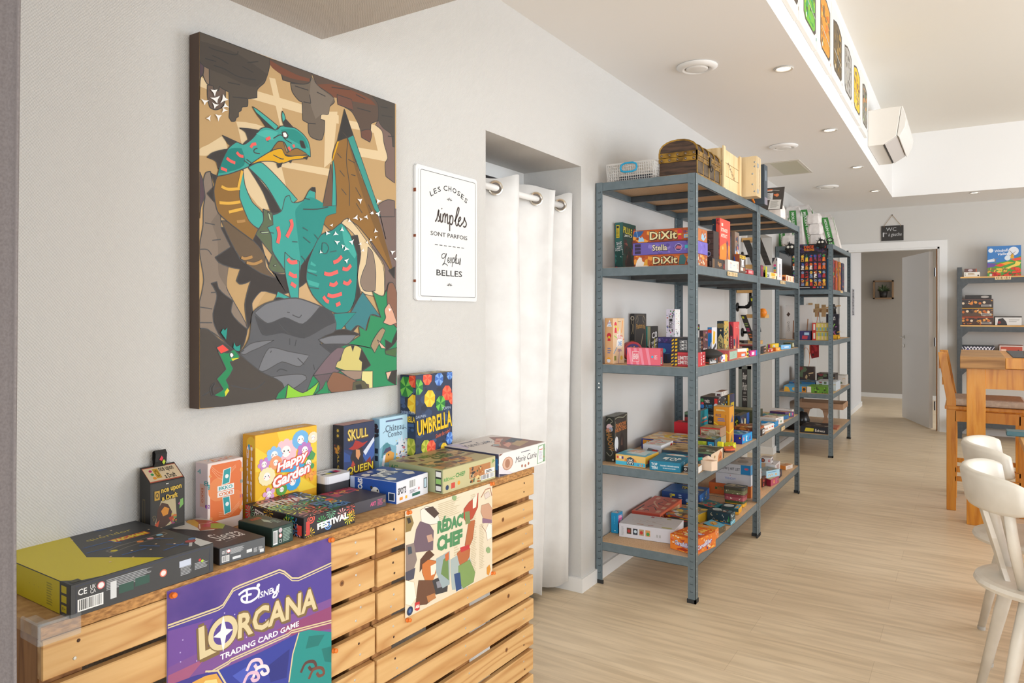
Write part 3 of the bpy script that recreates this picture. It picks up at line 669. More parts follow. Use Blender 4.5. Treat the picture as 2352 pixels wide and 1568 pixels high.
q = MB(); cg = wrapped(); c0 = P0+UP*.001
q.rbox(c0-ev*.006+nv*.001-UP*.03,ev*.066,nv*.005,UP*.036,cg,.002); q.rbox(c0-ev*.007-nv*.06-UP*.03,ev*.006,nv*.062,UP*.036,cg,.002); q.rbox(c0-ev*.004-nv*.05+UP*.0,ev*.018,nv*.05,UP*.005,cg,.002); q.rbox(c0-nv*.014,ev*.055,nv*.014,UP*.005,cg,.002)
tag(q.build('corner_guard'),'clear plastic corner guard on the front left corner of the counter board','corner guard')
# push pins
def pin(p,label,off=.004):
    P = fp(p,off); q = MB(); om = mat('#F07A28',.3); q.lathe(P,[(.0005,-.004),(.006,0),(.006,.0015),(.0035,.003),(.0033,.008),(.0055,.0095),(.005,.011),(0,.0115)],om,12,nv+UP*.25)
    tag(q.build('push_pin',smooth=True),label,'push pin','orange push pins holding the posters')
for (X,Y),lab in (((395,1367),'orange push pin at the top left corner of the purple poster'),((758,1240),'orange push pin at the top right corner of the purple poster'),((937,1177),'orange push pin at the top left corner of the cream poster'),((1128,1111),'orange push pin at the top right corner of the cream poster'),
                    ((936,1424),'orange push pin at the bottom left corner of the cream poster'),((1130,1316),'orange push pin at the bottom right corner of the cream poster'),((766,1494),'orange push pin halfway down the right edge of the purple poster')): pin((X,Y),lab)
# curtain right at the camera's left
q = MB(); gm = nmat('mauve_grey_cloth','#6E6664','#7A7270',.85,nscale=300,bump=.2)
ed = [CAM+(ray((x_,HY)))*.92 for x_ in (40,38,34,35)]
pts = []
e0 = Vector((ed[0].x,ed[0].y,0)); dl = -RT
nn_ = 26
rows = [2.09,1.75,1.45,1.1,.7,.35,.02]; eo = [.006,.003,0,-.003,-.002,.001,.002]
vs = []
for zi,zz in enumerate(rows):
    for i in range(nn_):
        s_ = i*.022; vs.append(e0+dl*(s_*.8+.002)+RT*eo[zi]*1.0+FW*(.028*math.sin(i*.95)*(1 if i else .3))+Vector((0,0,zz)))
fs = [(r_*nn_+i,r_*nn_+i+1,(r_+1)*nn_+i+1,(r_+1)*nn_+i) for r_ in range(len(rows)-1) for i in range(nn_-1)]
q.add(vs,fs,gm); o = q.build('curtain',smooth=True); m_ = o.modifiers.new('t','SOLIDIFY'); m_.thickness = .003
tag(o,'mauve grey curtain hanging at the extreme left, close to the camera','curtain')
# white curtain in the doorway recess
q = MB(); cw = nmat('white_blackout_cloth','#E6E3E0','#EDEBE8',.7,nscale=12)
top = sm([(-.13,2.2),(-.15,2.35),(-.081,2.437),(-.02,2.51),(-.07,2.58),(-.15,2.66),(-.081,2.764),(-.012,2.81),(-.07,2.87),(-.15,2.93),(-.081,2.99),(-.04,3.035)],5)
bot = sm([(-.15,2.2),(-.19,2.4),(-.15,2.5),(-.10,2.6),(-.10,2.7),(-.14,2.75),(-.12,2.83),(-.115,2.87),(-.16,2.90),(-.17,2.94),(-.08,3.0),(-.065,3.035)],5)
N0 = len(top); rows = [1.885,1.76,1.5,1.2,.9,.6,.3,.035]; vs = []
for k,zz in enumerate(rows):
    f_ = (k/(len(rows)-1))**1.2
    for i in range(N0): vs.append(Vector((top[i][0]*(1-f_)+bot[i][0]*f_+.004*math.sin(i*.9+k*1.3)*(k > 1),top[i][1]*(1-f_)+bot[i][1]*f_,zz+(.012*math.sin(i*.5) if k in (0,7) else 0))))
q.add(vs,[(r_*N0+i,r_*N0+i+1,(r_+1)*N0+i+1,(r_+1)*N0+i) for r_ in range(len(rows)-1) for i in range(N0-1)],cw)
t = thing('curtain',Vector((-.08,2.65,.03)),'white eyelet curtain hanging in the doorway recess beside the enamel sign','curtain')
o = part(q,'cloth',t,smooth=True); m_ = o.modifiers.new('t','SOLIDIFY'); m_.thickness = .002
for yy,nx in ((2.437,.62),(2.764,.62),(2.99,.62)):
    q = MB(); ax = Vector((.75,-.66,0)).normalized(); c0 = Vector((-.081,yy,1.835))
    # ring lies in the cloth plane
    pr = [(.022,-.002),(.026,-.004),(.031,-.002),(.031,.003),(.026,.004),(.022,.002),(.022,-.002)]
    q.lathe(c0+ax*.003,pr,mat('#B8AFA2',.22,1),24,ax); q.lathe(c0+ax*.0035,[(.022,0),(.0,0)],mat('#6E645C',.6),24,ax); part(q,'eyelet',t,smooth=False)
q = MB(); q.tube([(-.081,R0-.0+.001,1.835),(-.081,R1-.001,1.835)],.0135,WHITE,16); tag(q.build('curtain_rod',smooth=True),'white round curtain rod across the doorway recess','curtain rod')
# ================================================================== ENAMEL SIGN
sy0 = onx(px('g',92,900),.012).y; sy1 = onx(px('g',594,900),.012).y
sz1 = onx(px('g',92,335),.012).z; sz0 = onx(px('g',100,1455),.012).z
sz1 = (sz1+onx(px('g',598,478),.012).z)/2; sz0 = (sz0+onx(px('g',592,1475),.012).z)/2
q = MB(); Ws,Hs = sy1-sy0,sz1-sz0; EN = mat('#EFEEEC',.22)
def rr(y0_,y1_,z0_,z1_,r_,X):
    o_ = []
    for cy,cz,a0 in ((y1_-r_,z1_-r_,0),(y0_+r_,z1_-r_,90),(y0_+r_,z0_+r_,180),(y1_-r_,z0_+r_,270)):
        for k in range(5): a = math.radians(a0+22.5*k); o_.append(Vector((X,cy+r_*math.cos(a),cz+r_*math.sin(a))))
    return o_
q.prism(rr(sy0,sy1,sz0,sz1,.012,.001),(.009,0,0),EN)
q.prism(rr(sy0+.012,sy1-.012,sz0+.012,sz1-.012,.01,.0098),(.002,0,0),EN)
def loop(y0_,y1_,z0_,z1_,r_,X,w_,c_):
    a = rr(y0_,y1_,z0_,z1_,r_,X); e_ = rr(y0_+w_,y1_-w_,z0_+w_,z1_-w_,max(r_-w_,.001),X)
    for i in range(20): q.add([a[i],a[(i+1) % 20],e_[(i+1) % 20],e_[i]],[(0,1,2,3)],c_)
loop(sy0+.022,sy1-.012,sz0+.014,sz1-.014,.008,.01205,.0016,'#1E1E1E')
fr = Face(q,Vector((.0119,sy0,sz0)),Vector((0,Ws,0)),Vector((0,0,Hs)),Vector((1,0,0)),.00018); K_ = '#262321'
aspect = Ws/Hs
txt = 'LES CHOSES'
ws = [.6,.75,.75,.4,.85,.9,.95,.75,.75,.75]; tot = sum(ws); acc = 0
for ch,wd in zip(txt,ws):
    f_ = (acc+wd/2)/tot-.5; acc += wd
    if ch != ' ': fr.draw([('t',ch,.515+f_*.62,.872-.24*f_*f_*1.3,.052*(.9 if ch not in 'OC' else 1.2),.04,K_,dict(rot=-f_*62,bold=.012))])
def sprig(v,s_):
    for a in (-68,-38,0,38,68):
        ar = math.radians(a*s_); fr.draw([('s',[(.515+.02*math.sin(ar)/aspect*.5,v+.008*math.cos(ar)),(.515+.055*math.sin(ar)/aspect*.62,v+.024*math.cos(ar))],.005,K_)])
sprig(.778,1)
fr.draw([('t','SONT PARFOIS',.515,.508,.60,.032,'#2E2622',dict(bold=.006)),
  ('t','BELLES',.515,.215,.42,.046,K_,dict(bold=.01))])
for w_,c_,ls in ((.0125,'#3A2A22',([(248,815),(262,790),(272,735),(278,722),(276,760),(284,785),(282,808),(268,812)],[(293,748),(290,800),(298,820),(306,808)],[(312,752),(308,822)],[(309,785),(322,752),(330,760),(328,826)],[(329,788),(342,756),(350,768),(347,820),(354,832),(363,818)],[(368,762),(367,820),(366,893)],[(367,805),(378,768),(392,778),(392,815),(382,838),(369,832)],[(404,815),(420,788),(438,740),(443,708),(434,704),(424,740),(414,800),(418,842),(428,848),(436,830)],[(437,820),(452,802),(457,786),(449,780),(439,802),(439,835),(447,852),(458,848),(468,828)],[(466,838),(480,815),(488,782),(490,802),(502,828),(500,850),(488,861),(477,852)],[(299,706),(304,712)])),
    (.006,K_,([(332,1082),(316,1076),(302,1090),(303,1112),(318,1114),(332,1095),(341,1075),(332,1110),(322,1150),(306,1172),(320,1160),(338,1164),(350,1178)],[(351,1138),(362,1125),(360,1110),(352,1118),(350,1140),(358,1152),(366,1142)],[(366,1146),(374,1122),(376,1108),(381,1130),(378,1150),(370,1152)],[(392,1108),(389,1145),(385,1186)],[(389,1137),(400,1110),(406,1125),(400,1150),(390,1148)],[(408,1150),(420,1112),(425,1088),(417,1092),(411,1140),(418,1160),(425,1146)],[(426,1115),(424,1145),(430,1160),(438,1148),(441,1118),(439,1150),(444,1162)],[(444,1160),(450,1132),(452,1114),(455,1145),(450,1166),(443,1163)]))):
    for l_ in ls: fr.ps('g',l_,w_,c_,4)
for i in range(7): fr.draw([('s',[(.28+i*.072,.425),(.325+i*.072,.425)],.005,K_)])
sprig(.115,1)
for yy,zz,r_ in ((sy0,sz0+.36,.004),(sy0,sz0+.21,.003),(sy0+.08,sz0,.002),(sy0,sz0+.06,.003)):
    q.box((.0005,yy-.0004,zz),(.0102,yy+r_*.5,zz+r_*3),mat('#8A4A2C',.8))
tag(q.build('enamel_sign',bevel=0),'white enamel wall sign with black French lettering and chipped rusty edges','sign')
# slate over the doorway
q = MB(); a0,a1 = ony(px('n',245,170),YB),ony(px('n',393,268),YB); xx0,xx1 = a0.x,a1.x; zz1 = (a0.z+ony(px('n',393,168),YB).z)/2; zz0 = (a1.z+ony(px('n',245,270),YB).z)/2
t = thing('slate_board',Vector(((xx0+xx1)/2,YB,zz0)),'small black slate with chalk writing hung by string above the doorway','slate sign')
q.box((xx0,YB-.012,zz0),(xx1,YB-.004,zz1),mat('#3A3735',.7))
Face(q,Vector((xx0,YB-.012,zz0)),Vector((xx1-xx0,0,0)),Vector((0,0,zz1-zz0)),Vector((0,-1,0)),.0005).draw([('t','WC',.45,.76,.46,.24,'#C9C9C9'),('t','1',.1,.42,.06,.3,'#C9C9C9'),('t','ère',.2,.52,.12,.12,'#C9C9C9'),('t','à gauche',.62,.38,.6,.3,'#C9C9C9',dict(shear=.2))])
part(q,'slate',t)
q = MB(); nz_ = ony(px('n',318,98),YB); sc = mat('#A8875C',.9)
for xq in (xx0+.03,xx1-.03): q.tube([(xq,YB-.013,zz1-.015),(xq,YB-.01,zz1+.004),(nz_.x,YB-.01,nz_.z)],.0022,sc,5)
q.lathe((nz_.x,YB-.001,nz_.z),[(0,.012),(.006,.011),(.006,0)],mat('#3A3026'),8,Vector((0,-1,0))); part(q,'string',t)
# framed plant niche on the corridor end wall, narrow strip poster, light switch
a0,a1 = ony(px('n',195,537),12.74),ony(px('n',328,657),12.74)
t = thing('shadow_box',Vector(((a0.x+a1.x)/2,12.74,a1.z)),'thin wooden box frame holding a small potted plant on the corridor wall','wall frame')
q = MB(); wd_ = mat('#8C6E50',.6)
for lo,hi in (((a0.x,12.64,a1.z),(a1.x,12.739,a1.z+.02)),((a0.x,12.64,a0.z-.02),(a1.x,12.739,a0.z)),((a0.x,12.64,a1.z),(a0.x+.02,12.739,a0.z)),((a1.x-.02,12.64,a1.z),(a1.x,12.739,a0.z))): q.box(lo,hi,wd_)
part(q,'frame',t)
cxp = (a0.x+a1.x)/2; zf = a1.z+.02
t = thing('potted_plant',Vector((cxp,12.69,zf)),'little dark green plant in a black pot inside the wooden box frame','potted plant')
q = MB(); q.lathe((cxp,12.69,zf),[(0,0),(.045,0),(.06,.1),(.052,.1),(.05,.085),(0,.085)],mat('#262422',.5),16); part(q,'pot',t,smooth=True)
q = MB(); R = random.Random(2)
for i in range(90):
    a = R.uniform(0,6.28); e_ = R.uniform(.1,1.4); l_ = R.uniform(.05,.13); d_ = Vector((math.cos(a)*math.cos(e_),math.sin(a)*math.cos(e_)*.35,math.sin(e_)))
    o_ = Vector((cxp,12.69,zf+.1)); s_ = d_.orthogonal().normalized()*.009; q.add([o_-s_*.3,o_+d_*l_*.6-s_,o_+d_*l_,o_+d_*l_*.6+s_],[(0,1,2,3)],'#4A5A3C' if i % 3 else '#6E7A50')
part(q,'leaves',t)
q = MB(); c0 = onx((1960,664),.262)
zt_,zb_ = hgt((0,662),Vector((.26,10.55,0)))+.0,0
ztp = hgt(px('n',0,590),Vector((.26,10.55,0))); zbt = hgt(px('n',0,768),Vector((.26,10.55,0)))
q.box((.2605,10.42,zbt),(.263,10.66,ztp),mat('#B4B2B6',.6))
R = random.Random(8); zz = zbt+.01
fr = Face(q,Vector((.263,10.42,zbt)),Vector((0,.24,0)),Vector((0,0,ztp-zbt)),Vector((1,0,0)),.0006)
for i in range(17): fr.draw([('r',.12+.1*R.random(),.03+i*.056,.5+.4*R.random(),.065+i*.056,'#5A585C' if i % 4 else '#3A383C')])
tag(q.build('wall_print'),'narrow upright strip of grey print on the bright corridor wall','wall print')
q = MB(); s0_ = ony(px('v',1170,900),YB); s1_ = ony(px('v',1300,760),YB)
q.rbox(Vector((s0_.x,YB-.008,s0_.z)),Vector((s1_.x-s0_.x,0,0)),Vector((0,.008,0)),Vector((0,0,s1_.z-s0_.z)),mat('#DDD6CC',.4),.003)
q.rbox(Vector((s0_.x+.02,YB-.012,s0_.z+.02)),Vector((s1_.x-s0_.x-.04,0,0)),Vector((0,.004,0)),Vector((0,0,s1_.z-s0_.z-.04)),mat('#E4DED5',.4),.002)
tag(q.build('light_switch'),'white wall switch plate seen through the far shelving unit','light switch')
# ================================================================== DRAGON CANVAS
XP = .042
pa,pb,pc_,pd_ = [onx(px(*q_),XP) for q_ in (('e',98,47),('e',1698,632),('f',1612,1355),('f',95,1520))]
y0 = (pa.y+pd_.y)/2; y1 = (pb.y+pc_.y)/2; z1 = (pa.z+pb.z)/2; z0 = (pc_.z+pd_.z)/2
q = MB(); q.box((.004,y0,z0),(XP-.0004,y1,z1),mat('#5A4A42',.8)); q.box((XP-.0005,y0,z0),(XP,y1,z1),mat('#BD9C6E',.85))
fr = Face(q,Vector((XP,y0,z0)),Vector((0,y1-y0,0)),Vector((0,0,z1-z0)),Vector((1,0,0)),.0003); fr.soft = 4
O1 = .0026
def e(pts,c,ol=O1): fr.pp('e',pts,c,ol)
def f(pts,c,ol=O1): fr.pp('f',pts,c,ol)
def G(*p): return [('f',a,b) for a,b in p]
BG2 = '#DCC49C'
for pl in ([(60,480),(170,520),(170,440),(60,400)],[(400,560),(1240,800),(1240,730),(400,480)],[(1310,830),(1660,900),(1660,830),(1310,770)],[(400,780),(700,870),(760,1150),(1180,1230),(1180,1170),(760,1100),(830,1400),(620,1500),(440,1250),(450,1000)],
           [(1520,850),(1640,870),(1640,1110),(1380,1060),(1380,990),(1560,1020)],[(60,1000),(170,970),(300,890),(330,1000),(160,1060),(60,1050)],[(670,420),(720,430),(830,900),(780,900)],[(1130,700),(1230,700),(1190,1100),(1120,1160)]): e(pl,BG2,0)
f([(60,0),(135,0),(60,250)],'#C4A070',0)
f([(260,90),(330,290),(480,560),(440,730),(470,920),(600,640),(770,660),(1020,745),(910,560),(1000,200),(700,300)],'#C8A67A',0)
f([(1180,110),(1220,66),(1400,280),(1500,430),(1510,665),(1330,630),(1300,500),(1330,340),(1290,210)],BG2)
f([(1385,290),(1420,330),(1445,480),(1440,625),(1350,620),(1325,560),(1345,480),(1370,420)],'#8C7A6C')
f([(1440,0),(1600,0),(1600,700),(1510,660),(1510,430),(1400,250)],'#77645E')
e([(1698,1430),(1640,1420),(1560,1470),(1560,1560),(1698,1560)],'#77645E')
# cave rocks
e([(1562,770),(1600,830),(1670,890),(1680,985),(1698,990),(1698,1285),(1625,1230),(1620,1120),(1640,1080),(1610,960),(1595,860),(1540,810)],'#7A645C')
e([(1510,570),(1698,632),(1698,990),(1680,985),(1670,890),(1600,830),(1562,770),(1555,640)],'#4E4842')
e([(1020,385),(1510,570),(1560,640),(1560,770),(1505,800),(1500,850),(1440,855),(1420,860),(1400,800),(1345,700),(1230,640),(1225,585),(1120,550),(1060,480)],'#5C4C42')
e([(1060,480),(1180,475),(1500,600),(1545,650),(1380,620),(1120,550)],'#744A38',0)
e([(1225,560),(1345,600),(1360,690),(1230,640)],'#6E4C40'); e([(1420,860),(1500,850),(1510,880),(1495,950),(1425,910)],'#6E4C40')
e([(845,465),(950,475),(1000,460),(1018,415),(1060,480),(1200,590),(1205,620),(1165,660),(1155,720),(1095,725),(1090,760),(1125,775),(1120,865),(1100,930),(1010,905),(992,870),(990,795),(945,770),(940,620),(915,610),(860,540)],'#6C6054')
e([(1018,415),(1060,480),(1200,590),(1165,660),(1155,720),(1095,725),(1050,760),(1000,600)],'#7A6E62',0)
e([(672,265),(1020,385),(1000,460),(950,475),(780,440),(770,395),(672,310)],'#5A4B41'); e([(672,275),(760,330),(900,400),(1000,430),(1000,455),(860,430),(770,395),(680,320)],'#774A38',0)
e([(165,480),(310,505),(310,600),(290,660),(230,685),(185,665),(165,580)],'#6B5A50'); e([(135,325),(178,350),(180,480),(160,470),(128,400)],'#8A7460')
e([(62,250),(95,285),(135,325),(128,395),(108,420),(100,560),(62,595)],'#54444A')
e([(62,50),(100,45),(672,265),(672,330),(632,460),(572,520),(570,585),(495,595),(492,655),(445,665),(440,690),(418,705),(418,740),(400,750),(392,775),(360,778),(342,750),(345,700),(340,540),(300,520),(262,495),(255,530),(215,515),(210,490),(180,480),(178,350),(135,325),(95,285),(62,250)],'#544C44')
e([(100,120),(400,220),(660,400),(560,500),(300,400),(178,350),(100,280)],'#4B443E',0)
for l_ in ([(175,172),(230,195),(390,235),(415,205)],[(200,240),(270,270),(335,310)],[(215,322),(300,350),(420,415),(560,440)],[(145,265),(235,290)],[(330,460),(430,480)],[(370,580),(490,592)],[(450,330),(540,380)],[(490,300),(580,290)],[(880,490),(990,525)],[(1000,560),(1010,630)],[(1060,540),(1130,575)],[(1180,500),(1330,520)],[(1380,560),(1460,600)],[(1390,670),(1500,700)],[(1580,660),(1640,670)],[(1590,730),(1680,745)],[(950,620),(1010,632)],[(990,795),(1050,800)],[(1640,900),(1690,905)]): fr.ps('e',l_,.003,'#2E2A28')
# left rock columns
e([(62,1185),(130,1270),(145,1380),(110,1480),(62,1568)],'#5C4A50')
fr.pp('e',[(190,1190),(150,1200),(130,1270),(145,1390),(130,1497),('f',120,120),('f',75,280),('f',70,330),('f',125,540),('f',110,640),('f',85,710),('f',60,712),('f',60,915),('f',150,920),('f',390,1105),('f',460,920),('f',350,700),('f',300,600),('f',312,440),('f',330,290),('f',255,130),('f',255,0),('e',215,1350)],'#8A7B6E',O1)
f([(255,0),(255,130),(330,290),(312,440),(300,600),(240,500),(230,240),(180,100)],'#7C6E62',0)
for l_ in ([(75,310),(150,310),(185,350)],[(190,240),(255,232)],[(180,640),(240,635)],[(90,750),(190,765)],[(60,870),(190,870)],[(135,105),(210,120)]): fr.ps('f',l_,.003,'#3A3430')
# tail, dark spine shapes
f([(210,370),(330,290),(255,140),(300,150),(400,380),(600,500),(680,530),(590,350),(500,240),(498,165),(545,150),(640,470),(745,500),(870,430),(1030,200),(1060,230),(910,560),(775,640),(700,655),(565,630),(495,720),(500,800),(465,920),(440,730),(485,550),(400,575),(375,550),(405,460),(240,410)],'#413C3A')
f([(260,90),(330,100),(590,350),(600,440),(680,530),(560,490),(400,370)],'#6B5A48')
f([(180,570),(225,555),(240,610),(350,700),(335,790),(460,920),(430,1040),(385,1100),(330,1060),(240,960),(200,870),(195,800),(225,660)],'#413C3A')
# wing
fr.pp('e',[(1225,945),(1310,915),('f',1590,530),('f',1225,70),('f',1105,165),('f',1010,70),(1215,1500),(1215,1290),(1185,1070)],'#8F6836',O1)
fr.pp('e',[(1310,930),(1400,1180),(1560,1560),('f',1590,530),(1440,1400)],'#7A5A34',0)
e([(1175,1130),(1190,1300),(1215,1480),(1105,1478)],'#6E5646')
fr.soft = 0; fr.pp('e',[(1310,915),(1358,893),(1440,1130),(1568,1500),('f',1520,230),('f',1480,60),(1530,1500)],'#218C80',O1); fr.soft = 4
e([(1185,1070),(1205,1150),(1215,1520),(1180,1500),(1190,1200)],'#3FA096'); e([(1225,945),(1240,945),(1190,1100),(1180,1110)],'#D9A41C',0)
e([(1285,680),(1358,893),(1225,945)],'#3A3735'); f([(1585,530),(1590,440),(1540,470)],'#3A3735')
for l_ in ([(1270,870),(1310,930),(1300,1100),(1325,1300),(1325,1470)],[(1225,1040),(1260,1080)],[(1315,1090),(1370,1120)],[(1245,1180),(1285,1230)],[(1340,1215),(1375,1225)],[(1260,1330),(1300,1380)],[(1375,1320),(1420,1400)],[(1480,1460),(1520,1540)],[(1380,1450),(1430,1530)]): fr.ps('e',l_,.003,'#3A2E20')
# body
e([(495,1155),(540,1200),(700,1400),(765,1520),(690,1540),(620,1360)],'#413C3A')
e([(495,1155),(600,1115),(680,1180),(900,1420),(850,1460),(770,1520),(640,1300)],'#46A89C')
fr.pp('e',[(455,1170),(470,1300),(530,1440),(615,1530),('f',580,90),('f',545,150),('f',450,80),(425,1400),(430,1290)],'#46A89C',O1)
fr.pp('e',[(620,1500),(690,1545),(770,1510),(800,1400),(835,1385),(855,1440),(950,1425),(1000,1340),(1045,1350),(1045,1425),(1110,1450),(1105,1478),(1215,1470),(1215,1530),('f',1100,40),('f',1060,60),('f',1020,200),('f',870,430),('f',850,680),('f',790,690),('f',745,470),('f',740,460),('f',650,320),('f',640,200),('f',600,140),('f',580,60)],'#3FA096',O1)
fr.pp('e',[(885,1500),(1000,1400),(1110,1450),(1105,1478),(1215,1470),(1215,1530),('f',1100,40),('f',1060,60),('f',1020,200),('f',870,430),('f',840,180),('f',825,20)],'#2E8C84',0)
e([(1000,1340),(1020,1320),(1045,1320),(1050,1360)],'#3A3735')
f([(580,0),(650,30),(655,120),(610,140),(640,200),(650,330),(745,470),(740,490),(640,470),(620,440),(650,350),(520,190),(580,90)],'#5F6B52')
f([(612,20),(632,40),(645,90),(625,80)],'#A8BC98'); f([(555,175),(620,170),(620,185),(570,188)],'#A8BC98'); f([(655,435),(680,420),(675,440)],'#A8BC98')
f([(1020,200),(1110,160),(1180,110),(1260,220),(1300,360),(1285,680),(1240,780),(1150,800),(1060,760),(960,660),(910,540),(920,420),(970,290)],'#2F8A82')
f([(1180,120),(1260,230),(1300,340),(1280,380),(1200,260)],'#46A89C',0); f([(915,540),(1010,570),(1000,600),(930,580)],'#46A89C',0); f([(920,460),(990,475),(985,490),(925,480)],'#46A89C',0); f([(945,400),(985,430),(975,440),(940,425)],'#46A89C',0)
f([(745,330),(800,380),(858,400),(850,680),(790,685),(745,470)],'#3FA096')
f([(690,630),(790,680),(780,710),(676,680)],'#3FA096'); f([(676,680),(635,765),(720,712),(755,760),(780,705)],'#3A3735')
fr.pp('f',[('e',240,1235),('e',455,1165),('e',430,1290),('e',425,1400),(430,0),(470,90),(540,155),(500,240),(300,90),(230,20),('e',215,1350)],'#8F6A38',O1)
# head
e([(285,895),(440,965),(370,995),(330,960)],'#413C3A'); e([(160,1075),(200,1040),(330,1005),(250,1170),(235,1110)],'#413C3A'); e([(425,835),(500,840),(590,855),(530,930),(455,965),(495,930),(475,870)],'#413C3A')
e([(190,1205),(240,1225),(222,1300)],'#413C3A'); e([(160,1370),(215,1310),(215,1440)],'#413C3A')
e([(240,1230),(260,1170),(330,1005),(400,950),(455,970),(530,920),(600,840),(640,828),(735,845),(760,820),(880,835),(950,890),(985,940),(1000,990),(1005,1070),(960,1050),(890,1000),(830,1040),(790,950),(740,960),(680,1020),(600,1095),(500,1150),(340,1210)],'#3FA096')
e([(250,1205),(335,1010),(440,1000),(470,1090),(460,1140),(300,1200)],'#218078',0); e([(760,850),(880,850),(960,920),(990,1000),(900,960),(800,900)],'#2A8A80',0); e([(560,880),(640,850),(740,870),(700,930),(600,900)],'#4DB2A6',0)
e([(530,660),(565,680),(740,820),(720,850),(690,840),(580,740)],'#46A89C'); e([(545,690),(640,828),(715,848),(620,760)],'#413C3A',0); e([(775,695),(790,720),(800,760),(797,800),(780,790),(770,730)],'#46A89C'); e([(780,790),(800,760),(870,835),(790,820)],'#413C3A')
e([(690,1010),(740,945),(780,945),(810,1040),(890,1000),(980,1050),(860,1065),(760,1040)],'#8F6A38'); e([(500,1140),(700,1015),(770,1005),(800,1060),(900,1060),(990,1058),(970,1078),(860,1095),(790,1120),(750,1125),(700,1108),(600,1108)],'#DBA520')
e([(730,1128),(778,1118),(760,1150),(740,1160)],'#3A3735'); e([(825,1105),(855,1095),(845,1120)],'#3A3735'); e([(945,1075),(988,1065),(975,1092)],'#3A3735')
e([(918,940),(945,945),(960,985),(965,1000),(930,990)],'#3A3735'); e([(770,872),(800,865),(822,895),(815,915),(790,915),(775,895)],'#2E2A28'); e([(778,875),(800,872),(815,895),(805,912),(785,905)],'#F2F0EC',0)
for l_ in ([(700,920),(760,890),(800,930),(850,960)],[(700,1055),(760,1085),(785,1088)],[(570,1000),(545,1010),(545,1035),(590,1045)],[(460,1100),(500,1130)],[(480,1090),(520,1120)],[(945,1498),(1060,1498),(1150,1480)],[(960,1410),(1000,1420)],[(640,930),(660,945)]): fr.ps('e',l_,.003,'#2E2A28')
RD_ = '#E8534A'
for l_ in ([(400,1033),(425,1060),(455,1068)],[(318,1080),(350,1105),(388,1120)],[(272,1163),(320,1182)],[(640,930),(675,912)],[(515,995),(530,970),(560,964)],[(822,990),(842,1018)],[(862,970),(872,992)]): fr.ps('e',l_,.0085,RD_)
for l_ in ([(275,1312),(330,1335),(425,1330)],[(258,1445),(340,1450),(430,1438)],[(335,1522),(450,1495)],[(445,1185),(415,1320)]): fr.ps('e',l_,.008,'#DBA520')
for l_ in ([(375,98),(440,90)],[(410,370),(440,380),(495,365)],[(450,410),(510,420),(570,395)]): fr.ps('f',l_,.008,'#A9792C')
for l_ in ([(765,380),(790,408),(838,405)],[(775,490),(810,512),(835,510)],[(790,568),(828,595)],[(688,135),(700,195),(688,262)],[(788,80),(797,130),(758,215)],[(1115,410),(1150,395),(1180,362)],[(1045,492),(1090,500),(1150,478)],[(1085,575),(1120,582),(1145,560)],[(1185,455),(1220,462),(1250,430)],[(1190,560),(1225,572),(1250,545)],[(1070,655),(1110,668),(1180,648)],[(1038,670),(1060,700),(1080,712)],[(1135,737),(1168,720)]): fr.ps('f',l_,.012,RD_)
for l_ in ([(915,480),(990,510)],[(930,600),(1005,610)],[(1030,260),(1060,262),(1080,300),(1060,340),(1030,330),(1030,260)],[(1140,320),(1090,330)],[(870,360),(905,400)],[(885,215),(940,260)],[(970,195),(1000,230)],[(800,250),(840,252)],[(880,140),(920,165)],[(630,180),(660,185)]): fr.ps('f',l_,.003,'#1E4A48')
# rocks, jungle and explorers in the lower part
f([(1250,210),(1300,200),(1325,340),(1300,520),(1330,700),(1310,880),(1240,960),(1225,880),(1285,680),(1300,360)],'#413C3A')
f([(1415,630),(1500,665),(1520,620),(1540,700),(1600,660),(1612,1355),(670,1460),(690,1410),(760,1345),(960,1270),(1150,1065),(1240,1020),(1320,970),(1310,900),(1370,930),(1390,850),(1400,810),(1480,830)],'#318A5C')
f([(1130,960),(1140,860),(1060,790),(1240,800),(1300,700),(1340,635),(1480,830),(1400,810),(1360,930),(1300,890),(1230,960),(1200,880)],'#3E7C82')
f([(1120,800),(1290,790),(1220,870),(1140,960)],'#2F8A82'); f([(1030,975),(1050,945),(1120,930),(1200,920),(1240,930),(1320,960),(1240,985),(1100,985)],'#413C3A')
f([(500,790),(600,720),(830,680),(1020,745),(1100,790),(1135,870),(1130,930),(1050,970),(1000,1000),(1030,1040),(1150,1065),(960,1270),(900,1405),(650,1320),(400,1110),(470,990)],'#5E5F63')
f([(510,810),(610,875),(740,830),(880,880),(1010,750),(1100,790),(1130,870),(1060,900),(890,990),(720,950),(570,965)],'#4B4B4E',0)
f([(510,795),(600,725),(830,683),(1010,745),(880,880),(740,830),(610,875)],'#77787D'); f([(620,1065),(770,1090),(930,1120),(860,1205),(720,1170),(570,1245),(540,1230)],'#77787D')
f([(395,1100),(480,1030),(660,1005),(550,1060),(480,1090),(430,1115)],'#77787D'); f([(640,1285),(760,1270),(900,1275),(910,1300),(800,1380),(720,1400)],'#77787D'); f([(1000,1000),(1100,970),(1290,965),(1230,1030),(1050,1035)],'#77787D'); f([(1010,1035),(1240,1035),(1400,1065),(1150,1065),(1130,1130)],'#4B4B4E')
f([(60,915),(150,920),(230,990),(330,1060),(560,1245),(720,1330),(735,1360),(690,1450),(60,1525)],'#4F4944')
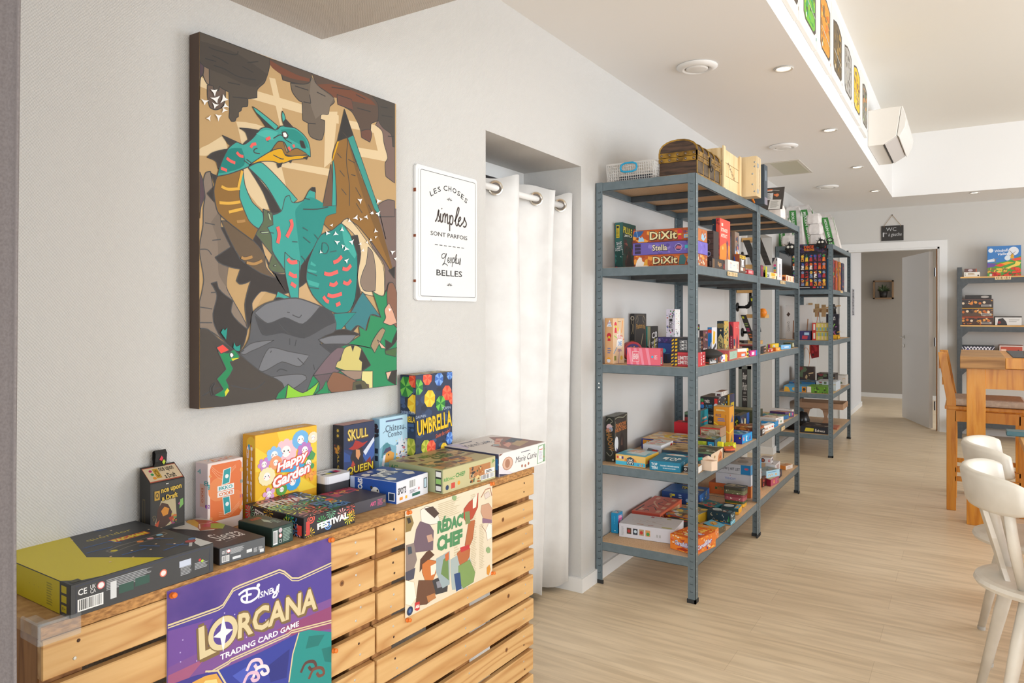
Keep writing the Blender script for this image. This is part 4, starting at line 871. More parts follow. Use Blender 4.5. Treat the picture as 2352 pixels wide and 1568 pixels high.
for l_ in ([(110,1430),(200,1380),(280,1350)],[(330,1350),(500,1380),(590,1320)],[(540,880),(580,960),(650,960)],[(690,870),(760,950)],[(760,790),(780,792)],[(800,810),(850,830),(870,810)],[(890,950),(890,990)],[(780,990),(780,1040)],[(830,1000),(820,1050)],[(680,1245),(710,1225),(760,1240)],[(430,1080),(400,1100)],[(960,1190),(970,1230)],[(840,1140),(890,1190)],[(630,1100),(640,1085)]): fr.ps('f',l_,.003,'#2A2828')
f([(1140,1065),(1200,1065),(1160,1160),(1130,1220),(1170,1240),(1110,1260),(960,1275)],'#77646A'); f([(960,1275),(1110,1255),(1060,1330),(1000,1405),(1010,1340)],'#6A5A5E')
f([(1170,1155),(1175,1130),(1200,1065),(1240,1045),(1290,1045),(1330,1070),(1350,1130),(1400,1195),(1330,1240),(1200,1235),(1130,1210),(1145,1170)],'#CDBF76'); f([(1330,1070),(1400,1195),(1330,1240),(1335,1170),(1312,1150)],'#3E3A36'); f([(1250,1045),(1262,1090),(1275,1045)],'#3E3A36')
f([(1160,1235),(1335,1240),(1325,1300),(1260,1310)],'#9A8272'); f([(1335,1240),(1415,1240),(1415,1368),(1385,1372),(1330,1310)],'#DCD28E')
f([(1060,1345),(1110,1250),(1160,1255),(1280,1310),(1385,1345),(1385,1385),(1100,1405)],'#87604A'); f([(1265,1330),(1300,1315),(1350,1320),(1385,1385),(1260,1390)],'#5E5A44'); f([(1285,1350),(1325,1340),(1335,1375),(1290,1380)],'#3A3830')
f([(765,1340),(880,1405),(1005,1318),(955,1425),(750,1450)],'#8FCB3E'); f([(670,1455),(690,1410),(760,1345),(745,1450)],'#2F8A5A'); f([(970,1420),(1030,1370),(1060,1310),(1080,1410)],'#2F8A5A')
f([(1525,640),(1540,570),(1570,565),(1600,640),(1606,910),(1560,860),(1530,760)],'#87604E'); f([(1505,775),(1540,720),(1570,780),(1600,870),(1550,890),(1495,868),(1515,830)],'#D9A58C'); f([(1535,760),(1555,765),(1545,785)],'#F4F4F4',0)
f([(1400,1050),(1420,1000),(1490,910),(1512,928),(1480,1000),(1430,1100)],'#A08A6C'); f([(1450,1000),(1470,1020),(1520,1070),(1480,1065)],'#E0B49C'); f([(1510,1090),(1600,1000),(1605,930),(1560,1030),(1510,1000),(1515,1050)],'#3E3A36'); f([(1510,1085),(1600,1060),(1590,1130),(1515,1110)],'#4E6A44')
f([(1515,1250),(1560,1240),(1570,1280),(1530,1310)],'#E0B49C'); f([(1560,1240),(1608,1230),(1590,1350),(1530,1310)],'#3E3A36')
f([(225,1085),(260,1095),(310,1100),(350,1075),(395,1130),(340,1165),(320,1170),(345,1220),(320,1270),(290,1310),(310,1350),(310,1400),(280,1438),(195,1425),(240,1400),(270,1380),(220,1300),(290,1225),(270,1180)],'#2F8A5A')
f([(300,1370),(315,1390),(285,1435),(280,1400)],'#D8D23A',0); f([(330,1145),(395,1138),(340,1162)],'#D8D23A',0)
f([(215,1060),(265,1035),(315,1080),(250,1108)],RD_); f([(318,1105),(335,1098),(350,1118),(335,1140),(320,1128)],'#F2F2EE'); f([(180,1430),(170,1370),(200,1330),(210,1340),(190,1370),(200,1420)],'#3A3735')
f([(250,945),(268,915),(280,930),(300,908),(290,1000)],'#2E9488',0); f([(345,1062),(352,1020),(368,1052),(400,1038),(395,1085),(370,1085)],'#2E9488',0)
R = random.Random(3)
def bird(reg,x,y,s_):
    fr.soft = 0; a = R.uniform(0,6.28); s_ *= 1.25; pts = [(x+s_*r_*math.cos(a+t_),y+s_*r_*math.sin(a+t_)) for r_,t_ in ((1,0),(.3,.7),(.95,2.2),(.35,3.1),(.8,4.1),(.3,5.3))]; fr.pp(reg,pts,'#F0EEEA',0); fr.soft = 4
for x,y,s_ in ((215,540,32),(225,600,38),(293,600,36),(135,620,30),(220,650,28),(305,655,26),(295,690,25),(170,755,24),(248,745,30),(1408,1428,24),(1558,1432,24),(1505,1530,16),(1555,1535,20)): bird('e',x,y,s_)
for x,y,s_ in ((1285,68,22),(1322,78,14),(1365,62,18),(1408,32,14),(1455,35,20),(1098,125,14),(1235,90,16),(1065,185,20),(1130,190,20),(1178,158,18),(1140,255,20),(1185,285,16),(1210,305,20),(1252,252,22),(1318,268,14),(1015,330,14),(1213,395,20),(1435,168,18),(1437,215,12),(1398,238,14),(1370,255,12),(1337,318,14),(1565,330,20),(1588,380,14)): bird('f',x,y,s_)
tag(q.build('painting'),'large canvas painting of a teal dragon among cave rocks on the white wall','painting')
# ================================================================== POSTERS ON THE COUNTER
def poster(c4,off): # picture corners tl, tr, bl(on same vertical), height from them
    tl,tr = fp(c4[0],off),fp(c4[1],off); z = (tl.z+tr.z)/2; return tl,tr,z
tl,tr = fp(px('d',10,768),.004),fp(px('d',1042,412),.004); zt = (tl.z+tr.z)/2; W = (tr-tl).dot(ev); Ht = W*1.45
O = Vector((tl.x,tl.y,zt-Ht)); q = MB(); pm = nmat('purple_print','#463482','#74559A',.3,nscale=5,detail=4)
# a slightly cockled sheet
NX,NZ = 14,18; vs = []
for j in range(NZ+1):
    for i in range(NX+1):
        vs.append(O+ev*(W*i/NX)+UP*(Ht*j/NZ)+nv*(-.0004+.0*(math.sin(i*.9+j*.3))))
q.add(vs,[(j*(NX+1)+i,j*(NX+1)+i+1,(j+1)*(NX+1)+i+1,(j+1)*(NX+1)+i) for j in range(NZ) for i in range(NX)],pm)
q.obox(O-nv*.0014,ev*W,UP*Ht,nv*.0008,mat('#E8E4E8'))
fr = Face(q,O,ev*W,UP*Ht,nv,.00014)
def D(pts,c,ol=0,oc='#D9C79A'): fr.pp('d',pts,c,ol,oc)
D([(15,985),(330,880),(430,760),(720,640),(830,690),(1044,590),(1048,800),(15,1250)],mat('#4E3F93',.3)); D([(15,1010),(300,930),(200,1150),(15,1240)],mat('#6E4A98',.3))
D([(15,1240),(300,1100),(800,900),(1048,800),(1048,1010),(300,1330),(15,1400)],mat('#7A4F92',.3)); D([(15,1290),(250,1180),(120,1335),(15,1420)],mat('#A0587C',.3)); D([(700,1000),(1048,850),(1048,990),(800,1040)],mat('#8E4470',.3))
R = random.Random(12)
for i in range(26):
    x,y = R.uniform(30,1030),R.uniform(650,1250)
    if y > 985-.38*x+30: D([(x,y),(x+7,y-3),(x+8,y+5),(x+1,y+8)],'#B9A6D8')
GD = mat('#D8C79C',.3); GD2 = mat('#B9A070',.35)
for dy in (0,16): fr.ps('d',[(14,974+dy),(330,862+dy),(362,842+dy),(425,742+dy),(465,722+dy),(715,624+dy),(745,634+dy),(795,676+dy),(835,676+dy),(1043,580+dy)],.006 if dy == 0 else .004,GD)
for dy in (0,14): fr.ps('d',[(175,1336+dy),(230,1294+dy),(395,1200+dy),(412,1184+dy),(770,1024+dy),(790,1006+dy),(1049,938+dy)],.005,GD)
D([(20,1410),(60,1335),(180,1290),(260,1270),(330,1262),(390,1370),(400,1700),(20,1900)],mat('#3E3A8C',.3)); D([(120,1400),(170,1330),(250,1290),(320,1275),(375,1360),(380,1600),(120,1700)],mat('#D9A24E',.3)); D([(190,1400),(250,1320),(320,1310),(350,1400)],mat('#F0CE86',.3))
D([(335,1256),(600,1140),(838,1018),(800,1150),(770,1336),(760,1600),(395,1700),(385,1350)],mat('#34419A',.3)); D([(420,1290),(560,1200),(620,1250),(480,1340)],mat('#4A5AB8',.3)); D([(640,1230),(780,1120),(760,1300),(660,1330)],mat('#2A3380',.3))
D([(838,1018),(900,1000),(1049,1012),(1060,1336),(1060,1560),(770,1600),(775,1330),(800,1150)],mat('#1F8C88',.3)); D([(900,1040),(1000,1030),(960,1100),(880,1120)],mat('#177470',.3)); D([(980,1120),(1049,1100),(1052,1200),(1000,1200)],mat('#177470',.3))
fr.ps('d',[(838,1018),(800,1150),(775,1330)],.006,GD); fr.ps('d',[(250,1262),(330,1258),(385,1350)],.006,GD)
for k_,(x,y,c_) in enumerate(((560,1210,'#E7C7D2'),(600,1250,'#F2DDE0'),(540,1290,'#DDB6CC'),(900,1220,'#5A3A38'),(950,1260,'#74483C'))):
    fr.ps('d',[(x-50,y+50),(x-20,y-10),(x+30,y-20),(x+45,y+15),(x+15,y+30),(x,y+10)],.012,c_,4)
# lettering
fr.pt('d','L',(210,1192),(318,1140),(205,990),GD,bold=.03,out='#7C6440'); fr.pt('d','RCANA',(455,1060),(952,868),(452,905),GD,bold=.03,out='#7C6440')
fr.k += 1
a_ = fr.uvp('d',362,1022); fr.draw([('c',a_[0],a_[1],.06,'#7C6440',28),('c',a_[0],a_[1]+.001,.057,'#D8C79C',28),('c',a_[0],a_[1],.038,'#55408E',24),('p',[(a_[0],a_[1]+.062),(a_[0]+.016,a_[1]+.012),(a_[0]+.055,a_[1]),(a_[0]+.016,a_[1]-.012),(a_[0],a_[1]-.066),(a_[0]-.016,a_[1]-.012),(a_[0]-.055,a_[1]),(a_[0]-.016,a_[1]+.012)],'#F4F0E8')])
fr.pt('d','TRADING CARD GAME',(342,1194),(838,976),(340,1158),'#EDE6F0',bold=.03)
WH = '#EEEAF4'
fr.ps('d',[(458,782),(500,752),(560,738),(586,752),(578,790),(540,820),(506,828),(482,820),(478,798),(500,786),(540,776)],.0085,WH,4); fr.ps('d',[(508,745),(512,800),(506,836)],.0085,WH,3)
fr.pt('d','ISNE',(582,806),(672,772),(580,768),WH,bold=.02,shear=.1); fr.ps('d',[(672,742),(676,762),(692,760),(704,722)],.008,WH,4); fr.ps('d',[(712,712),(704,760),(692,790),(674,796),(684,774),(712,758)],.007,WH,4); a_ = fr.uvp('d',582,722); fr.draw([('c',a_[0],a_[1],.008,WH,10)])
tag(q.build('poster'),'purple card game poster with large gold lettering pinned to the left pallet','poster')
tl,tr,bl = fp(px('d',1507,258),.004),fp(px('d',2053,78),.004),fp(px('d',1507,930),.004); br_ = fp(px('d',2053,650),.004)
W = (tr-tl).dot(ev); zt = (tl.z+tr.z)/2; zb = (bl.z+br_.z)/2; O = Vector((tl.x,tl.y,zb)); q = MB(); q.obox(O-nv*.0012,ev*W,UP*(zt-zb),nv*.0012,mat('#E3D5BB',.35))
fr = Face(q,O,ev*W,UP*(zt-zb),nv,.00014)
for (u0,v0,u1,v1,n_) in ((.34,.80,.62,.97,9),(.72,.10,.80,.95,46),(.83,.12,.90,.60,26),(.28,.08,.47,.22,8),(.52,.3,.58,.5,8)): fr.draw([('l',u0,v0,u1,v1,n_,'#CBBB9C')])
fr.k += 1
D([(1600,250),(1640,225),(1700,240),(1728,330),(1640,345),(1608,330)],'#E9DED2',.004,'#6A5040'); D([(1625,240),(1680,225),(1720,270),(1690,300),(1650,265)],'#4A3A34'); D([(1600,320),(1660,340),(1685,380),(1680,500),(1570,515),(1560,460),(1575,370)],'#6E5A66',.003,'#4A3A40'); D([(1640,410),(1672,400),(1684,440),(1650,452)],'#C29A84')
D([(1507,290),(1545,280),(1560,330),(1540,380),(1507,390)],'#8C7444'); D([(1515,300),(1535,295),(1545,325),(1525,335)],'#2E2A26')
D([(1510,470),(1560,455),(1580,560),(1560,620),(1510,650)],'#8A7A74'); D([(1520,480),(1545,478),(1550,520),(1525,530)],'#3E4A56')
D([(1508,640),(1570,610),(1560,680),(1508,700)],'#4A4A5A')
D([(1600,560),(1640,510),(1660,500),(1690,530),(1640,575),(1596,640)],'#5A3A2A'); D([(1612,590),(1650,560),(1716,570),(1700,640),(1680,690),(1630,690),(1612,640)],'#C8743A',.003,'#5A3020'); D([(1665,600),(1714,575),(1690,650),(1668,660)],'#EFE0CC')
D([(1590,690),(1680,690),(1700,760),(1690,800),(1640,840),(1570,850),(1580,760)],'#6A4632',.003,'#3E2A20'); D([(1675,690),(1740,660),(1775,700),(1770,760),(1700,780)],'#3A3A3E'); D([(1700,700),(1730,690),(1738,730),(1708,740)],'#8A8A92'); D([(1640,790),(1690,770),(1700,800),(1650,830)],'#B87A4A')
D([(1700,555),(1785,505),(1785,715),(1740,740),(1700,640)],'#9AAAAE'); D([(1745,560),(1775,530),(1780,690),(1730,650)],'#6E8A52'); D([(1755,530),(1780,510),(1780,560),(1760,570)],'#C8683A')
D([(1790,560),(1900,490),(1925,600),(1935,700),(1870,745),(1800,750),(1790,640)],'#A8B4B2'); D([(1880,470),(1905,320),(1945,310),(1930,430),(1905,490)],'#B4673E',.003,'#6A3A24'); D([(1830,520),(1870,480),(1915,490),(1910,540),(1880,600),(1850,600),(1838,560)],'#B4673E'); D([(1850,485),(1905,465),(1912,490),(1856,515)],'#C23A3A')
D([(1840,600),(1910,560),(1945,640),(1935,700),(1870,740),(1840,690)],'#7E9A5A',.003,'#4E6A3A'); D([(1812,650),(1850,640),(1860,740),(1826,760)],'#2E4A7A')
D([(1875,240),(1905,200),(1930,180),(1965,140),(1962,230),(1930,300),(1890,330),(1868,290)],'#B44A34',.003,'#6A2A20'); D([(1930,180),(1960,145),(1950,230),(1930,240)],'#F0E2D0'); D([(1880,260),(1910,255),(1915,330),(1885,340)],'#7A8A5A')
D([(1985,220),(2030,205),(2053,240),(2050,310),(1995,300),(1980,260)],'#C79A7E',.003,'#8A6450'); D([(1990,300),(2050,310),(2050,330),(1990,330)],'#8A6A80'); fr.ps('d',[(1982,170),(2010,120),(2040,110),(2050,160)],.01,'#A8694A'); D([(2000,150),(2030,130),(2040,160),(2010,180)],'#D8C8BC',.003,'#8A5A4A')
D([(1985,345),(2010,380),(2030,330),(2050,340),(2050,420),(2022,438),(2015,390)],'#F0E8DC',.003,'#9A5A4A')
D([(1507,690),(1560,700),(1575,800),(1540,850),(1507,840)],'#EFE6D6',.003,'#C8A86A')
for a,b in ((1815,170),(2028,500)): D([(a-14,b-12),(a,b-22),(a+14,b-8),(a+10,b+16),(a-4,b+20),(a-16,b+6)],'#8FA878')
D([(2018,610),(2035,590),(2042,620),(2030,660),(2018,650)],'#D8923A')
fr.pt('d',"RÉDAC'",(1708,400),(1872,345),(1708,300),'#4E8A5C',bold=.06); fr.pt('d','CHEF',(1705,515),(1865,455),(1705,418),'#4E8A5C',bold=.06)
a_ = fr.uvp('d',1535,882); fr.draw([('c',a_[0],a_[1],.042,'#1F3558',18),('c',a_[0],a_[1],.02,'#4A6A9A',12)]); D([(1566,830),(1596,822),(1596,870),(1580,882),(1566,876)],'#C8393A'); fr.pt('d','AEG',(1569,868),(1594,860),(1569,848),'#F4F0E8',bold=.05)
tag(q.build('poster'),'cream poster with animal journalists and green lettering pinned to the right pallet','poster')
# ================================================================== GAME BOXES ON THE COUNTER
GC = 'game boxes on the pallet counter'
SMALL = ['#E8E4DC','#C8C4BC']
def legal(c='#B8BABC',bc=True):
    a = [('l',.22,.5,.55,.86,7,c),('l',.74,.2,.84,.5,6,c),('l',.85,.25,.96,.5,5,c)]
    if bc: a += [('b',.04,.12,.2,.5,'#222222'),('t','CE',.07,.72,.055,.2,'#E8E8E8',dict(bold=.02)),('t','UK',.135,.78,.035,.13,'#E8E8E8'),('t','CA',.135,.64,.035,.13,'#E8E8E8'),('c',.185,.74,.12,'#D87070'),('c',.185,.74,.09,'#F0F0F0')]
    return a
YE = '#D6C414'
dots = [(.36,.20),(.42,.30),(.50,.17),(.57,.30),(.66,.22),(.75,.3),(.83,.2),(.88,.42),(.62,.8),(.74,.86),(.45,.86),(.92,.66),(.80,.58)]
ta = [('p',[(0,.12),(.08,.03),(.2,0),(.62,0),(.32,.42),(.48,.95),(.3,1),(.12,1),(0,.9)],YE),
      ('t','quoridor',.67,.76,.34,.07,'#C4B02A'),('r',.60,.57,.88,.65,'#C8501E'),('t','PAC-MAN',.74,.61,.26,.065,'#E8D23A',dict(bold=.06)),
      ('p',[(.46,.36),(.6,.40),(.72,.41),(.86,.42),(.95,.46),(.95,.52),(.84,.5),(.7,.48),(.58,.48),(.46,.44)],'#77736A'),('p',[(.47,.37),(.6,.41),(.72,.42),(.86,.43),(.94,.47),(.94,.50),(.84,.49),(.7,.47),(.58,.465),(.47,.43)],'#3A3834'),
      ('c',.50,.40,.022,YE),('c',.72,.445,.022,'#E0853A'),('c',.8,.45,.022,'#E8A0A8'),('c',.89,.475,.022,'#7AB8D8'),
      ('s',[(.40,.62),(.60,.62),(.62,.52)],.012,'#2E62A4'),('s',[(.36,.5),(.54,.49)],.012,'#2E62A4'),('s',[(.48,.27),(.66,.27)],.012,'#2E62A4'),('s',[(.66,.36),(.74,.24)],.012,'#2E62A4'),('s',[(.70,.13),(.88,.16)],.012,'#2E62A4'),('s',[(.79,.24),(.87,.1)],.012,'#2E62A4'),('s',[(.82,.42),(.9,.32)],.012,'#2E62A4'),('s',[(.66,.95),(.74,.92)],.012,'#2E62A4'),
      ('p',[(.9,0),(1,0),(1,.2),(.92,.1)],'#D8D8D4'),('s',[(.86,.06),(.98,.22)],.02,'#C8C8C8'),('c',.93,.16,.035,'#A83A3A'),('c',.97,.2,.025,'#4A7AAA'),('r',.02,.02,.08,.07,'#3A3A2A')] + [('c',a,b_,.008,'#E8C8A0',8) for a,b_ in dots]
bx('a','large flat dark grey and yellow game box at the left end of the counter',ZT,(445,1165,950),(-41,747,'t'),(1355,680,'t'),['#3C3D3F',YE,'#3C3D3F','#3C3D3F'],
   dict(L=[('r',.88,0,1,1,'#3C3D3F'),('r',.9,.1,.96,.32,YE),('r',.9,.4,.96,.62,YE),('r',.9,.7,.96,.92,YE),('t','8+',.93,.21,.04,.1,'#3C3D3F'),('l',.72,.12,.8,.85,9,'#A69A20'),('c',.5,.55,.012,'#3C3D3F'),('c',.56,.55,.012,'#3C3D3F'),('c',.62,.55,.012,'#3C3D3F')],
        R=legal('#9FA2A6')+[('r',.245,.2,.285,.75,'#D8DADC'),('r',.30,.28,.4,.56,'#2E5248'),('r',.41,.34,.51,.62,'#2E5248'),('c',.61,.5,.13,'#D8705A'),('c',.61,.5,.09,'#EADCD8'),('r',.73,.5,.82,.72,'#C3CBDC'),('c',.89,.56,.05,'#C8393A'),('c',.91,.5,.05,'#A8C83A'),('s',[(.03,.06),(.03,.93),(.97,.93),(.97,.06)],.012,'#2F3E66')],T=ta),group=GC)
bx('b','flat black game box with a rainbow ridge and white script, second on the counter',ZT,(850,1325,1175),(390,968,'t'),(1335,1155,'b'),['#35343A','#2A2829','#55585C','#D6D0C8'],
   dict(R=legal('#B0B2B4')+[('r',.27,.14,.45,.3,'#D8DADC'),('r',.58,.3,.7,.5,'#D8DADC'),('r',.88,.1,.97,.3,'#D8DADC')],
        T=[('p',[(0,0),(1,0),(1,.62),(.86,.6),(.62,.52),(.42,.60),(.3,.74),(.18,.82),(.12,.98),(.04,.92),(0,.95)],'#373032'),('p',[(.42,.60),(.52,.72),(.58,.96),(.66,1),(.8,1),(.95,.86),(1,.8),(1,.62),(.8,.52)],'#A8532C'),('p',[(.5,.7),(.58,.95),(.68,1),(.8,.98),(.72,.84)],'#D8A23A'),('p',[(.6,.7),(.95,.84),(1,.74),(.8,.6)],'#B83A44'),('p',[(.66,.6),(.86,.74),(1,.68),(1,.60),(.8,.5)],'#8FA838'),('s',[(.5,.66),(.68,.8),(.85,.76),(1,.78)],.012,'#E8C8B8'),
           ('t','Siesta',.55,.30,.62,.24,'#E4E0DC',dict(shear=.35)),('s',[(.3,.12),(.62,.16)],.008,'#8A8482')]),group=GC)
bx('b','small dark green card game box between the black box and the fireworks box',ZT,(1310,1000),(1045,920,'t'),(1465,938,'t'),['#24382F','#1E2F29','#24413A','#23372F'],
   dict(R=[('b',.03,.08,.24,.85,'#222'),('l',.5,.1,.95,.85,9,'#8FA89C'),('c',.38,.8,.13,'#C8B8C0'),('c',.38,.5,.12,'#D88080'),('c',.38,.5,.08,'#E8E8E8'),('t','CE',.38,.2,.14,.18,'#E8E8E8')],T=[('t','MONSTER',.5,.8,.5,.15,'#B8442E',dict(bold=.03)),('p',[(.5,.3),(.65,.5),(.6,.7),(.42,.5)],'#A8B8A8'),('l',.62,.2,.9,.5,4,'#7A9A8A')]),h=.042,top=True,group=GC)
FWC = ['#E05A4A','#F0C030','#3FAE5A','#6FA0DC','#7FC8A0','#E8A0A0','#D8E04A']
def fireworks(seed,n,sz):
    R = random.Random(seed); o_ = []
    pts = []
    while len(pts) < n:
        u,v = R.uniform(.05,.95),R.uniform(.08,.92)
        if all(abs(u-a)+abs(v-b_) > sz*1.2 for a,b_ in pts): pts.append((u,v))
        elif R.random() < .02: pts.append((u,v))
    for i,(u,v) in enumerate(pts):
        c_ = FWC[i % 7]
        if i % 4 == 3: o_ += [('c',u,v,sz*.8,c_,12),('c',u,v,sz*.6,'#2C2A2C',12),('c',u,v,sz*.42,c_,10),('c',u,v,sz*.22,'#2C2A2C',8)]
        else: o_.append(('x',u,v,sz,9+i % 5,c_,.2))
    return o_
bx('b','black game box covered in colourful chalk fireworks at the middle of the counter',ZT,(1585,1090,910),(1050,770,'t'),(2135,905,'b'),['#2B292C','#221F22','#2B292C','#343032'],
   dict(R=fireworks(2,9,.3)+[('r',.03,.1,.10,.8,'#C8443E'),('t','FESTIVAL',.55,.45,.62,.34,'#F4F0EC',dict(bold=.05,rot=4))],L=[('r',0,0,.09,1,'#D8393A')]+fireworks(4,7,.38)[:]+[('t','FESTIVAL',.3,.6,.26,.4,'#F0F0EC',dict(rot=-12,bold=.03)),('B',6,60,['#3A78C0','#2A68B0','#4A90D0'],.76,.02,.9,.96,.05),('r',.9,.1,.97,.6,'#D8443A')],
        T=fireworks(9,22,.13)+[('B',3,80,['#3E6A94','#4A7AAA'],.55,.05,1,.42,.03),('t','FESTIVAL',.42,.72,.78,.18,'#EAE4DA',dict(bold=.05,rot=-7)),('c',.93,.36,.05,'#D8482E')]),group=GC)
Pt = onz((783,1192),ZT)
bx('P','dark grey game box with pink print, half hidden behind the fireworks box',ZT,(783,1192,1163),(704,1142,'t'),(884,1161,'b'),['#37363E','#2E2D34','#4C4A52','#3A3740'],
   dict(R=[('t','ART',.70,.5,.13,.35,'#D85A8A',dict(bold=.04)),('l',.8,.2,.93,.8,5,'#B85A80'),('c',.96,.5,.14,'#8A6A50')],T=[('p',[(.35,.55),(.95,.7),(.95,1),(.3,1)],'#A8344E'),('B',3,30,['#D8703A','#C83A6A','#E8A04A','#3A2E3E'],.4,.6,.95,.98,.06)]),group=GC)
def ekko(dx=0):
    o_ = [('p',[(.06,.03),(.9,.03),(.97,.1),(.97,.92),(.92,.97),(.1,.97),(.05,.9)],'#E2743A'),('c',.3,.55,.2,'#E98A50'),('c',.75,.3,.18,'#E68046')]
    o_ += [('s',sm([(.1,.95-.03*k),(.4,.8-.05*k),(.8,.9-.02*k)],4),.006,'#F0B088') for k in range(3)] + [('s',sm([(.3,.1+.03*k),(.6,.06+.03*k),(.9,.2+.03*k)],4),.006,'#F0B088') for k in range(3)]
    o_ += [('p',[(.38,.60),(.43,.86),(.66,.88),(.62,.62)],'#F4E8DC'),('p',[(.4,.61),(.45,.85),(.64,.87),(.6,.63)],'#2E9CA0'),('p',[(.4,.4),(.45,.1),(.66,.12),(.62,.4)],'#F4E8DC'),('p',[(.42,.39),(.47,.11),(.64,.13),(.6,.39)],'#2E9CA0'),('c',.53,.74,.035,'#F0F0EC'),('c',.54,.27,.035,'#F0F0EC')]
    o_ += [('r',.26,.51,.74,.60,'#F2EEE8'),('t','EKKO',.5,.555,.4,.06,'#2E9CA0',dict(bold=.03)),('r',.26,.41,.74,.50,'#F2EEE8'),('t','EKKO',.5,.455,.4,.06,'#E2743A',dict(rot=180,bold=.03))]
    return o_
nums = [('t','8',.02,.62,.06,.09,'#2E9CA0',dict(bold=.03)),('t','6',.06,.8,.09,.05,'#E8A05A',dict(bold=.03)),('t','12',.0,.3,.1,.06,'#8A4A9A',dict(bold=.03)),('t','9',.08,.08,.08,.07,'#E8A05A',dict(bold=.03)),('t','8',.96,.6,.07,.06,'#2E9CA0'),('t','21',.95,.35,.09,.05,'#8A4A9A'),('c',.97,.8,.04,'#E8A05A'),('c',.96,.15,.04,'#E8A05A')]
wallbox('upright orange and white card game box with teal cards leaning by the wall',ZT,449,477,558,1065.2,['#E8D8D4','#E3CFD2','#EAD9D2','#E0C9C4'],
   dict(R=ekko()+nums,L=[('r',.35,.28,.8,.66,'#E8B8A8'),('t','EKKO',.57,.47,.30*2.6,.055,'#D8704A',dict(rot=-90,bold=.03)),('t','4',.3,.86,.3,.08,'#2E9CA0'),('t','8',.9,.68,.4,.08,'#2E9CA0'),('c',.9,.3,.03,'#8A4A9A')],T=[('B',4,24,['#2E9CA0','#E8A05A','#D8704A'],.1,.1,.9,.9,.12)]),vb=1207,group=GC)
def flower(u,v,r_,n,pc2,fc='#F6F2EE',eyes=True):
    o_ = []
    for i in range(n):
        a = 6.283*i/n+u*9; o_.append(('c',u+.0+r_*.75*math.cos(a),v+r_*.75*math.sin(a)*1.0,r_*.42,pc2,10))
    o_ += [('c',u,v,r_*.62,pc2,14),('c',u,v,r_*.52,fc,14)]
    if eyes: o_ += [('c',u-r_*.2,v+r_*.05,r_*.08,'#333',7),('c',u+r_*.2,v+r_*.05,r_*.08,'#333',7),('c',u-r_*.33,v-r_*.13,r_*.08,'#E8606A',6),('c',u+r_*.33,v-r_*.13,r_*.08,'#E8606A',6)]
    return o_
rays = [('p',[(.5,.42)]+[(.5+1.2*math.cos(6.283*(i+k_)/9),.42+1.2*math.sin(6.283*(i+k_)/9)) for k_ in (0,.22,.45)],'#F3CE38') for i in range(9)]
hg = rays+flower(.48,.68,.17,9,'#F0C4CC')+flower(.72,.82,.13,16,'#6FB4E4')+flower(.29,.66,.12,7,'#8FC0EC')+flower(.79,.64,.12,7,'#BC7AC0')+flower(.13,.55,.09,6,'#C88ACB')+flower(.31,.54,.09,14,'#F0A070')+flower(.93,.82,.08,14,'#F4E0C0')+flower(.17,.36,.12,12,'#F6E8B4')+flower(.85,.42,.11,3,'#4E9A58')+flower(.58,.19,.12,14,'#3EA4DC')+flower(.89,.23,.09,4,'#F09A3A','#F4A84A')+flower(.40,.11,.08,16,'#5AA03A')+flower(.2,.09,.09,5,'#E0A8D4')+[('p',[(.93,.46),(.97,.55),(.9,.62),(.84,.5)],'#4E9A58'),('p',[(.38,.38),(.6,.34),(.78,.4),(.75,.46),(.5,.5),(.4,.46)],'#3FA6D8'),
     ('t','Happy',.58,.50,.54,.17,'#F8F6F4',dict(rot=12,shear=.3,bold=.04,out='#E85A48')),('t','Garden',.56,.30,.62,.17,'#F8F6F4',dict(rot=11,shear=.3,bold=.04,out='#E85A48'))]
wallbox('big upright yellow game box with smiling flowers beside the orange and white one',ZT,557,585.7,728,1000,['#E2A414','#DB9A10','#EDB81C','#DDA018'],
   dict(R=hg,L=[('c',.7,.88,.1,'#E8BC2A'),('c',.35,.82,.012,'#D8503A'),('r',.45,.78,.6,.86,'#3A9AD0'),('c',.7,.84,.015,'#D8503A'),('t','Happy',.72,.42,.7*4.2,.055,'#F4E8F4',dict(rot=-90,bold=.03)),('t','Garden',.42,.42,.7*4.4,.05,'#F4E8F4',dict(rot=-90,bold=.03))],T=[('t','Garden',.68,.5,.4,.5,'#D8C8D8'),('c',.2,.5,.12,'#E8D8B8')]),vb=1157,group=GC)
sk = [('p',[(0,.55),(.3,.45),(.35,.2),(0,.1)],'#253768'),('p',[(.6,.35),(1,.62),(1,.3),(.75,.15)],'#3A5AA0'),('p',[(.62,.42),(.98,.68),(1,.6),(.7,.34)],'#D8DCE8'),('p',[(.0,.3),(.2,.28),(.2,.4),(0,.5)],'#2E4A8A'),
      ('p',[(.2,.36),(.3,.52),(.45,.56),(.6,.5),(.62,.2),(.5,.1),(.3,.12),(.25,.25)],'#2A1F22'),('p',[(.38,.5),(.5,.48),(.53,.38),(.46,.28),(.38,.36)],'#D8925E'),('p',[(.14,.54),(.28,.58),(.36,.68),(.5,.64),(.6,.6),(.78,.62),(.62,.54),(.45,.5),(.28,.5)],'#A8281E'),('p',[(.28,.3),(.36,.2),(.3,.1),(.2,.15)],'#B03A24'),('p',[(.62,.16),(.86,.3),(.9,.1)],'#8A2A22'),
      ('t','SKULL',.45,.80,.66,.20,'#E4C860',dict(bold=.02,taper=-.3,out='#5A3A10')),('t','QUEEN',.52,.10,.86,.17,'#DDC030',dict(bold=.02,taper=.2,out='#4A3010'))]
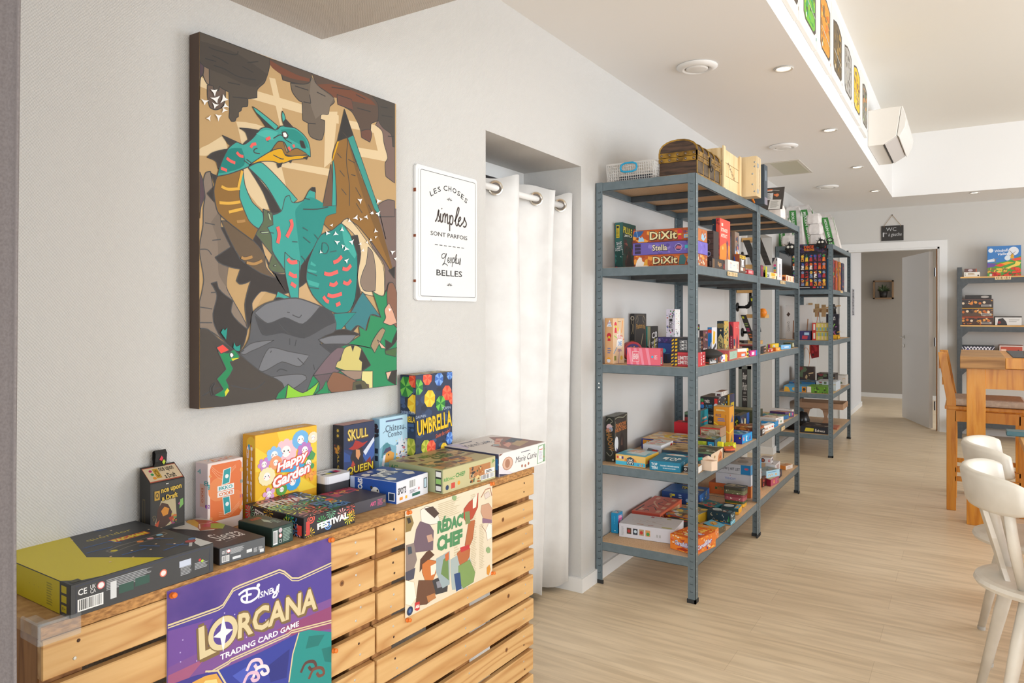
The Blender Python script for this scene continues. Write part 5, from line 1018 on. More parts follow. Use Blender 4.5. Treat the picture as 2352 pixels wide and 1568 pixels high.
wallbox('upright dark blue game box with a red-hatted pirate on its front',ZT,764,789.4,860.5,977.7,['#232736','#1C1D26','#1F2C50','#A06A60'],
   dict(R=sk,L=[('r',.3,.75,.65,.95,'#3A362E'),('c',.47,.8,.03,'#C8A83A'),('c',.47,.9,.03,'#C8A83A'),('B',4,20,['#8A2A20','#3A2A2A','#C8842A'],.1,.45,.8,.62,.06),('t','SKULL QUEEN',.5,.22,.4*7,.055,'#C8A83A',dict(rot=-90,bold=.02))]),vb=1098,group=GC)
cc_ = [('p',[(0,0),(1,0),(1,.42),(.8,.5),(.5,.4),(.2,.5),(0,.4)],'#7FB0C4'),('p',[(.05,.2),(.1,.45),(.25,.5),(.35,.44),(.4,.2)],'#4E8A94'),('p',[(.55,.1),(.58,.4),(.64,.4),(.66,.55),(.72,.46),(.78,.6),(.82,.46),(.9,.5),(.98,.4),(.98,.1)],'#D8DCE8'),('B',5,26,['#C87A8A','#4A6A9A','#E8B84A','#3A4A6A','#F0EEF0'],.55,.1,.98,.5,.03),
       ('p',[(.12,.1),(.2,.28),(.34,.32),(.5,.25),(.46,.08)],'#E0A04A'),('p',[(.1,.28),(.2,.38),(.36,.4),(.4,.32),(.24,.3)],'#4A4464'),('p',[(.06,.05),(.12,.25),(.2,.26),(.14,.02)],'#ECE8F0'),('c',.3,.24,.018,'#222'),('l',.2,.9,.85,.96,1,'#5A6A8A'),
       ('t','Château',.52,.78,.66,.13,'#26304A',dict(bold=.0)),('t','Combo',.52,.65,.5,.11,'#26304A',dict(bold=.0)),('s',sm([(.1,.7),(.2,.74),(.26,.7)],3),.01,'#26304A'),('s',sm([(.8,.7),(.88,.74),(.94,.7)],3),.01,'#26304A')]
wallbox('upright pale blue game box with a storybook castle, right of the pirate box',ZT,855,872,938.6,961.7,['#A8CDE0','#8DB8D4','#B4D8EA','#9CC2D8'],
   dict(R=cc_,L=[('B',7,14,['#6A3A2A','#2A3A4A','#3A2A3A'],.3,.6,.9,.9,.05),('r',.35,.3,.8,.4,'#22304A'),('r',.35,.15,.8,.25,'#22304A')],T=[('B',3,16,['#4A5A6A','#8A9AAA'],.2,.2,.9,.8,.15)]),vb=1077,group=GC)
def umb(u,v,r_,c_,c2):
    o_ = [('c',u,v,r_,c_,8)]
    for i in range(0,8,2): a = 6.283*i/8+.3; o_.append(('U',u,v,r_,a,c2))
    return o_
def umbs(lst):
    o_ = []
    for u,v,r_,c_,c2 in lst: o_ += umb(u,v,r_,c_,c2)
    return o_
_d0 = Face.draw
def _draw(self,art):
    for it in art:
        if it[0] == 'U': _,u,v,r_,a,c_ = it; self.k += 1; self.pol([(u,v),(u+r_/self.a*math.cos(a),v+r_*math.sin(a)),(u+r_/self.a*math.cos(a+.785),v+r_*math.sin(a+.785))],c_)
        else: _d0(self,[it])
Face.draw = _draw
RR,YY,GG,BB = ('#E2482E','#F0704A'),('#EAB818','#F4D23A'),('#1F7A34','#6FBF4A'),('#3A6CC0','#78A4E0')
ulist = [(.30,.955,.09,*RR),(.62,.93,.09,*BB),(.93,.97,.07,*BB),(.05,.86,.10,*GG),(.84,.74,.10,*RR),(.36,.70,.11,*YY),(.66,.62,.10,*GG),(1.0,.66,.08,*RR),(.25,.12,.09,'#9CA828','#C8C84A'),(.40,.1,.09,*RR),(.75,.05,.07,*YY),(.92,.16,.08,*BB)]
wallbox('tall upright dark blue game box covered in colourful open umbrellas',ZT,919,955,1039,862,['#1F2E4A','#1E2C46','#24324E','#8A7A5A'],
   dict(R=[('B',2,50,['#2E4468','#1A2438','#3A5278'],0,0,1,1,.05)]+umbs(ulist)+[('t','DAUPHIN',.12,.50,.26,.035,'#B8C8E0'),('t','TURPIN',.82,.55,.24,.035,'#B8C8E0'),('t','UMBRELLA',.5,.385,.96,.20,'#F2C41A',dict(bold=.03,rot=4,taper=.12)),('t','Shake the rules!',.72,.24,.42,.05,'#F0703A',dict(rot=8,shear=.3))],
        L=[('B',3,30,['#2E4468','#1A2438','#3A5278'],0,0,1,1,.05)]+umbs([(.35,.86,.13,*GG),(.95,.95,.1,*RR),(.95,.66,.12,*YY),(.7,.14,.11,'#9CA828','#C8C84A')])+[('t','DAUPHIN TURPIN',.5,.55,.9,.035,'#B8C8E0'),('t','UMBRELLA',.5,.47,.95,.07,'#F2C41A',dict(bold=.03)),('r',.2,.38,.9,.42,'#3E587E')],T=[('B',4,20,['#E8A04A','#D8603A','#C8C8A0','#3A6A9A'],0,0,1,1,.2)]),vb=1055,group=GC)
q = MB(); tp = onz((782,1103),ZT); tU = (onz((800,1110),ZT)-onz((745,1123),ZT)); tU.z = 0; tu = ev; tn = -nv
def rrect(c,a,b_,lu,lv,r_):
    o_ = []
    for sx,sy,a0 in ((1,1,0),(-1,1,90),(-1,-1,180),(1,-1,270)):
        for k in range(5): an = math.radians(a0+22.5*k); o_.append(c+a*(sx*(lu/2-r_)+r_*math.cos(an))+b_*(sy*(lv/2-r_)+r_*math.sin(an)))
    return o_
tc_ = Vector((.055,1.41,ZT))
q.prism(rrect(tc_,tu,tn,.086,.07,.012),UP*.05,mat('#3A3A3E',.5)); q.prism(rrect(tc_+UP*.05,tu,tn,.09,.074,.014),UP*.022,mat('#E6E6EA',.3))
fr = Face(q,tc_+UP*.072-tu*.042-tn*.033,tu*.084,tn*.066,UP); fr.draw([('t','NACRE',.3,.8,.45,.14,'#4A4A4E'),('r',.45,.5,.65,.68,'#2A7AB8'),('r',.65,.5,.85,.68,'#C8286A'),('r',.25,.3,.45,.5,'#C8C828'),('r',.05,.34,.25,.5,'#333333'),('r',.45,.28,.65,.5,'#333333'),('r',.65,.32,.85,.5,'#C8286A')])
tag(q.build('game_tin',bevel=.002),'small white game tin with colour squares, beside the big yellow flower box','game tin',GC)
bone = [('p',[(.08,.3),(.14,.4),(.3,.36),(.38,.42),(.42,.32),(.34,.28),(.2,.24),(.12,.2)],'#E4E0D8')]
bx('c','blue and white game box with cartoon dogs in front of the upright boxes',ZT,(745,1388,1165),(268,1100,'t'),(1070,1275,'b'),['#E4E6EE','#2350A4','#E6E6EC','#2A4C96'],
   dict(T=[('p',[(.06,.72),(.12,.86),(.24,.9),(.3,.8),(.2,.7)],'#E8E4DC'),('p',[(.6,.72),(.64,.9),(.74,.94),(.8,.8),(.7,.68)],'#E8E4DC'),('p',[(.66,.2),(.72,.38),(.86,.4),(.92,.26),(.8,.14)],'#E8E4DC'),('p',[(.06,.2),(.14,.36),(.26,.34),(.28,.2),(.16,.12)],'#E8E4DC'),('p',[(.86,.6),(.96,.7),(.98,.52)],'#E8E4DC'),('p',[(.34,.86),(.42,.96),(.5,.92),(.48,.84)],'#E8E4DC'),('t','SPOTS',.46,.58,.56,.30,'#F2F0EA',dict(bold=.05,rot=8,out='#1A2E5E'))],
        L=[('p',[(0,0),(.1,0),(.1,1),(0,1)],'#B8C4E0'),('t','SPOTS',.22,.55,.3,.3,'#F2F0EA',dict(rot=-90,bold=.04)),('c',.55,.4,.26,'#E8E4DC'),('c',.6,.5,.05,'#222'),('c',.47,.6,.08,'#333'),('r',.83,.1,.97,.5,'#E8ECF4'),('r',.85,.14,.95,.46,'#2A3A5A')],
        R=[('t','SPOTS',.16,.55,.26,.32,'#33343C',dict(bold=.04)),('b',.38,.52,.6,.92,'#333'),('l',.4,.28,.64,.45,3,'#8A8A94'),('c',.7,.4,.07,'#D88A8A'),('r',.48,.1,.74,.24,'#2E6A5A'),('r',.08,.12,.18,.26,'#E89A3A'),('r',.26,.12,.32,.26,'#E8B43A'),('r',.86,.3,.97,.8,'#3A4450'),('r',.88,.34,.95,.76,'#C8E0EE')]),group=GC)
an_ = ['#5A4034','#8A6A44','#3E4A34','#B4824A','#6E7A52','#C8A468']
bx('c','cream and green game box with animal reporters, same artwork as the cream poster',ZT,(1200,1285,1040),(575,915,'t'),(1690,1110,'b'),['#B8B284','#A9AE84','#C2BA8C','#B4A26E'],
   dict(T=[('B',5,26,an_,.02,.02,.45,.5,.13),('B',8,24,['#B8742E','#8A4A2A','#D89A4A','#5A4034'],.38,.05,.75,.5,.1),('B',9,22,an_,.7,.35,.98,.95,.1),('B',14,12,['#6A4A44','#8A5A50'],.02,.6,.3,.95,.09),('t',"RÉDAC'",.55,.78,.42,.17,'#5E7A3A',dict(bold=.05)),('t','CHEF',.58,.59,.36,.17,'#4E6A32',dict(bold=.05))],
        L=[('t',"AC'",.1,.78,.14,.2,'#4E8A5C',dict(bold=.04)),('t','EF',.13,.5,.16,.22,'#4E8A5C',dict(bold=.04)),('c',.24,.5,.1,'#E89A3A'),('B',5,16,['#3A3A40','#4A4450','#5E6A4A'],.4,.1,.72,.5,.13),('r',.87,.05,.98,.95,'#2A2A2A'),('r',.88,.68,.97,.9,'#E8E8E4'),('r',.88,.38,.97,.6,'#8FBF6A'),('r',.88,.1,.97,.3,'#E8E8E4')],
        R=[('t',"RÉDAC'",.11,.58,.2,.17,'#5E9A52',dict(bold=.04)),('t','CHEF',.31,.63,.18,.19,'#4E8A4A',dict(bold=.04)),('c',.07,.22,.11,'#1F3558'),('r',.14,.12,.21,.36,'#C8493A'),('c',.28,.28,.09,'#E0982E'),('r',.48,.3,.9,.8,'#B47A4A'),('r',.5,.34,.56,.5,'#C8B08A'),('B',4,30,['#C89A2E','#8A5A2A','#3A3430','#A8602A','#E0C080','#4A5A3A'],.46,.05,.74,.8,.09),('r',.78,.33,.98,.52,'#EDEDE8'),('b',.70,.08,.98,.3,'#222'),('l',.8,.36,.95,.48,2,'#333'),('p',[(.92,.7),(.95,.92),(.99,.8)],'#7A9A5A')]),group=GC)
bx('c','large flat white game box with painted hands on its lid at the counter end',ZT,(1760,1115,882),(1110,772,'t'),(2185,965,'b'),['#E9E4DF','#46455E','#E8E4E0','#D8CEC8'],
   dict(T=[('p',[(.3,.0),(1,.02),(1,.7),(.82,.9),(.6,.55),(.34,.45)],'#8A6258'),('p',[(.7,.5),(.98,.6),(1,.4),(.74,.3)],'#3A4254'),('p',[(.55,.1),(.9,.22),(.86,.4),(.6,.3)],'#B0926A'),('p',[(.44,.34),(.6,.5),(.86,.66),(.8,.74),(.56,.58),(.42,.42)],'#D49A84'),('p',[(.4,.18),(.62,.3),(.7,.42),(.5,.36)],'#CF9280'),('p',[(.36,.42),(.46,.5),(.5,.42),(.42,.36)],'#9AA4A8'),('B',3,10,['#5A9AB8','#B83A3A'],.5,.4,.85,.75,.03),('p',[(0,.55),(.12,.65),(.2,.9),(.05,.95)],'#C8BCD0'),
           ('t','Marie Curie',.34,.70,.5,.17,'#33344A',dict(shear=.35)),('l',.2,.86,.5,.93,1,'#6A6A7A')],
        L=[('B',4,20,['#6A4A5A','#2A5A8A','#8AA0B8'],.6,.05,1,.9,.1),('r',.9,.3,.98,.8,'#3A7AB8')],
        R=[('p',[(0,0),(.28,0),(.12,.3),(0,.5)],'#DCD6DC'),('p',[(0,0),(.2,0),(0,.14)],'#4A4254'),('p',[(0,.9),(.08,1),(0,1)],'#7A4A3A'),('e',.17,.5,.11,.30,'#B98A72'),('e',.17,.5,.095,.26,'#D2AC96'),('e',.165,.5,.05,.2,'#A87860'),('t','Marie Curie',.56,.55,.46,.28,'#24232E',dict(shear=.3)),('l',.45,.8,.68,.86,1,'#5A5A66'),('c',.47,.2,.07,'#A8705A'),('c',.54,.16,.07,'#A8705A'),('c',.61,.22,.07,'#A8705A'),
           ('p',[(.8,.06),(.99,.1),(.99,.95),(.83,.92)],'#8FAE8E'),('p',[(.82,.1),(.94,.12),(.94,.9),(.84,.86)],'#F0ECE6'),('r',.85,.7,.93,.74,'#C85A4A'),('l',.85,.25,.93,.65,7,'#B8B4C8'),('B',5,10,['#C86A4A','#5A8A5A'],.94,.1,.99,.9,.04)]),group=GC)
# card box with slanted top and ribbon
yq = .892; A = Vector((.052,yq,ZT)); e2 = Vector((0,onx((424,0),A.x).y-yq,0)); e1 = Vector((.012-A.x,0,0))
hf = hgt((0,1112.3),A)-ZT; hb = hf+.031
q = MB(); bk = '#2B2927'; pr = [A,A+e1,A+e1+UP*hb,A+UP*hf]
q.prism(pr,e2,mat(bk,.4))
t = thing('game_box',Vector((A.x,A.y,ZT)),'dark card box with slanted cream lid and black ribbon tab, leftmost upright box','game box',GC)
fr = Face(q,A+UP*hf*.28,e2,UP*hf*.72,Vector((e2.y,-e2.x,0)),.0003)
fr.draw([('r',.03,.02,.97,.98,'#35322D'),('p',[(.12,.1),(.3,.6),(.72,.62),(.76,.2),(.6,.05),(.3,.02)],'#BCAB84'),('p',[(.16,.15),(.2,.42),(.32,.56),(.5,.5),(.62,.32),(.58,.12),(.4,.02),(.22,.04)],'#4A2E20'),('p',[(.3,.38),(.4,.46),(.54,.4),(.5,.28),(.36,.26)],'#D0862A'),('p',[(.52,.2),(.72,.24),(.62,.05)],'#A83E20'),('p',[(.12,.12),(.26,.2),(.2,.02)],'#B84A24'),('B',5,16,['#6A8A4A','#C8B83A','#8A3A6A','#C86A2A'],.6,.05,.76,.3,.03),('p',[(.84,.34),(.96,.42),(.95,.56),(.86,.54)],'#7AAE5A'),('p',[(.8,.46),(.86,.5),(.84,.42)],'#B8508A'),('s',sm([(.1,.2),(.06,.3),(.14,.3),(.1,.22)],3),.008,'#8A744A'),('l',.44,.93,.56,.96,1,'#E8E4D8'),
         ('r',.1,.62,.27,.84,'#2A2418'),('r',.11,.63,.26,.83,'#B88F2E'),('t','O',.185,.73,.1,.13,'#2A2418',dict(bold=.02)),('t','nce upon',.6,.80,.6,.12,'#DDB53A',dict(bold=.03,rot=3,out='#1E1A14')),('t','a Draft',.55,.66,.46,.11,'#DDB53A',dict(bold=.03,rot=3,out='#1E1A14'))])
sv = (A+e1+UP*hb)-(A+UP*hf); sn = sv.cross(e2); sn = sn if sn.z > 0 else -sn
fr = Face(q,A+UP*hf,e2,sv,sn,.0003); fr.draw([('r',.02,.06,.98,.92,'#A8503A'),('r',.03,.12,.97,.88,'#CDB898'),('r',.27,.25,.42,.8,'#B88F2E'),('t','O',.345,.52,.09,.4,'#2A2418'),('t','nce upon',.66,.66,.42,.3,'#2A2420',dict(bold=.02)),('t','a Draft',.66,.3,.32,.28,'#2A2420',dict(bold=.02)),('c',.2,.7,.07,'#A82A5A'),('c',.2,.5,.07,'#2A8A4A'),('c',.21,.28,.08,'#D88A2A')])
fr = Face(q,A+e1,-e1,UP*hf,Vector((-e2.x,-e2.y,0)),.0003); fr.draw([('t','Once upon a Draft',.4,.4,9,.05*3,'#8A744A',dict(rot=-90))] if False else [('r',.25,.06,.5,.75,'#6A5A36'),('r',.3,.08,.45,.73,'#2B2927'),('c',.38,.12,.03,'#8A744A')])
part(q,'carton',t)
q = MB(); rb_ = A+e2*.36+e1*.9+UP*(hb-.006); ru = e2.normalized()*.027; sr = mat('#242322',.6)
q.tube([rb_+ru*.5,rb_+ru*.5+UP*.012],.001,sr)
vs = []; lp = [(0,0),(-.006,.015),(-.008,.032),(-.002,.040),(.005,.036),(.006,.02),(.003,.003)]
for a,b_ in lp: vs += [rb_-e1.normalized()*a*-1+UP*b_,rb_-e1.normalized()*a*-1+UP*b_+ru]
q.add(vs,[(2*i,2*i+1,2*i+3,2*i+2) for i in range(len(lp)-1)],sr); part(q,'ribbon_tab',t)
q = MB(); nn3 = Vector((e2.y,-e2.x,0)).normalized(); fr = Face(q,rb_+nn3*.0085+UP*.004,ru,UP*.03,nn3,.0002); fr.draw([('p',[(.3,.5),(.5,.8),(.65,.6),(.55,.4)],'#D8283A'),('p',[(.55,.3),(.7,.5),(.85,.3),(.7,.1)],'#B8C82A')]); o = part(q,'ribbon_print',t)
Z1,Z2,Z3,Z4,Z5 = [q_+.0012 for q_ in (Z1,Z2,Z3,Z4,Z5)]
# ================================================================== GAMES ON THE SHELVES
def tx(s,c,u=.5,v=.5,w_=.6,h_=.4,**o): return ('t',s,u,v,w_,h_,c,dict(o,bold=o.get('bold',.02)))
def bz(seed,cols,n=22,sz=.12,a=(.02,.02,.98,.98)): return ('B',seed,n,cols,*a,sz)
def bp(c='#333',a=(.6,.15,.9,.6)): return ('b',*a,c)
G4,G3,G2,G1 = 'games on the upper shelves','games on the middle shelves','games on the lower shelves','games on the bottom shelves'
# ---- upper level of the nearest unit
g = G4
yb('h','dark green upright game box with yellow label, leftmost on the upper shelf',Z4,3.42,228,372,497,124,['#2F6A60','#3A6F68','#1F4A40','#3A6A60'],dict(L=[('r',.14,.68,.6,.95,'#E2C832'),('r',.2,.88,.5,.93,'#333'),('l',.18,.7,.55,.86,6,'#8A7A20'),tx('DO IN LE FOU','#E8ECE8',.62,.45,.5*3.4,.13,rot=-82,out='#2A5A58'),tx('PUSIGNRIT !!','#E8ECE8',.42,.34,.45*3.4,.12,rot=-82,out='#2A5A58'),('r',0,0,1,.16,'#24404A'),('r',.08,.02,.3,.07,'#C8283A'),bz(2,['#24504A','#3F8078'],12,.1,(0,.05,1,.4))],R=[('r',.0,.68,.7,.92,'#1A3A30'),tx('PILULE','#E4D43A',.38,.84,.66,.14,rot=-4,out='#1A2A20'),tx('JEU','#F0F0E0',.4,.73,.6,.05),('s',[(.8,.75),(.9,.92)],.05,'#D8302A'),bz(3,['#7A4038','#A0584A','#12302A','#4A2A28'],26,.12,(.1,.05,.9,.65)),('p',[(.2,.0),(.35,.25),(.5,.45),(.7,.2),(.8,0)],'#2A1A1C')]),group=g)
dx = [('r',0,0,1,.1,'#8A3A1A'),('B',5,30,['#D87A28','#A84A1C','#E89A3A','#7A3018'],0,0,1,1,.25)]
z_ = Z4
o = yb('h','orange and brown game box with a white bearded figure, bottom of the stack of three',z_,3.27,478,1060,1175,424,['#B8531E','#C05A20','#B8602E','#9A5A30'],dict(L=dx+[('p',[(.02,.0),(.05,.55),(.09,.85),(.13,.8),(.14,.5),(.2,.3),(.24,0)],'#F0E6DC'),('p',[(.16,.1),(.19,.6),(.23,.7),(.23,.1)],'#E8A838'),('p',[(.74,.1),(.76,.9),(.82,.95),(.86,.6),(.84,.1)],'#3A6A6A'),('r',.88,.25,.99,.55,'#8AB8D0'),tx('DiXit','#E8DCA8',.52,.52,.4,.62,out='#4A2410'),tx('ODYSSEY','#6A2A10',.5,.1,.34,.12)],R=[bz(7,['#E89A3A','#8AB8C8','#E8D0B0','#7A3A20'],26,.2)]),h=.0575,group=g)
z_ += .0578
yb('h','purple game box with cream lettering, middle of the stack of three',z_,3.268,468,1062,1178,0,['#6A5AA8','#6C5CAE','#7A6AC8','#6A5AA0'],dict(L=[('r',.03,.66,.13,.92,'#3A2A4A'),('r',.03,.38,.13,.62,'#3A2A4A'),('r',.03,.08,.13,.34,'#3A2A4A'),bz(3,['#7A6AC0','#5A4A98','#8A7AC8'],20,.2,(.2,0,1,1)),tx('Stella','#E8DCC0',.44,.55,.24,.5,out='#2A2048'),('c',.74,.5,.32,'#B8A8D8'),('c',.74,.5,.27,'#3A2A68'),('p',[(.69,.4),(.72,.65),(.79,.6),(.78,.35)],'#C86A7A'),('r',.84,.4,.95,.66,'#3AB8C8')],R=[tx('A','#E8D070',.1,.5,.15,.4),bz(8,['#8A7AD0','#6A5AB8'],10,.2)]),h=.0595,group=g)
z_ += .0598
yb('h','orange and brown game box with a blue balloon, top of the stack of three',z_,3.266,468,1058,1173,0,['#8A4A22','#B8521C','#C8763A','#5A2E1A'],dict(L=dx+[('p',[(.0,.55),(.03,.95),(.18,.95),(.14,.6),(.08,.4)],'#2E5A94'),('s',[(.06,.95),(.08,.45)],.05,'#7AA8D8'),('p',[(.09,.08),(.1,.5),(.14,.35),(.15,.5),(.18,.3),(.19,.08)],'#9CC8E8'),tx('DiXit','#E8DCA8',.50,.5,.44,.66,out='#4A2410'),('c',.765,.72,.2,'#D8303A'),('p',[(.735,.1),(.75,.5),(.78,.5),(.80,.1)],'#D8303A'),('r',.745,.45,.79,.56,'#E8C83A'),tx('Libellud','#2A3A8A',.885,.72,.12,.2),('r',.83,.2,.95,.5,'#8AB8E0'),('r',.85,.26,.87,.44,'#E8B848'),('r',.88,.26,.9,.44,'#E8B848'),('r',.91,.26,.93,.44,'#E8B848')],R=[('p',[(.5,.2),(.55,.8),(.7,.5),(.85,.9),(.9,.4),(.7,.05)],'#9CC8E0'),bz(4,['#E8A05A','#B85A28'],12,.16)]),h=.0605,group=g)
o = yb('p','flat black game box with a dark red character, under the pale blue one',Z4,3.53,195,280,556,872,['#2A2626','#2B2726','#3A3230','#3A3634'],dict(L=[('l',.1,.2,.9,.7,4,'#6A6462')],R=[('r',.03,.08,.15,.92,'#7A5A3A'),tx('ligs','#C8965A',.48,.5,.24,.5),('p',[(.72,.2),(.76,.7),(.82,.5),(.78,.1)],'#B83A3A'),('c',.88,.6,.22,'#E8C8A0'),('c',.9,.6,.13,'#2A1A1A'),('p',[(.86,.1),(.9,.4),(.97,.1)],'#8ABCD8')]),group=g)
yb('p','flat pale blue game box with golden lettering lying on the flat black one',o['_top'],3.54,208,212,486,668,['#A8D0DE','#9CC8D8','#B0D8E6','#B8DCE6'],dict(R=[tx('Dixit','#B08A3A',.52,.48,.42,.5,out='#D8C890'),('c',.14,.6,.16,'#C8E8F0'),('r',.86,.4,.96,.54,'#5A9AC8')]),x0=.36,group=g)
yb('p','white game box with faint blue crests at the front of the upper shelf',Z4,3.74,490,566,762,906,['#DAD6D0','#CFC8C0','#E8E4DE','#E4DED4'],dict(R=[('c',.25,.45,.25,'#B8C4DC'),('c',.25,.45,.16,'#E8E4DE'),('r',.18,.7,.34,.78,'#E0A88A'),('r',.5,.5,.6,.6,'#A8B8D0'),('l',.82,.25,.96,.8,4,'#D0B8A0')]),group=g)
yb('p','dark brown plank-patterned game box behind the pale blue box',Z4,3.62,62,306,316,385,['#4A3430','#4E3833','#3A2A28','#5A4A44'],dict(L=[('r',0,y_,1,y_+.02,'#2E2220') for y_ in (.2,.35,.5,.65,.8,.92)]+[('c',.55,.72,.08,'#6A5A5A'),('c',.55,.72,.06,'#3A2A2A'),('c',.6,.4,.07,'#C8C4D8'),('c',.64,.4,.05,'#2A2A4A')]),dep=.09,group=g)
yb('p','narrow teal and yellow box squeezed beside the tall red box',Z4,3.80,312,346,360,172,['#2A5A68','#3A6A70','#3A6A70'],dict(L=[bz(4,['#C8A84A','#8AA85A','#2A4A6A','#C86A3A'],20,.1),('r',0,.9,1,1,'#1E3A48')]),dep=.05,group=g)
yb('p','tall upright red and orange game box with a lone figure, tallest on the upper shelf',Z4,3.72,345,487,671,150,['#C83A3A','#C23A38','#E0503C','#B83A3A'],dict(L=[('r',.25,.87,.7,.97,'#2E1A20'),('p',[(.35,.89),(.5,.96),(.6,.9)],'#E86A2A'),('p',[(0,0),(1,0),(1,.25),(.5,.38),(0,.36)],'#E8942A'),('p',[(.1,.42),(.3,.56),(.8,.52),(.9,.42),(.6,.36),(.2,.38)],'#4A1A22'),('p',[(.6,.36),(.9,.3),(.8,.2),(.65,.26)],'#5A1A2A'),tx('DERNIERS','#E87A4A',.5,.5,.8,.05),tx('JOURS','#E87A4A',.5,.44,.6,.05),('p',[(.4,.7),(.5,.82),(.65,.8),(.6,.68)],'#4A2A4A'),bz(3,['#A02A30','#D8503A'],16,.08,(0,.6,1,.95))],R=[('p',[(0,0),(1,0),(1,.5),(.5,.55),(0,.45)],'#F08A28'),('p',[(0,.0),(1,.0),(1,.14),(.7,.12),(.4,.2),(.15,.17),(0,.1)],'#7A1E22'),('p',[(.1,.14),(.3,.18),(.6,.1),(.9,.13),(1,.08),(.6,.04)],'#C8362A'),tx('EXTRAORDI','#F4E8D8',.42,.79,.62,.07),tx('ARTEFACT','#F4E8D8',.4,.68,.6,.07),('c',.28,.44,.035,'#F8C878'),('p',[(.62,.16),(.66,.4),(.62,.55),(.68,.62),(.8,.56),(.76,.38),(.86,.16),(.8,.16),(.72,.34),(.68,.16)],'#6A3A58'),('r',.15,.86,.3,.92,'#F0D8C8')]),group=g)
yb('p','grey brown upright game box with a white figure behind the tall red box',Z4,3.99,640,690,768,402,['#8A7464','#7A6454','#8C7868','#A08C78'],dict(R=[('c',.5,.45,.16,'#F0F0F0'),('c',.45,.45,.1,'#E89A2A'),('p',[(.1,.06),(.2,.3),(.6,.4),(.7,.1)],'#E8E4E4'),('r',.0,.3,.12,.6,'#4A8AC0'),bz(5,['#5A4A8A','#C86A3A','#3A3A4A'],14,.07,(.2,.5,.9,.9))]),group=g)
yb('p','small upright brown game box with a white tower figure and yellow band',Z4,3.96,668,780,886,806,['#7A3A20','#8A4424','#5A4A40','#6A3A26'],dict(L=[('p',[(0,.4),(0,.9),(.2,.85),(.3,.6),(.2,.4)],'#2A4A98')],R=[('r',0,.78,1,.95,'#E0B828'),('l',.12,.83,.6,.91,1,'#5A3A1A'),('c',.82,.87,.06,'#6A2A20'),('p',[(.3,.4),(.32,.62),(.25,.74),(.5,.7),(.75,.74),(.66,.6),(.7,.4)],'#F0F0F0'),('r',.25,.34,.75,.38,'#E8E8E8'),('r',.15,.1,.6,.28,'#E8DCD0'),('r',.65,.1,.85,.28,'#C86A3A')]),group=g)
yb('p','small red box at the far end of the nearest upper shelf',Z4,4.14,885,945,1040,1086,['#B8343C','#B83840','#D05058','#A83038'],dict(R=[('l',.1,.2,.9,.8,3,'#E8C8C8')],L=[('r',.2,.3,.6,.7,'#E8D0D0')]),group=g)
# ---- upper level of the middle unit
yb('p','small upright maroon box beside the middle post on the upper shelf',Z4,4.44,1140,1180,1222,1005,['#6E2A40','#5A2236','#7E3048'],dict(R=[('r',0,.7,1,.8,'#A83A5A')]),group=g)
yb('p','small yellow box behind the maroon box on the upper shelf',Z4,4.62,1215,1250,1264,1030,['#D8D428','#DCD82A','#C8C420'],dict(L=[('r',.3,.4,.7,.7,'#333'),('r',.5,.7,.9,.95,'#8AB8D0')]),group=g)
yb('p','small grey and white box left of the yellow and white one, upper shelf',Z4,4.62,1215,1240,1318,1122,['#B8B8BC','#AEB0B4','#C4C6CA','#B0B0B0'],dict(R=[('r',.1,.15,.75,.6,'#2E2E34'),('l',.2,.25,.65,.5,2,'#E8E8E8')]),group=g)
yb('p','small yellow and white box on the upper shelf of the middle unit',Z4,4.82,1308,1322,1462,1132,['#E4DCC8','#E0D8C4','#F0E4B8','#D8D0C0'],dict(R=[('r',.15,.5,.7,.95,'#F0B820'),('l',.2,.1,.7,.42,2,'#E8A03A'),('r',.82,.1,.95,.6,'#3A3A2A')]),group=g)
yb('p','white upright box with a column of coloured dots on the upper shelf',Z4,5.03,1358,1455,1536,872,['#D8D4D4','#B8B0AC','#E8E8EA','#4A4E56'],dict(L=[('p',[(0,.72),(0,1),(.6,1),(.3,.86)],'#2A2C34'),('p',[(.7,.9),(1,1),(1,.85)],'#3A3E48'),('c',.5,.66,.055,'#D8488A'),('c',.5,.54,.055,'#2A7A8A'),('c',.5,.43,.055,'#D8A82A'),('c',.5,.32,.055,'#E84A38')],R=[('r',.45,.15,.6,.75,'#3A3A42'),('r',.46,.18,.59,.26,'#E84A38'),('r',.46,.5,.59,.6,'#8A3A7A'),('r',.46,.35,.59,.42,'#2A6A9A')]),group=g)
yb('p','small orange and cream box at the far end of the upper shelf',Z4,5.24,1535,1612,1756,1184,['#E0A868','#E8944A','#F0DCC0','#E8D8C0'],dict(L=[('c',.4,.5,.3,'#8A3A1A'),('c',.4,.5,.15,'#3A1A10')],R=[('c',.5,.5,.35,'#E87A3A'),('c',.5,.5,.2,'#F0C8A0'),('r',.1,.15,.2,.85,'#A83A2A'),('r',.85,.15,.95,.85,'#A85A3A')]),group=g)
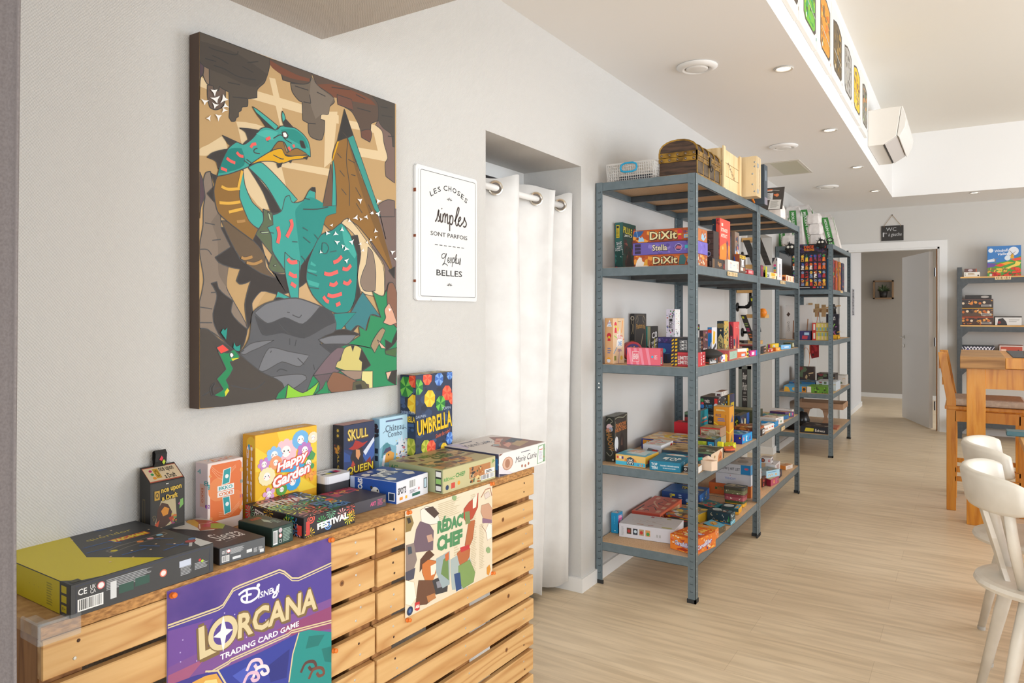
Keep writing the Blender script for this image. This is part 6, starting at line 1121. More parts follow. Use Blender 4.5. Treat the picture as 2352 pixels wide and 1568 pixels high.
# ---- middle level (eye height), nearest unit
g = G3
bx('q','tall upright wood-coloured game box with a paper cone, leftmost on the middle shelf',Z3,(265,1332,300),(62,1320,'b'),(520,1306,'b'),['#D8A06A','#DCA878','#E2C09A','#D8A878'],dict(L=[('p',[(.25,.82),(.62,.97),(.9,.82)],'#E8E8EE'),tx('JUST','#8A3A8A',.6,.89,.5,.05,rot=-4),tx('ONE','#3A9AC8',.6,.845,.3,.04),('c',.55,.62,.06,'#C8283A'),('p',[(.35,.5),(.45,.62),(.65,.62),(.75,.5)],'#C8283A'),('c',.55,.585,.03,'#D8B82A'),('l',.35,.22,.85,.36,3,'#7A7A9A'),('c',.5,.07,.045,'#D8D8E4'),('p',[(.2,.1),(.5,.15),(.85,.1)],'#E8A02A')],R=[('c',.22,.87,.05,'#D8283A'),('p',[(.12,.68),(.18,.82),(.28,.82),(.34,.68)],'#D8283A'),('c',.22,.82,.03,'#D8C82A'),('r',.38,.72,.48,.8,'#E8C41A'),('s',[(.42,.8),(.42,1)],.02,'#E8B83A'),('s',[(.85,.95),(.75,.68)],.03,'#F09A3A'),('l',.4,.92,.75,.94,1,'#5A4A3A'),('p',[(.25,.37),(.55,.78),(.85,.37),(.7,.34),(.4,.34)],'#EAD8C4'),('p',[(.34,.4),(.36,.66),(.84,.58),(.82,.42),(.6,.38)],'#F0EAE4'),tx('JUST','#D8383A',.6,.57,.46,.11,rot=-7),tx('ONE','#3A8AC8',.6,.44,.3,.1),('s',[(.1,.62),(.35,.56)],.02,'#8AC83A'),('s',[(.05,.22),(.35,.36)],.02,'#5A9AC8'),('s',[(.5,.0),(.55,.3)],.015,'#8A5A9A'),('r',.1,.07,.28,.17,'#8A8A3A'),('c',.75,.12,.05,'#D8A82A'),('l',.4,.26,.8,.32,2,'#8A6A8A'),('s',[(.9,.52),(1,.54)],.02,'#E8503A')]),group=g)
pk = [('p',[(u,1),(u+.09,1),(u+.17,0),(u+.1,0)],'#F090A4') for u in (.02,.2,.36,.56)]
bx('q','long coral pink striped game box at the front of the middle shelf',Z3,(1278,1388,985),(512,1357,'b'),(1412,1368,'b'),['#E0606E','#E8687A','#DC5A66','#E87A88'],dict(L=pk+[('r',.17,.2,.37,.8,'#F8F0F0'),('r',.18,.22,.36,.78,'#E8687A'),tx('PIGEON','#F8F0F0',.23,.5,.155*1.0,.16,rot=90),tx('PIGEON','#F8F0F0',.31,.5,.155,.16,rot=90),('c',.77,.5,.07,'#3AB8D8'),tx('cmg','#F4E0E4',.86,.48,.12,.1,rot=90),('l',.88,.35,.92,.62,3,'#F0B8C0'),('r',0,0,1,.02,'#2A5A9A')],R=[('b',.1,.1,.7,.5,'#3A3A2A'),('l',.1,.65,.8,.85,3,'#E8A89A')]),group=g)
yb('q','tall upright black and gold game box with a pen, behind the coral pink one',Z3,3.62,530,755,1025,195,['#262424','#252323','#373535','#2E2C2C'],dict(L=[('c',.5,.9,.045,'#C8BCA8'),('c',.5,.9,.03,'#252323'),('s',sm([(.2,.95),(.3,.8),(.6,.74),(.5,.62),(.3,.55)],4),.008,'#A89878'),('s',sm([(.85,.95),(.8,.8),(.85,.7),(.75,.55)],4),.008,'#A89878'),tx('Phantom','#C08A3A',.42,.34,.3*4.6,.09,rot=-90),('l',.12,.32,.25,.4,3,'#A89878')],R=[('s',[(.07,.02),(.07,.88),(.2,.97),(.8,.97),(.93,.88),(.93,.02)],.008,'#8A7A60'),('s',sm([(.1,.85),(.25,.95),(.3,.85),(.2,.8)],4),.01,'#B8A888'),('s',sm([(.9,.85),(.75,.95),(.7,.85),(.8,.8)],4),.01,'#B8A888'),tx('Phantom Ink','#B88A42',.52,.71,.74,.12,arc=.2),('s',[(.55,.3),(.72,.55)],.018,'#D8C8A0')]),group=g)
yb('q','upright game box with black front and cream side, second from the tall black one',Z3,3.80,1018,1122,1290,482,['#2A2828','#BFB890','#2B2A2A','#8A8468'],dict(L=[('r',0,.0,.3,1,'#3AA8A0'),('r',.75,.0,1,.4,'#C84A5A'),('p',[(0,.2),(.5,.3),(.8,.6),(.9,.1),(.2,.05)],'#F0F0EC'),('s',sm([(.1,.1),(.5,.2),(.3,.35),(.7,.3)],4),.03,'#222')],R=[tx('C0','#F0ECEC',.5,.72,.72,.2,rot=8),tx('TRADUIT','#F0ECEC',.5,.5,.86,.1,rot=14),tx('N!T','#F0ECEC',.5,.31,.62,.2,rot=8),('s',[(.55,.6),(.52,.25)],.06,'#D8C82A'),('p',[(.4,.1),(.9,.16),(.7,.02)],'#8A2A4A')]),group=g)
q = MB(); c0 = ony(px('q',720,970),3.46); rr_ = .034; cx0 = ony(px('q',575,970),3.44).x; cx1 = ony(px('q',925,970),3.44).x; dd = (cx1-cx0)
zc = Z3+.045; ctr = Vector((cx0+dd*.36,3.46,zc)); ax = Vector((.62,-.78,0)); 
ctr = ony(px('q',690,960),3.47); ctr.z = Z3+.052
q.lathe(ctr,[(0,-.03),(.047,-.03),(.049,-.028),(.049,.028),(.051,.03),(.049,.034),(.044,.035),(0,.035)],mat('#B8303C',.4),32,ax)
sd = Vector((-ax.y,ax.x,0)); fr = Face(q,ctr+ax*.0353-sd*.045-UP*.045,sd*.09,UP*.09,ax,.0003); fr.draw([('c',.5,.5,.44,'#4A3A78',24),('x',.5,.5,.3,9,'#D8A83A'),tx('TERU','#E8C84A',.5,.55,.66,.3,rot=8,out='#6A2A3A')])
for i in range(0): pass
tag(q.build('game_tin',smooth=False),'round red tin standing on edge behind the coral pink box','game tin',g)
z_ = Z3
o = yb('q','flat royal blue box under the dark violet one on the middle shelf',Z3,3.52,1285,1960,2040,872,['#2A4A8A','#26468E','#2A4A8A'],dict(L=[('l',.02,.35,.1,.75,2,'#8AB8D8'),('c',.2,.6,.12,'#3AB0D0')]),dep=.13,group=g)
o = yb('q','flat dark violet box with the lettered white box standing on it',o['_top'],3.52,1285,1960,2040,735,['#3A3668','#342E6A','#3A3668','#4A4470'],dict(L=[('l',.02,.2,.1,.8,2,'#A8A8D8'),bz(3,['#4A4A8A','#5A3A8A'],10,.2,(.1,.1,.5,.9))]),dep=.13,group=g)
yb('q','tall upright white game box with scattered drawings and vertical black letters',o['_top'],3.535,1470,1672,1832,97,['#E4E2EA','#DCD8E8','#ECEAE8','#D8D4E0'],dict(L=[bz(9,['#C84A3A','#3A8A4A','#5A6AA0','#8A5A9A','#333','#A8B83A'],40,.035),('r',.28,.18,.78,.84,'#D0CCD8')]+[('p',[(.3,v_-.055),(.74,v_-.06),(.78,v_+.05),(.32,v_+.055)],'#222') for v_ in (.75,.24)]+[tx(c_,k_,  .53,v_,.36,.1) for c_,k_,v_ in (('S','#F4F4F4',.75),('I','#222',.61),('D','#222',.49),('E','#222',.37),('S','#F4F4F4',.24))]+[('c',.5,.83,.022,'#D83A8A'),('c',.5,.17,.022,'#D83A8A')],R=[bz(4,['#C88A4A','#3A8A6A','#D86A6A','#5A6AA0','#C8C04A'],46,.022),('B',3,16,['#4A4A4A'],.3,.05,.8,.2,.03)]),dep=.075,group=g)
haz = [('p',[(.0,v_),(.09,v_+.1),(.09,v_+.2),(0,v_+.1)],'#E8B818') for v_ in (0,.24,.48,.72)]+[('p',[(.13,v_),(.22,v_+.02),(.24,v_+.17),(.15,v_+.15)],'#E8B818') for v_ in (.02,.27,.52,.77)]
o = bx('q','red and black hazard-striped game box beneath its black twin',Z3,(2085,1415,1088),(1505,1388,'b'),(2318,1362,'b'),['#C23238','#C0303A','#C83840','#2A2A2A'],dict(L=[('r',0,0,.25,1,'#262A38'),('r',.25,.88,1,1,'#D04048'),('r',.25,.08,1,.84,'#B02E38')]+haz+[tx('LIMITE','#F0E8E8',.46,.6,.40,.27,bold=.02),tx('LIMITE','#F0E8E8',.46,.28,.40,.27,bold=.02)],R=[('r',.6,.12,.95,.9,'#A82830'),tx('LIM','#F0E8E8',.5,.55,.5*1.0,.16,rot=-90),('l',.72,.2,.9,.8,3,'#E8C8C8')]),group=g)
zt2 = o['_top']
bx('q','black hazard-striped game box lying on its red twin',zt2,(2080,1085,748),(1505,1070,'b'),(2298,1060,'b'),['#2E2E32','#303036','#343438','#5A5450'],dict(L=haz+[tx('LIMITE','#E8E8E8',.49,.72,.30,.2,bold=.01),tx('LIMITE','#E8E8E8',.49,.48,.30,.2,bold=.01),tx('LIMITE','#E8E8E8',.49,.24,.30,.2,bold=.01)],R=[('r',.2,.4,.3,.6,'#E8E8E8'),('l',.7,.25,.85,.8,3,'#B8B8B8')]),group=g)
yb('q','small dark navy box between the coral pink box and the striped boxes',Z3,3.42,1412,1500,1520,1105,['#1E2A44','#1E2A42','#1E2A44','#3A7A98'],dict(L=[('r',.45,.2,.9,.85,'#3A3E48'),('r',.5,.25,.85,.8,'#222630')]),dep=.06,group=g)
# right half
tg = yb('r','small upright dark box with slanted lid label and tab, on the middle shelf',Z3,3.66,55,135,250,350,['#3E2A2C','#3A2A2C','#5E3438','#C8B8A8'],dict(L=[bz(3,['#8A4A3A','#C88A6A','#5A3A4A'],20,.08,(.1,.1,.9,.8))],R=[bz(4,['#8A4A5A','#7A5A3A','#3A2A2A','#A86A8A'],24,.08,(.05,.3,.95,.95)),tx('DEMO','#E8E0D8',.45,.32,.8,.2,out='#4A1A20'),('p',[(.5,.03),(.6,.12),(.8,.08)],'#5AA06A'),('c',.2,.06,.05,'#5A8AB8')],T=[('r',.05,.1,.95,.9,'#D8C8B8'),tx('DRAFT','#5A2A2A',.5,.5,.6,.5)]),group=g)
yb('r','small upright blue and white box with a cartoon figure on the middle shelf',Z3,3.84,215,318,425,282,['#D8D8E0','#3A8AC8','#E0E0E4','#B8C0D0'],dict(L=[('p',[(.0,0),(1,0),(1,.55),(.3,.4)],'#D8D8DC'),('c',.5,.87,.07,'#E8503A'),('p',[(.2,.5),(.3,.85),(.8,.8),(.9,.6),(.5,.35)],'#2A7AC8'),tx('JEUX','#333',.5,.22,.8,.12,rot=70),bz(4,['#333','#888'],10,.05,(.1,.0,.9,.4))],R=[('p',[(.15,.5),(.3,.9),(.7,.85),(.6,.5),(.3,.45)],'#E8B82A'),('p',[(.8,.4),(.95,.9),(.85,.3)],'#7A4A9A'),('p',[(.05,.3),(.8,.5),(.9,.4),(.2,.2)],'#444'),('p',[(.2,.05),(.5,.2),(.6,.03)],'#5AA0C8'),('p',[(.6,.1),(.85,.25),(.9,.1)],'#8AB83A')]),group=g)
yb('r','upright dark navy and gold game box with a cream diamond plaque',Z3,4.06,425,566,662,152,['#22303A','#233440','#C8B060','#3A3A34'],dict(L=[('p',[(.5,.08),(.95,.22),(.95,.5),(.5,.65),(.05,.5),(.05,.22)],'#D8C88A'),('p',[(.5,.11),(.88,.24),(.88,.49),(.5,.61),(.12,.49),(.12,.24)],'#C8B878'),tx('Celtae','#2A3040',.5,.37,1.7,.11,rot=-70,shear=.3),('c',.3,.87,.07,'#8A7A48'),('c',.7,.87,.07,'#8A7A48'),('c',.55,.74,.025,'#E8C88A')],R=[('r',.0,0,1,1,'#C8B060'),bz(6,['#1E4A4A','#E8A83A','#3A2A1A','#A8602A','#E8DCA0','#2A6A6A'],60,.05)]),group=g)
yb('r','upright crimson and coral game box with a lone tree, near the back posts',Z3,4.17,665,768,890,172,['#B82C44','#B42840','#E05A58','#A83040'],dict(L=[('p',[(.1,.55),(.3,.95),(.8,.85),(.9,.6),(.5,.5)],'#3A1E2A'),('r',.3,.05,.85,.6,'#8A2A4A'),('l',.45,.08,.7,.58,7,'#E0A8A8'),('p',[(0,0),(.3,0),(.2,.25),(0,.3)],'#E8A080')],R=[('p',[(0,.0),(1,.02),(1,.3),(0,.4)],'#E88A6A'),('p',[(0,0),(.3,0),(.3,.25),(.1,.3)],'#E8C08A'),('c',.1,.4,.11,'#2A5A6A'),('p',[(.4,.08),(.45,.5),(.6,.65),(.75,.45),(.7,.08)],'#8A3A48'),('l',.4,.82,.7,.85,1,'#F0B8B0'),('r',.88,.8,.92,.92,'#F0D0C8')]),group=g)
yb('r','thin navy box lying flat before the upright navy and gold one',Z3,3.93,0,0,0,0,['#26304E','#222C50','#2A3456','#4A5068'],{},x0=.17,x1=.40,dep=.11,h=.03,group=g)
yb('r','thin brown box lying flat beside the small slanted-lid box',Z3,3.78,0,0,0,0,['#6A4A40','#8A4A44','#7A4A44','#7A5A50'],{},x0=.2,x1=.36,dep=.12,h=.016,group=g)
bx('r','large salmon pink game box with a pale green window print, middle shelf',Z3,(747,985,770),(130,758,'t'),(943,942,'b'),['#C05A58','#B84E50','#D06A62','#C0887A'],dict(R=[('r',.06,.08,.96,.9,'#4A5A50'),('r',.08,.1,.94,.88,'#A8C4B0'),('s',[(.4,.4),(.55,.75),(.5,.4),(.7,.6)],.03,'#5A6A60'),('r',.1,.3,.9,.32,'#8AA898')],L=[('s',[(.5,.6),(.5,.8)],.02,'#F0D0C8'),('s',[(.8,.65),(.83,.8)],.02,'#F0D0C8'),('c',.9,.45,.07,'#E8D8D0'),('s',[(.44,0),(.44,1)],.015,'#A04044')],T=[bz(5,['#D8C8B8','#9A6A5A','#C8A898','#E8E0D8','#8A9A90'],26,.15)]),group=g)
bx('r','white and orange game box at the front of the middle shelf',Z3,(948,938,742),(905,730,'t'),(1068,902,'b'),['#E8E0D8','#E0B090','#F0E8E0','#D8D0C8'],dict(R=[('p',[(0,0),(.9,.1),(.8,.65),(0,.7)],'#D8602E'),('r',.42,.15,.72,.45,'#C8D8E8'),('r',.86,0,1,1,'#E8C82A'),('r',.88,.1,.98,.3,'#333'),('r',.88,.5,.98,.7,'#333')]),group=g)
bx('r','small magenta and blue box near the middle post on the middle shelf',Z3,(1128,892,775),(1072,888,'b'),(1222,868,'b'),['#C8287A','#C82878','#D82A8A','#C8308A'],dict(L=[('p',[(0,.2),(.9,.1),(.4,.9),(0,1)],'#1E4A7A'),('s',[(.1,.9),(.9,.15)],.08,'#E8E8E8')],R=[('r',.2,.2,.6,.8,'#E8E0E8'),('r',.82,0,1,1,'#2A8AD0')]),group=g)
yb('r','flat black game box with white lettering behind the white and orange one',Z3,4.5,945,1190,0,0,['#262428','#252428','#2A282C','#3A3638'],dict(L=[tx('The Mind','#E8E8E8',.55,.5,.42,.4)]),h=.045,dep=.1,group=g)
yb('r','thin red-edged box lying flat at the back of the middle shelf',Z3,4.62,700,1175,0,0,['#A83E40','#B04A48','#A84444','#D8CCC4'],dict(L=[('l',.05,.2,.95,.8,2,'#E8D0C8')]),h=.052,dep=.14,group=g)
yb('r','small black card box at the back of the middle shelf near the pipe shelves',Z3,4.85,780,985,0,0,['#2A2726','#2E2A28','#2A2726','#3A3432'],dict(L=[('r',.05,.1,.95,.35,'#8A3A2A'),('l',.1,.5,.8,.9,2,'#B8A080')]),h=.067,dep=.1,group=g)
o = bx('r','flat black box with grey hand drawing beneath the black cloth pouch',Z3,(322,1058,935),(148,1045,'b'),(442,1027,'b'),['#2A2826','#2C2A28','#3A3A3A','#262422'],dict(L=[('r',0,.15,1,.32,'#D8482A'),('l',.1,.5,.5,.7,1,'#C8482A')],R=[('p',[(.05,.1),(.1,.7),(.3,.3),(.4,.8),(.55,.3),(.6,.75),(.8,.2),(.75,.05)],'#C8C8C8'),('p',[(.55,.7),(.75,.95),(.8,.6)],'#E86A3A')]),group=g)
zt2 = o['_top']; q = MB(); c0 = o['A']+(o['E1']+o['E2'])*.5; c0.z = zt2
q.lathe(c0,[(0,0),(.05,.001),(.075,.012),(.08,.02),(.065,.03),(.035,.04),(.02,.043),(0,.045)],mat('#2C2A28',.8),16)
R = random.Random(4); q.v = [Vector((c0.x+(v.x-c0.x)*.75,c0.y+(v.y-c0.y)*1.0,v.z))+Vector((R.uniform(-.002,.002),R.uniform(-.002,.002),0)) for v in q.v]
fr = Face(q,c0+Vector((-.045,-.03,.043)),Vector((.05,0,0)),Vector((0,.035,0)),UP,.0006); fr.draw([('x',.3,.5,.4,5,'#E89A2A'),('x',.8,.6,.3,4,'#E89A2A')])
o = q.build('cloth_pouch',smooth=True); tag(o,'black drawstring cloth pouch on the flat black box, middle shelf','pouch')
bx('r','small red game box with white script, beside the black pouch',Z3,(543,1013,866),(372,985,'b'),(592,1002,'b'),['#D8402E','#CC3E2E','#D84A38','#E05040'],dict(L=[tx('Skich','#F4ECE8',.65,.5,.5,.5,shear=.3)],R=[('r',.3,.15,.9,.7,'#E8E4F0')]),group=g)
bx('r','small white and blue card box right of the red one with white script',Z3,(605,1008,858),(560,846,'t'),(632,998,'b'),['#E0DCE4','#E8E4EC','#E8E4EE','#E8B82A'],dict(R=[('p',[(0,.2),(.5,.6),(0,1)],'#3A3A8A'),('r',.4,.1,.9,.3,'#D84A3A')]),group=g)
bx('r','small yellow card box touching the large salmon pink one',Z3,(640,1000,852),(600,846,'t'),(662,990,'b'),['#E8B42A','#E8B42A','#E8B83A','#E8B42A'],{},group=g)
# ---- middle level, middle unit
g = G3
o = bx('r','lower black card box on the middle unit near the shared posts',Z3,(1375,832,762),(1345,835,'b'),(1468,800,'b'),['#242222','#242222','#2A2828','#2A2A2A'],dict(R=[('c',.4,.5,.2,'#E8703A'),('r',.55,.3,.95,.7,'#E8E0D8'),('r',.6,.35,.9,.6,'#D8602A')]),group=g)
zt2 = o['_top']
bx('r','upper black card box on its twin, middle unit',zt2,(1375,762,690),(1345,764,'b'),(1468,732,'b'),['#242222','#242222','#2A2828','#35322E'],dict(R=[('c',.4,.5,.2,'#E8703A'),('r',.55,.3,.95,.7,'#E8E0D8'),('r',.6,.35,.9,.6,'#D8602A')]),group=g)
bx('r','small red box at the shelf front of the middle unit, left of the orange one',Z3,(1545,800,738),(1475,800,'b'),(1640,775,'b'),['#D83A2C','#D03A2C','#D8402E','#E8DCC8'],dict(L=[('r',.1,.2,.5,.7,'#F0E0D8')],R=[('r',.1,.2,.6,.8,'#E8D8C8'),('r',.7,.2,.9,.8,'#F0A02A')],T=[bz(3,['#F0C83A','#E8E0D8'],8,.2)]),group=g)
bx('r','small orange box at the shelf front of the middle unit',Z3,(1665,778,705),(1645,700,'t'),(1695,770,'b'),['#E88A2A','#E8882A','#F0A040','#E8DCC0'],dict(R=[('c',.5,.5,.25,'#F8E0A0'),('r',.1,.1,.3,.3,'#C8402A')]),group=g)
bx('r','bright yellow game box with barcode on the middle unit',Z3,(1700,775,640),(1468,635,'t'),(1833,745,'b'),['#F0C41A','#E8BC1C','#F0C818','#E8D04A'],dict(R=[('b',.1,.4,.4,.85,'#666'),('r',.55,.08,.95,.4,'#F0F0E0'),('c',.6,.7,.1,'#F8E070')],L=[('r',0,0,.16,1,'#8AB82A'),('r',.16,0,.45,1,'#7A2A8A'),('r',.45,0,.62,1,'#C82A4A')]),group=g)
bx('r','small sky blue box at the far end of the middle unit',Z3,(1840,748,658),(1825,650,'t'),(1945,728,'b'),['#6AAEE0','#5A9ED0','#7AB8E8','#9AC0D8'],dict(R=[tx('NMBR','#F0F4F8',.55,.5,.5,.4),('c',.2,.45,.12,'#D84A5A')]),group=g)
yb('r','flat dark green and orange box behind the sky blue one',Z3,5.43,1800,1950,0,0,['#3A4A2A','#2E3E28','#4A5030','#8A8A3A'],dict(T=[('p',[(.2,.2),(.6,.8),(.8,.2)],'#E86A2A')],R=[('r',.6,.1,.95,.9,'#E8E0B8')]),h=.036,dep=.12,group=g)
# ---- second lowest level, nearest unit
g = G2
bx('j','tall upright dark game box with a full moon, far left of the second lowest shelf',Z2,(198,868,372),(92,860,'b'),(352,322,'t'),['#2C2C26','#2E2E28','#3A3834','#5E5E52'],dict(L=[('s',sm([(.1,.9),(.4,.97),(.8,.9),(.5,.85),(.9,.78)],4),.012,'#9A9A86'),('c',.42,.77,.07,'#D8B8BC'),('c',.3,.7,.05,'#B87A70'),('c',.6,.72,.05,'#98A0B4'),tx('SHADOW','#A8743A',.5,.48,.55*4.4,.13,rot=-80),('s',sm([(.1,.2),(.5,.12),(.8,.2),(.5,.28)],4),.012,'#9A9A86'),('c',.85,.04,.02,'#B8B8A8')],R=[('r',.05,.03,.95,.97,'#38342F'),('s',sm([(.05,.95),(.3,.97),(.7,.93),(.95,.97),(.93,.8)],4),.015,'#A0A088'),('s',sm([(.05,.9),(.1,.7),(.05,.5)],4),.01,'#A0A088'),tx('SHADOW','#C8783A',.5,.78,.8,.10,rot=0),tx('HUNTERS','#C8783A',.5,.68,.86,.09),('e',.15,.38,.14,.17,'#E4E4E4'),('p',[(.1,.02),(.15,.3),(.3,.2),(.35,.02)],'#2E3468'),('p',[(.4,.02),(.42,.5),(.55,.62),(.7,.5),(.75,.02)],'#2A2220'),('p',[(.5,.3),(.56,.5),(.62,.3)],'#6A4A3A')]),group=g)
bx('j','flat yellow and sky blue game box with a city logo, front left',Z2,(540,937,815),(203,897,'b'),(700,757,'t'),['#E8B84A','#E8C070','#E0AC3A','#9CC8D0'],dict(L=[('r',0,0,1,.4,'#4AB8D8'),('r',0,0,1,.04,'#E8A838'),('p',[(.3,.4),(.32,.7),(.4,.6),(.45,.9),(.5,.7),(.6,.8),(.7,.55),(.72,.4)],'#E88A3A'),('p',[(.38,.12),(.38,.7),(.5,.88),(.62,.7),(.62,.12)],'#2A4858'),tx('LINK','#F0F0E8',.5,.56,.18,.22),tx('CITY','#F0F0E8',.5,.28,.22,.24),('r',.04,.62,.1,.85,'#D84A4A'),('r',.13,.62,.19,.85,'#E8E8F0'),('r',.21,.62,.27,.85,'#3A3A8A'),('p',[(.74,.12),(.765,.36),(.79,.12)],'#5A7AC8'),('p',[(.81,.12),(.835,.36),(.86,.12)],'#F0A82A'),('p',[(.88,.12),(.905,.36),(.93,.12)],'#E86A3A')],R=[('r',0,0,1,.3,'#3A6A7A'),('r',.15,.3,.3,.6,'#A83A3A'),('r',.5,.2,.62,.6,'#3A2A2A'),('r',.8,.3,.9,.6,'#B84A3A')],T=[('r',0,0,.55,1,'#5AA8C0'),('p',[(.2,.1),(.9,.2),(.8,.7),(.3,.8)],'#C8D8D8'),('p',[(.5,.4),(.95,.4),(.9,.8),(.6,.9)],'#D8A888'),tx('CITY','#E8E8E4',.55,.5,.5,.3)]),group=g)
bx('s','flat teal game box with white lettering at the front of the second lowest shelf',Z2,(905,1442,1275),(380,1387,'b'),(1110,1128,'t'),['#1F7A98','#1F7C9C','#1A6A84','#22718C'],dict(L=[tx('TOP','#F0F4F4',.155,.66,.2,.3),tx('TEN','#F0F4F4',.155,.28,.2,.3),tx('TROUVEZ 10 BONNES RAISONS','#E8F0F0',.65,.58,.62,.15),tx('DE DIRE DES ÉNORMITÉS !','#E8F0F0',.65,.33,.42,.13)],R=[tx('TOP TEN','#F0F4F4',.3,.5,.14,.3,rot=70)],S=[tx('TOP','#F0F0EC',.62,.34,.5,.34),('p',[(.2,.78),(.4,.9),(.75,.9),(.95,.75),(.6,.72)],'#E8E4DC'),('p',[(.3,.8),(.5,.86),(.45,.78)],'#E85A3A'),('p',[(.85,.78),(.98,.84),(.95,.74)],'#C84A2A'),('r',.3,.3,.42,.5,'#F0F0EC')]),group=g)
bx('s','small matchbox-like game with white ends at the shelf front by the corner post',Z2,(1272,1472,1358),(935,1440,'b'),(1358,1412,'b'),['#3A2E28','#3A2C28','#EDEAE4','#C89A6A'],dict(L=[('r',0,.88,1,1,'#E8E4DC'),('r',0,0,1,.08,'#E8E4DC'),('c',.12,.5,.2,'#E8E4DC'),tx('8','#3A2C28',.12,.5,.06,.3),tx('X','#E8A82A',.9,.45,.1,.6)],S=[('p',[(.6,.1),(.8,.8),(.95,.2)],'#E88A2A'),('p',[(.75,.3),(.85,.6),(.9,.2)],'#C83A2A')]),group=g)
q = MB(); P_ = onz(px('s',1420,1405),Z2); q.prism([P_+v for v in (Vector((-.05,.0,0)),Vector((.006,-.012,0)),Vector((.022,.03,0)),Vector((-.02,.05,0)))],UP*.045,mat('#E8CDB4',.5)); q.tube([P_+Vector((-.05,.015,.045)),P_+Vector((-.02,.02,.056)),P_+Vector((.01,.02,.05))],[.006,.012,.004],mat('#E8CDB4',.5)); q.tube([P_+Vector((-.075,.01,.044)),P_+Vector((-.045,.015,.05))],.009,'#1E9A9A')
tag(q.build('toy_figure',bevel=.003),'small cream toy with a teal strap beside the matchbox-like game','toy')
bx('s','large flat tan and dark green game box crossing behind the corner post',Z2,(1445,1328,1132),(582,1050,'t'),(1690,1190,'b'),['#46443A','#33404E','#E8CDB0','#4A4A3C'],dict(L=[bz(11,['#3A6A7A','#5A3A4A','#2A4A5A','#8A7A6A','#24303A'],30,.2),('c',.9,.25,.25,'#1E2420'),('c',.9,.3,.12,'#E8C82A'),('p',[(.75,.0),(.78,.5),(.86,.6),(.88,0)],'#6A8A8A')],R=[('r',.9,0,1,1,'#3A3028'),('c',.28,.6,.16,'#D8A82A'),('c',.28,.6,.11,'#3A3028'),('p',[(.5,.0),(.55,.5),(.7,.9),(.85,.6),(.85,0)],'#C87A4A'),('p',[(.6,.2),(.7,.5),(.75,.2)],'#8A4A2A'),('r',.02,.1,.06,.6,'#E8B82A')],S=[('r',0,.0,.55,1,'#B09468'),bz(12,['#8A744A','#C8A878','#6A5A40','#5A6A6A'],20,.12,(0,0,.5,1)),bz(13,['#5A5A44','#3A4A3A','#8A6A4A','#6A8A6A','#A8B0A0'],24,.1,(.5,0,1,1)),('r',.2,.2,.45,.35,'#8A6A3A')]),group=g)
yb('s','flat orange and violet game box with yellow drawings against the back wall',Z2,3.69,0,0,0,0,['#2E4090','#E89A28','#3A5AA8','#D8A868'],dict(L=[('r',0,.9,1,1,'#2E3E88'),('r',0,0,.03,1,'#2E3E88'),('p',[(.05,.2),(.12,.8),(.2,.6),(.14,.1)],'#C8CCD4'),('p',[(.18,.7),(.3,.9),(.4,.6),(.25,.5)],'#D8DCE4'),('s',[(.9,.2),(1,.6)],.06,'#3A6AB8')],S=[('r',.05,.05,.95,.95,'#DCAE78'),bz(14,['#E8E4DC','#C8C0B8','#E8D8B0'],30,.1),('c',.55,.55,.26,'#E8C22A',20),bz(15,['#3A4A78','#E8E0C8','#E8C22A'],24,.07,(.4,.35,.7,.8)),bz(16,['#6A6A70','#E8E8E8','#E8B82A'],20,.08,(.65,.1,.98,.6))]),x0=.043,x1=.31,dep=.27,h=.057,group=g)
Pq = onz(px('s',575,985),Z2+.05)
yb('s','flat white game box with a red pistol badge lying before the orange and violet one',Z2,3.5,268,575,0,982,['#E4E4E8','#D4D8E2','#ECEAEA','#D8D4CC'],dict(L=[('p',[(.15,.3),(.3,.75),(.9,.6),(.7,.4),(.6,.1),(.4,.3)],'#6A7078'),('p',[(.48,.05),(.52,.6),(.8,.65),(.88,.1)],'#C8323A'),('l',.52,.15,.82,.5,2,'#F0E8E8'),('s',[(.5,.1),(1,.3)],.03,'#2A4A5A')],R=[('p',[(.7,.4),(.8,.9),(.95,.8),(.85,.4)],'#D83A30'),('p',[(.2,.1),(.35,.5),(.45,.2)],'#2A2A2A')],S=[('l',.1,.2,.6,.45,2,'#D06A5A'),('s',sm([(.3,.6),(.5,.75),(.7,.6),(.85,.7)],4),.04,'#9A9A94'),bz(7,['#C8C8B8','#8A8A80','#D87A6A'],14,.07)]),dep=.18,group=g)
yb('s','red camera-shaped tin on the second lowest shelf by the back wall',Z2,4.04,795,1085,1130,600,['#C8202C','#CC1E2C','#B01C28','#D8303A'],dict(L=[('r',0,.30,1,.33,'#7A1018'),('c',.52,.14,.14,'#2A2426'),('c',.52,.14,.09,'#E8E8E8')],S=[('e',.5,.5,.17,.3,'#3A1A1E')]),dep=.08,group=g)
yb('s','dark box with a green edge behind the corner post, second lowest shelf',Z2,4.18,972,1030,1110,412,['#2E2A28','#2E2A28','#3A3430','#7A8A7A'],dict(L=[('r',0,.9,1,1,'#6A8A6A'),('r',0,.65,1,.8,'#A83A3A')]),dep=.1,group=g)
yb('s','upright teal and brown game box between the corner post and the dark stack',Z2,4.0,1205,1243,1372,395,['#6A6A64','#5E5E5A','#2A9AA8','#8A9A98'],dict(R=[('r',0,.35,1,1,'#2A98A6'),('p',[(0,0),(1,0),(1,.5),(.6,.38),(0,.45)],'#4A3A30'),('r',.2,.72,.8,.78,'#E8B8A0'),('r',.1,.62,.9,.66,'#D85A4A'),bz(3,['#E8E4DC','#8A6A50'],16,.07,(.05,.03,.9,.4))]),group=g)
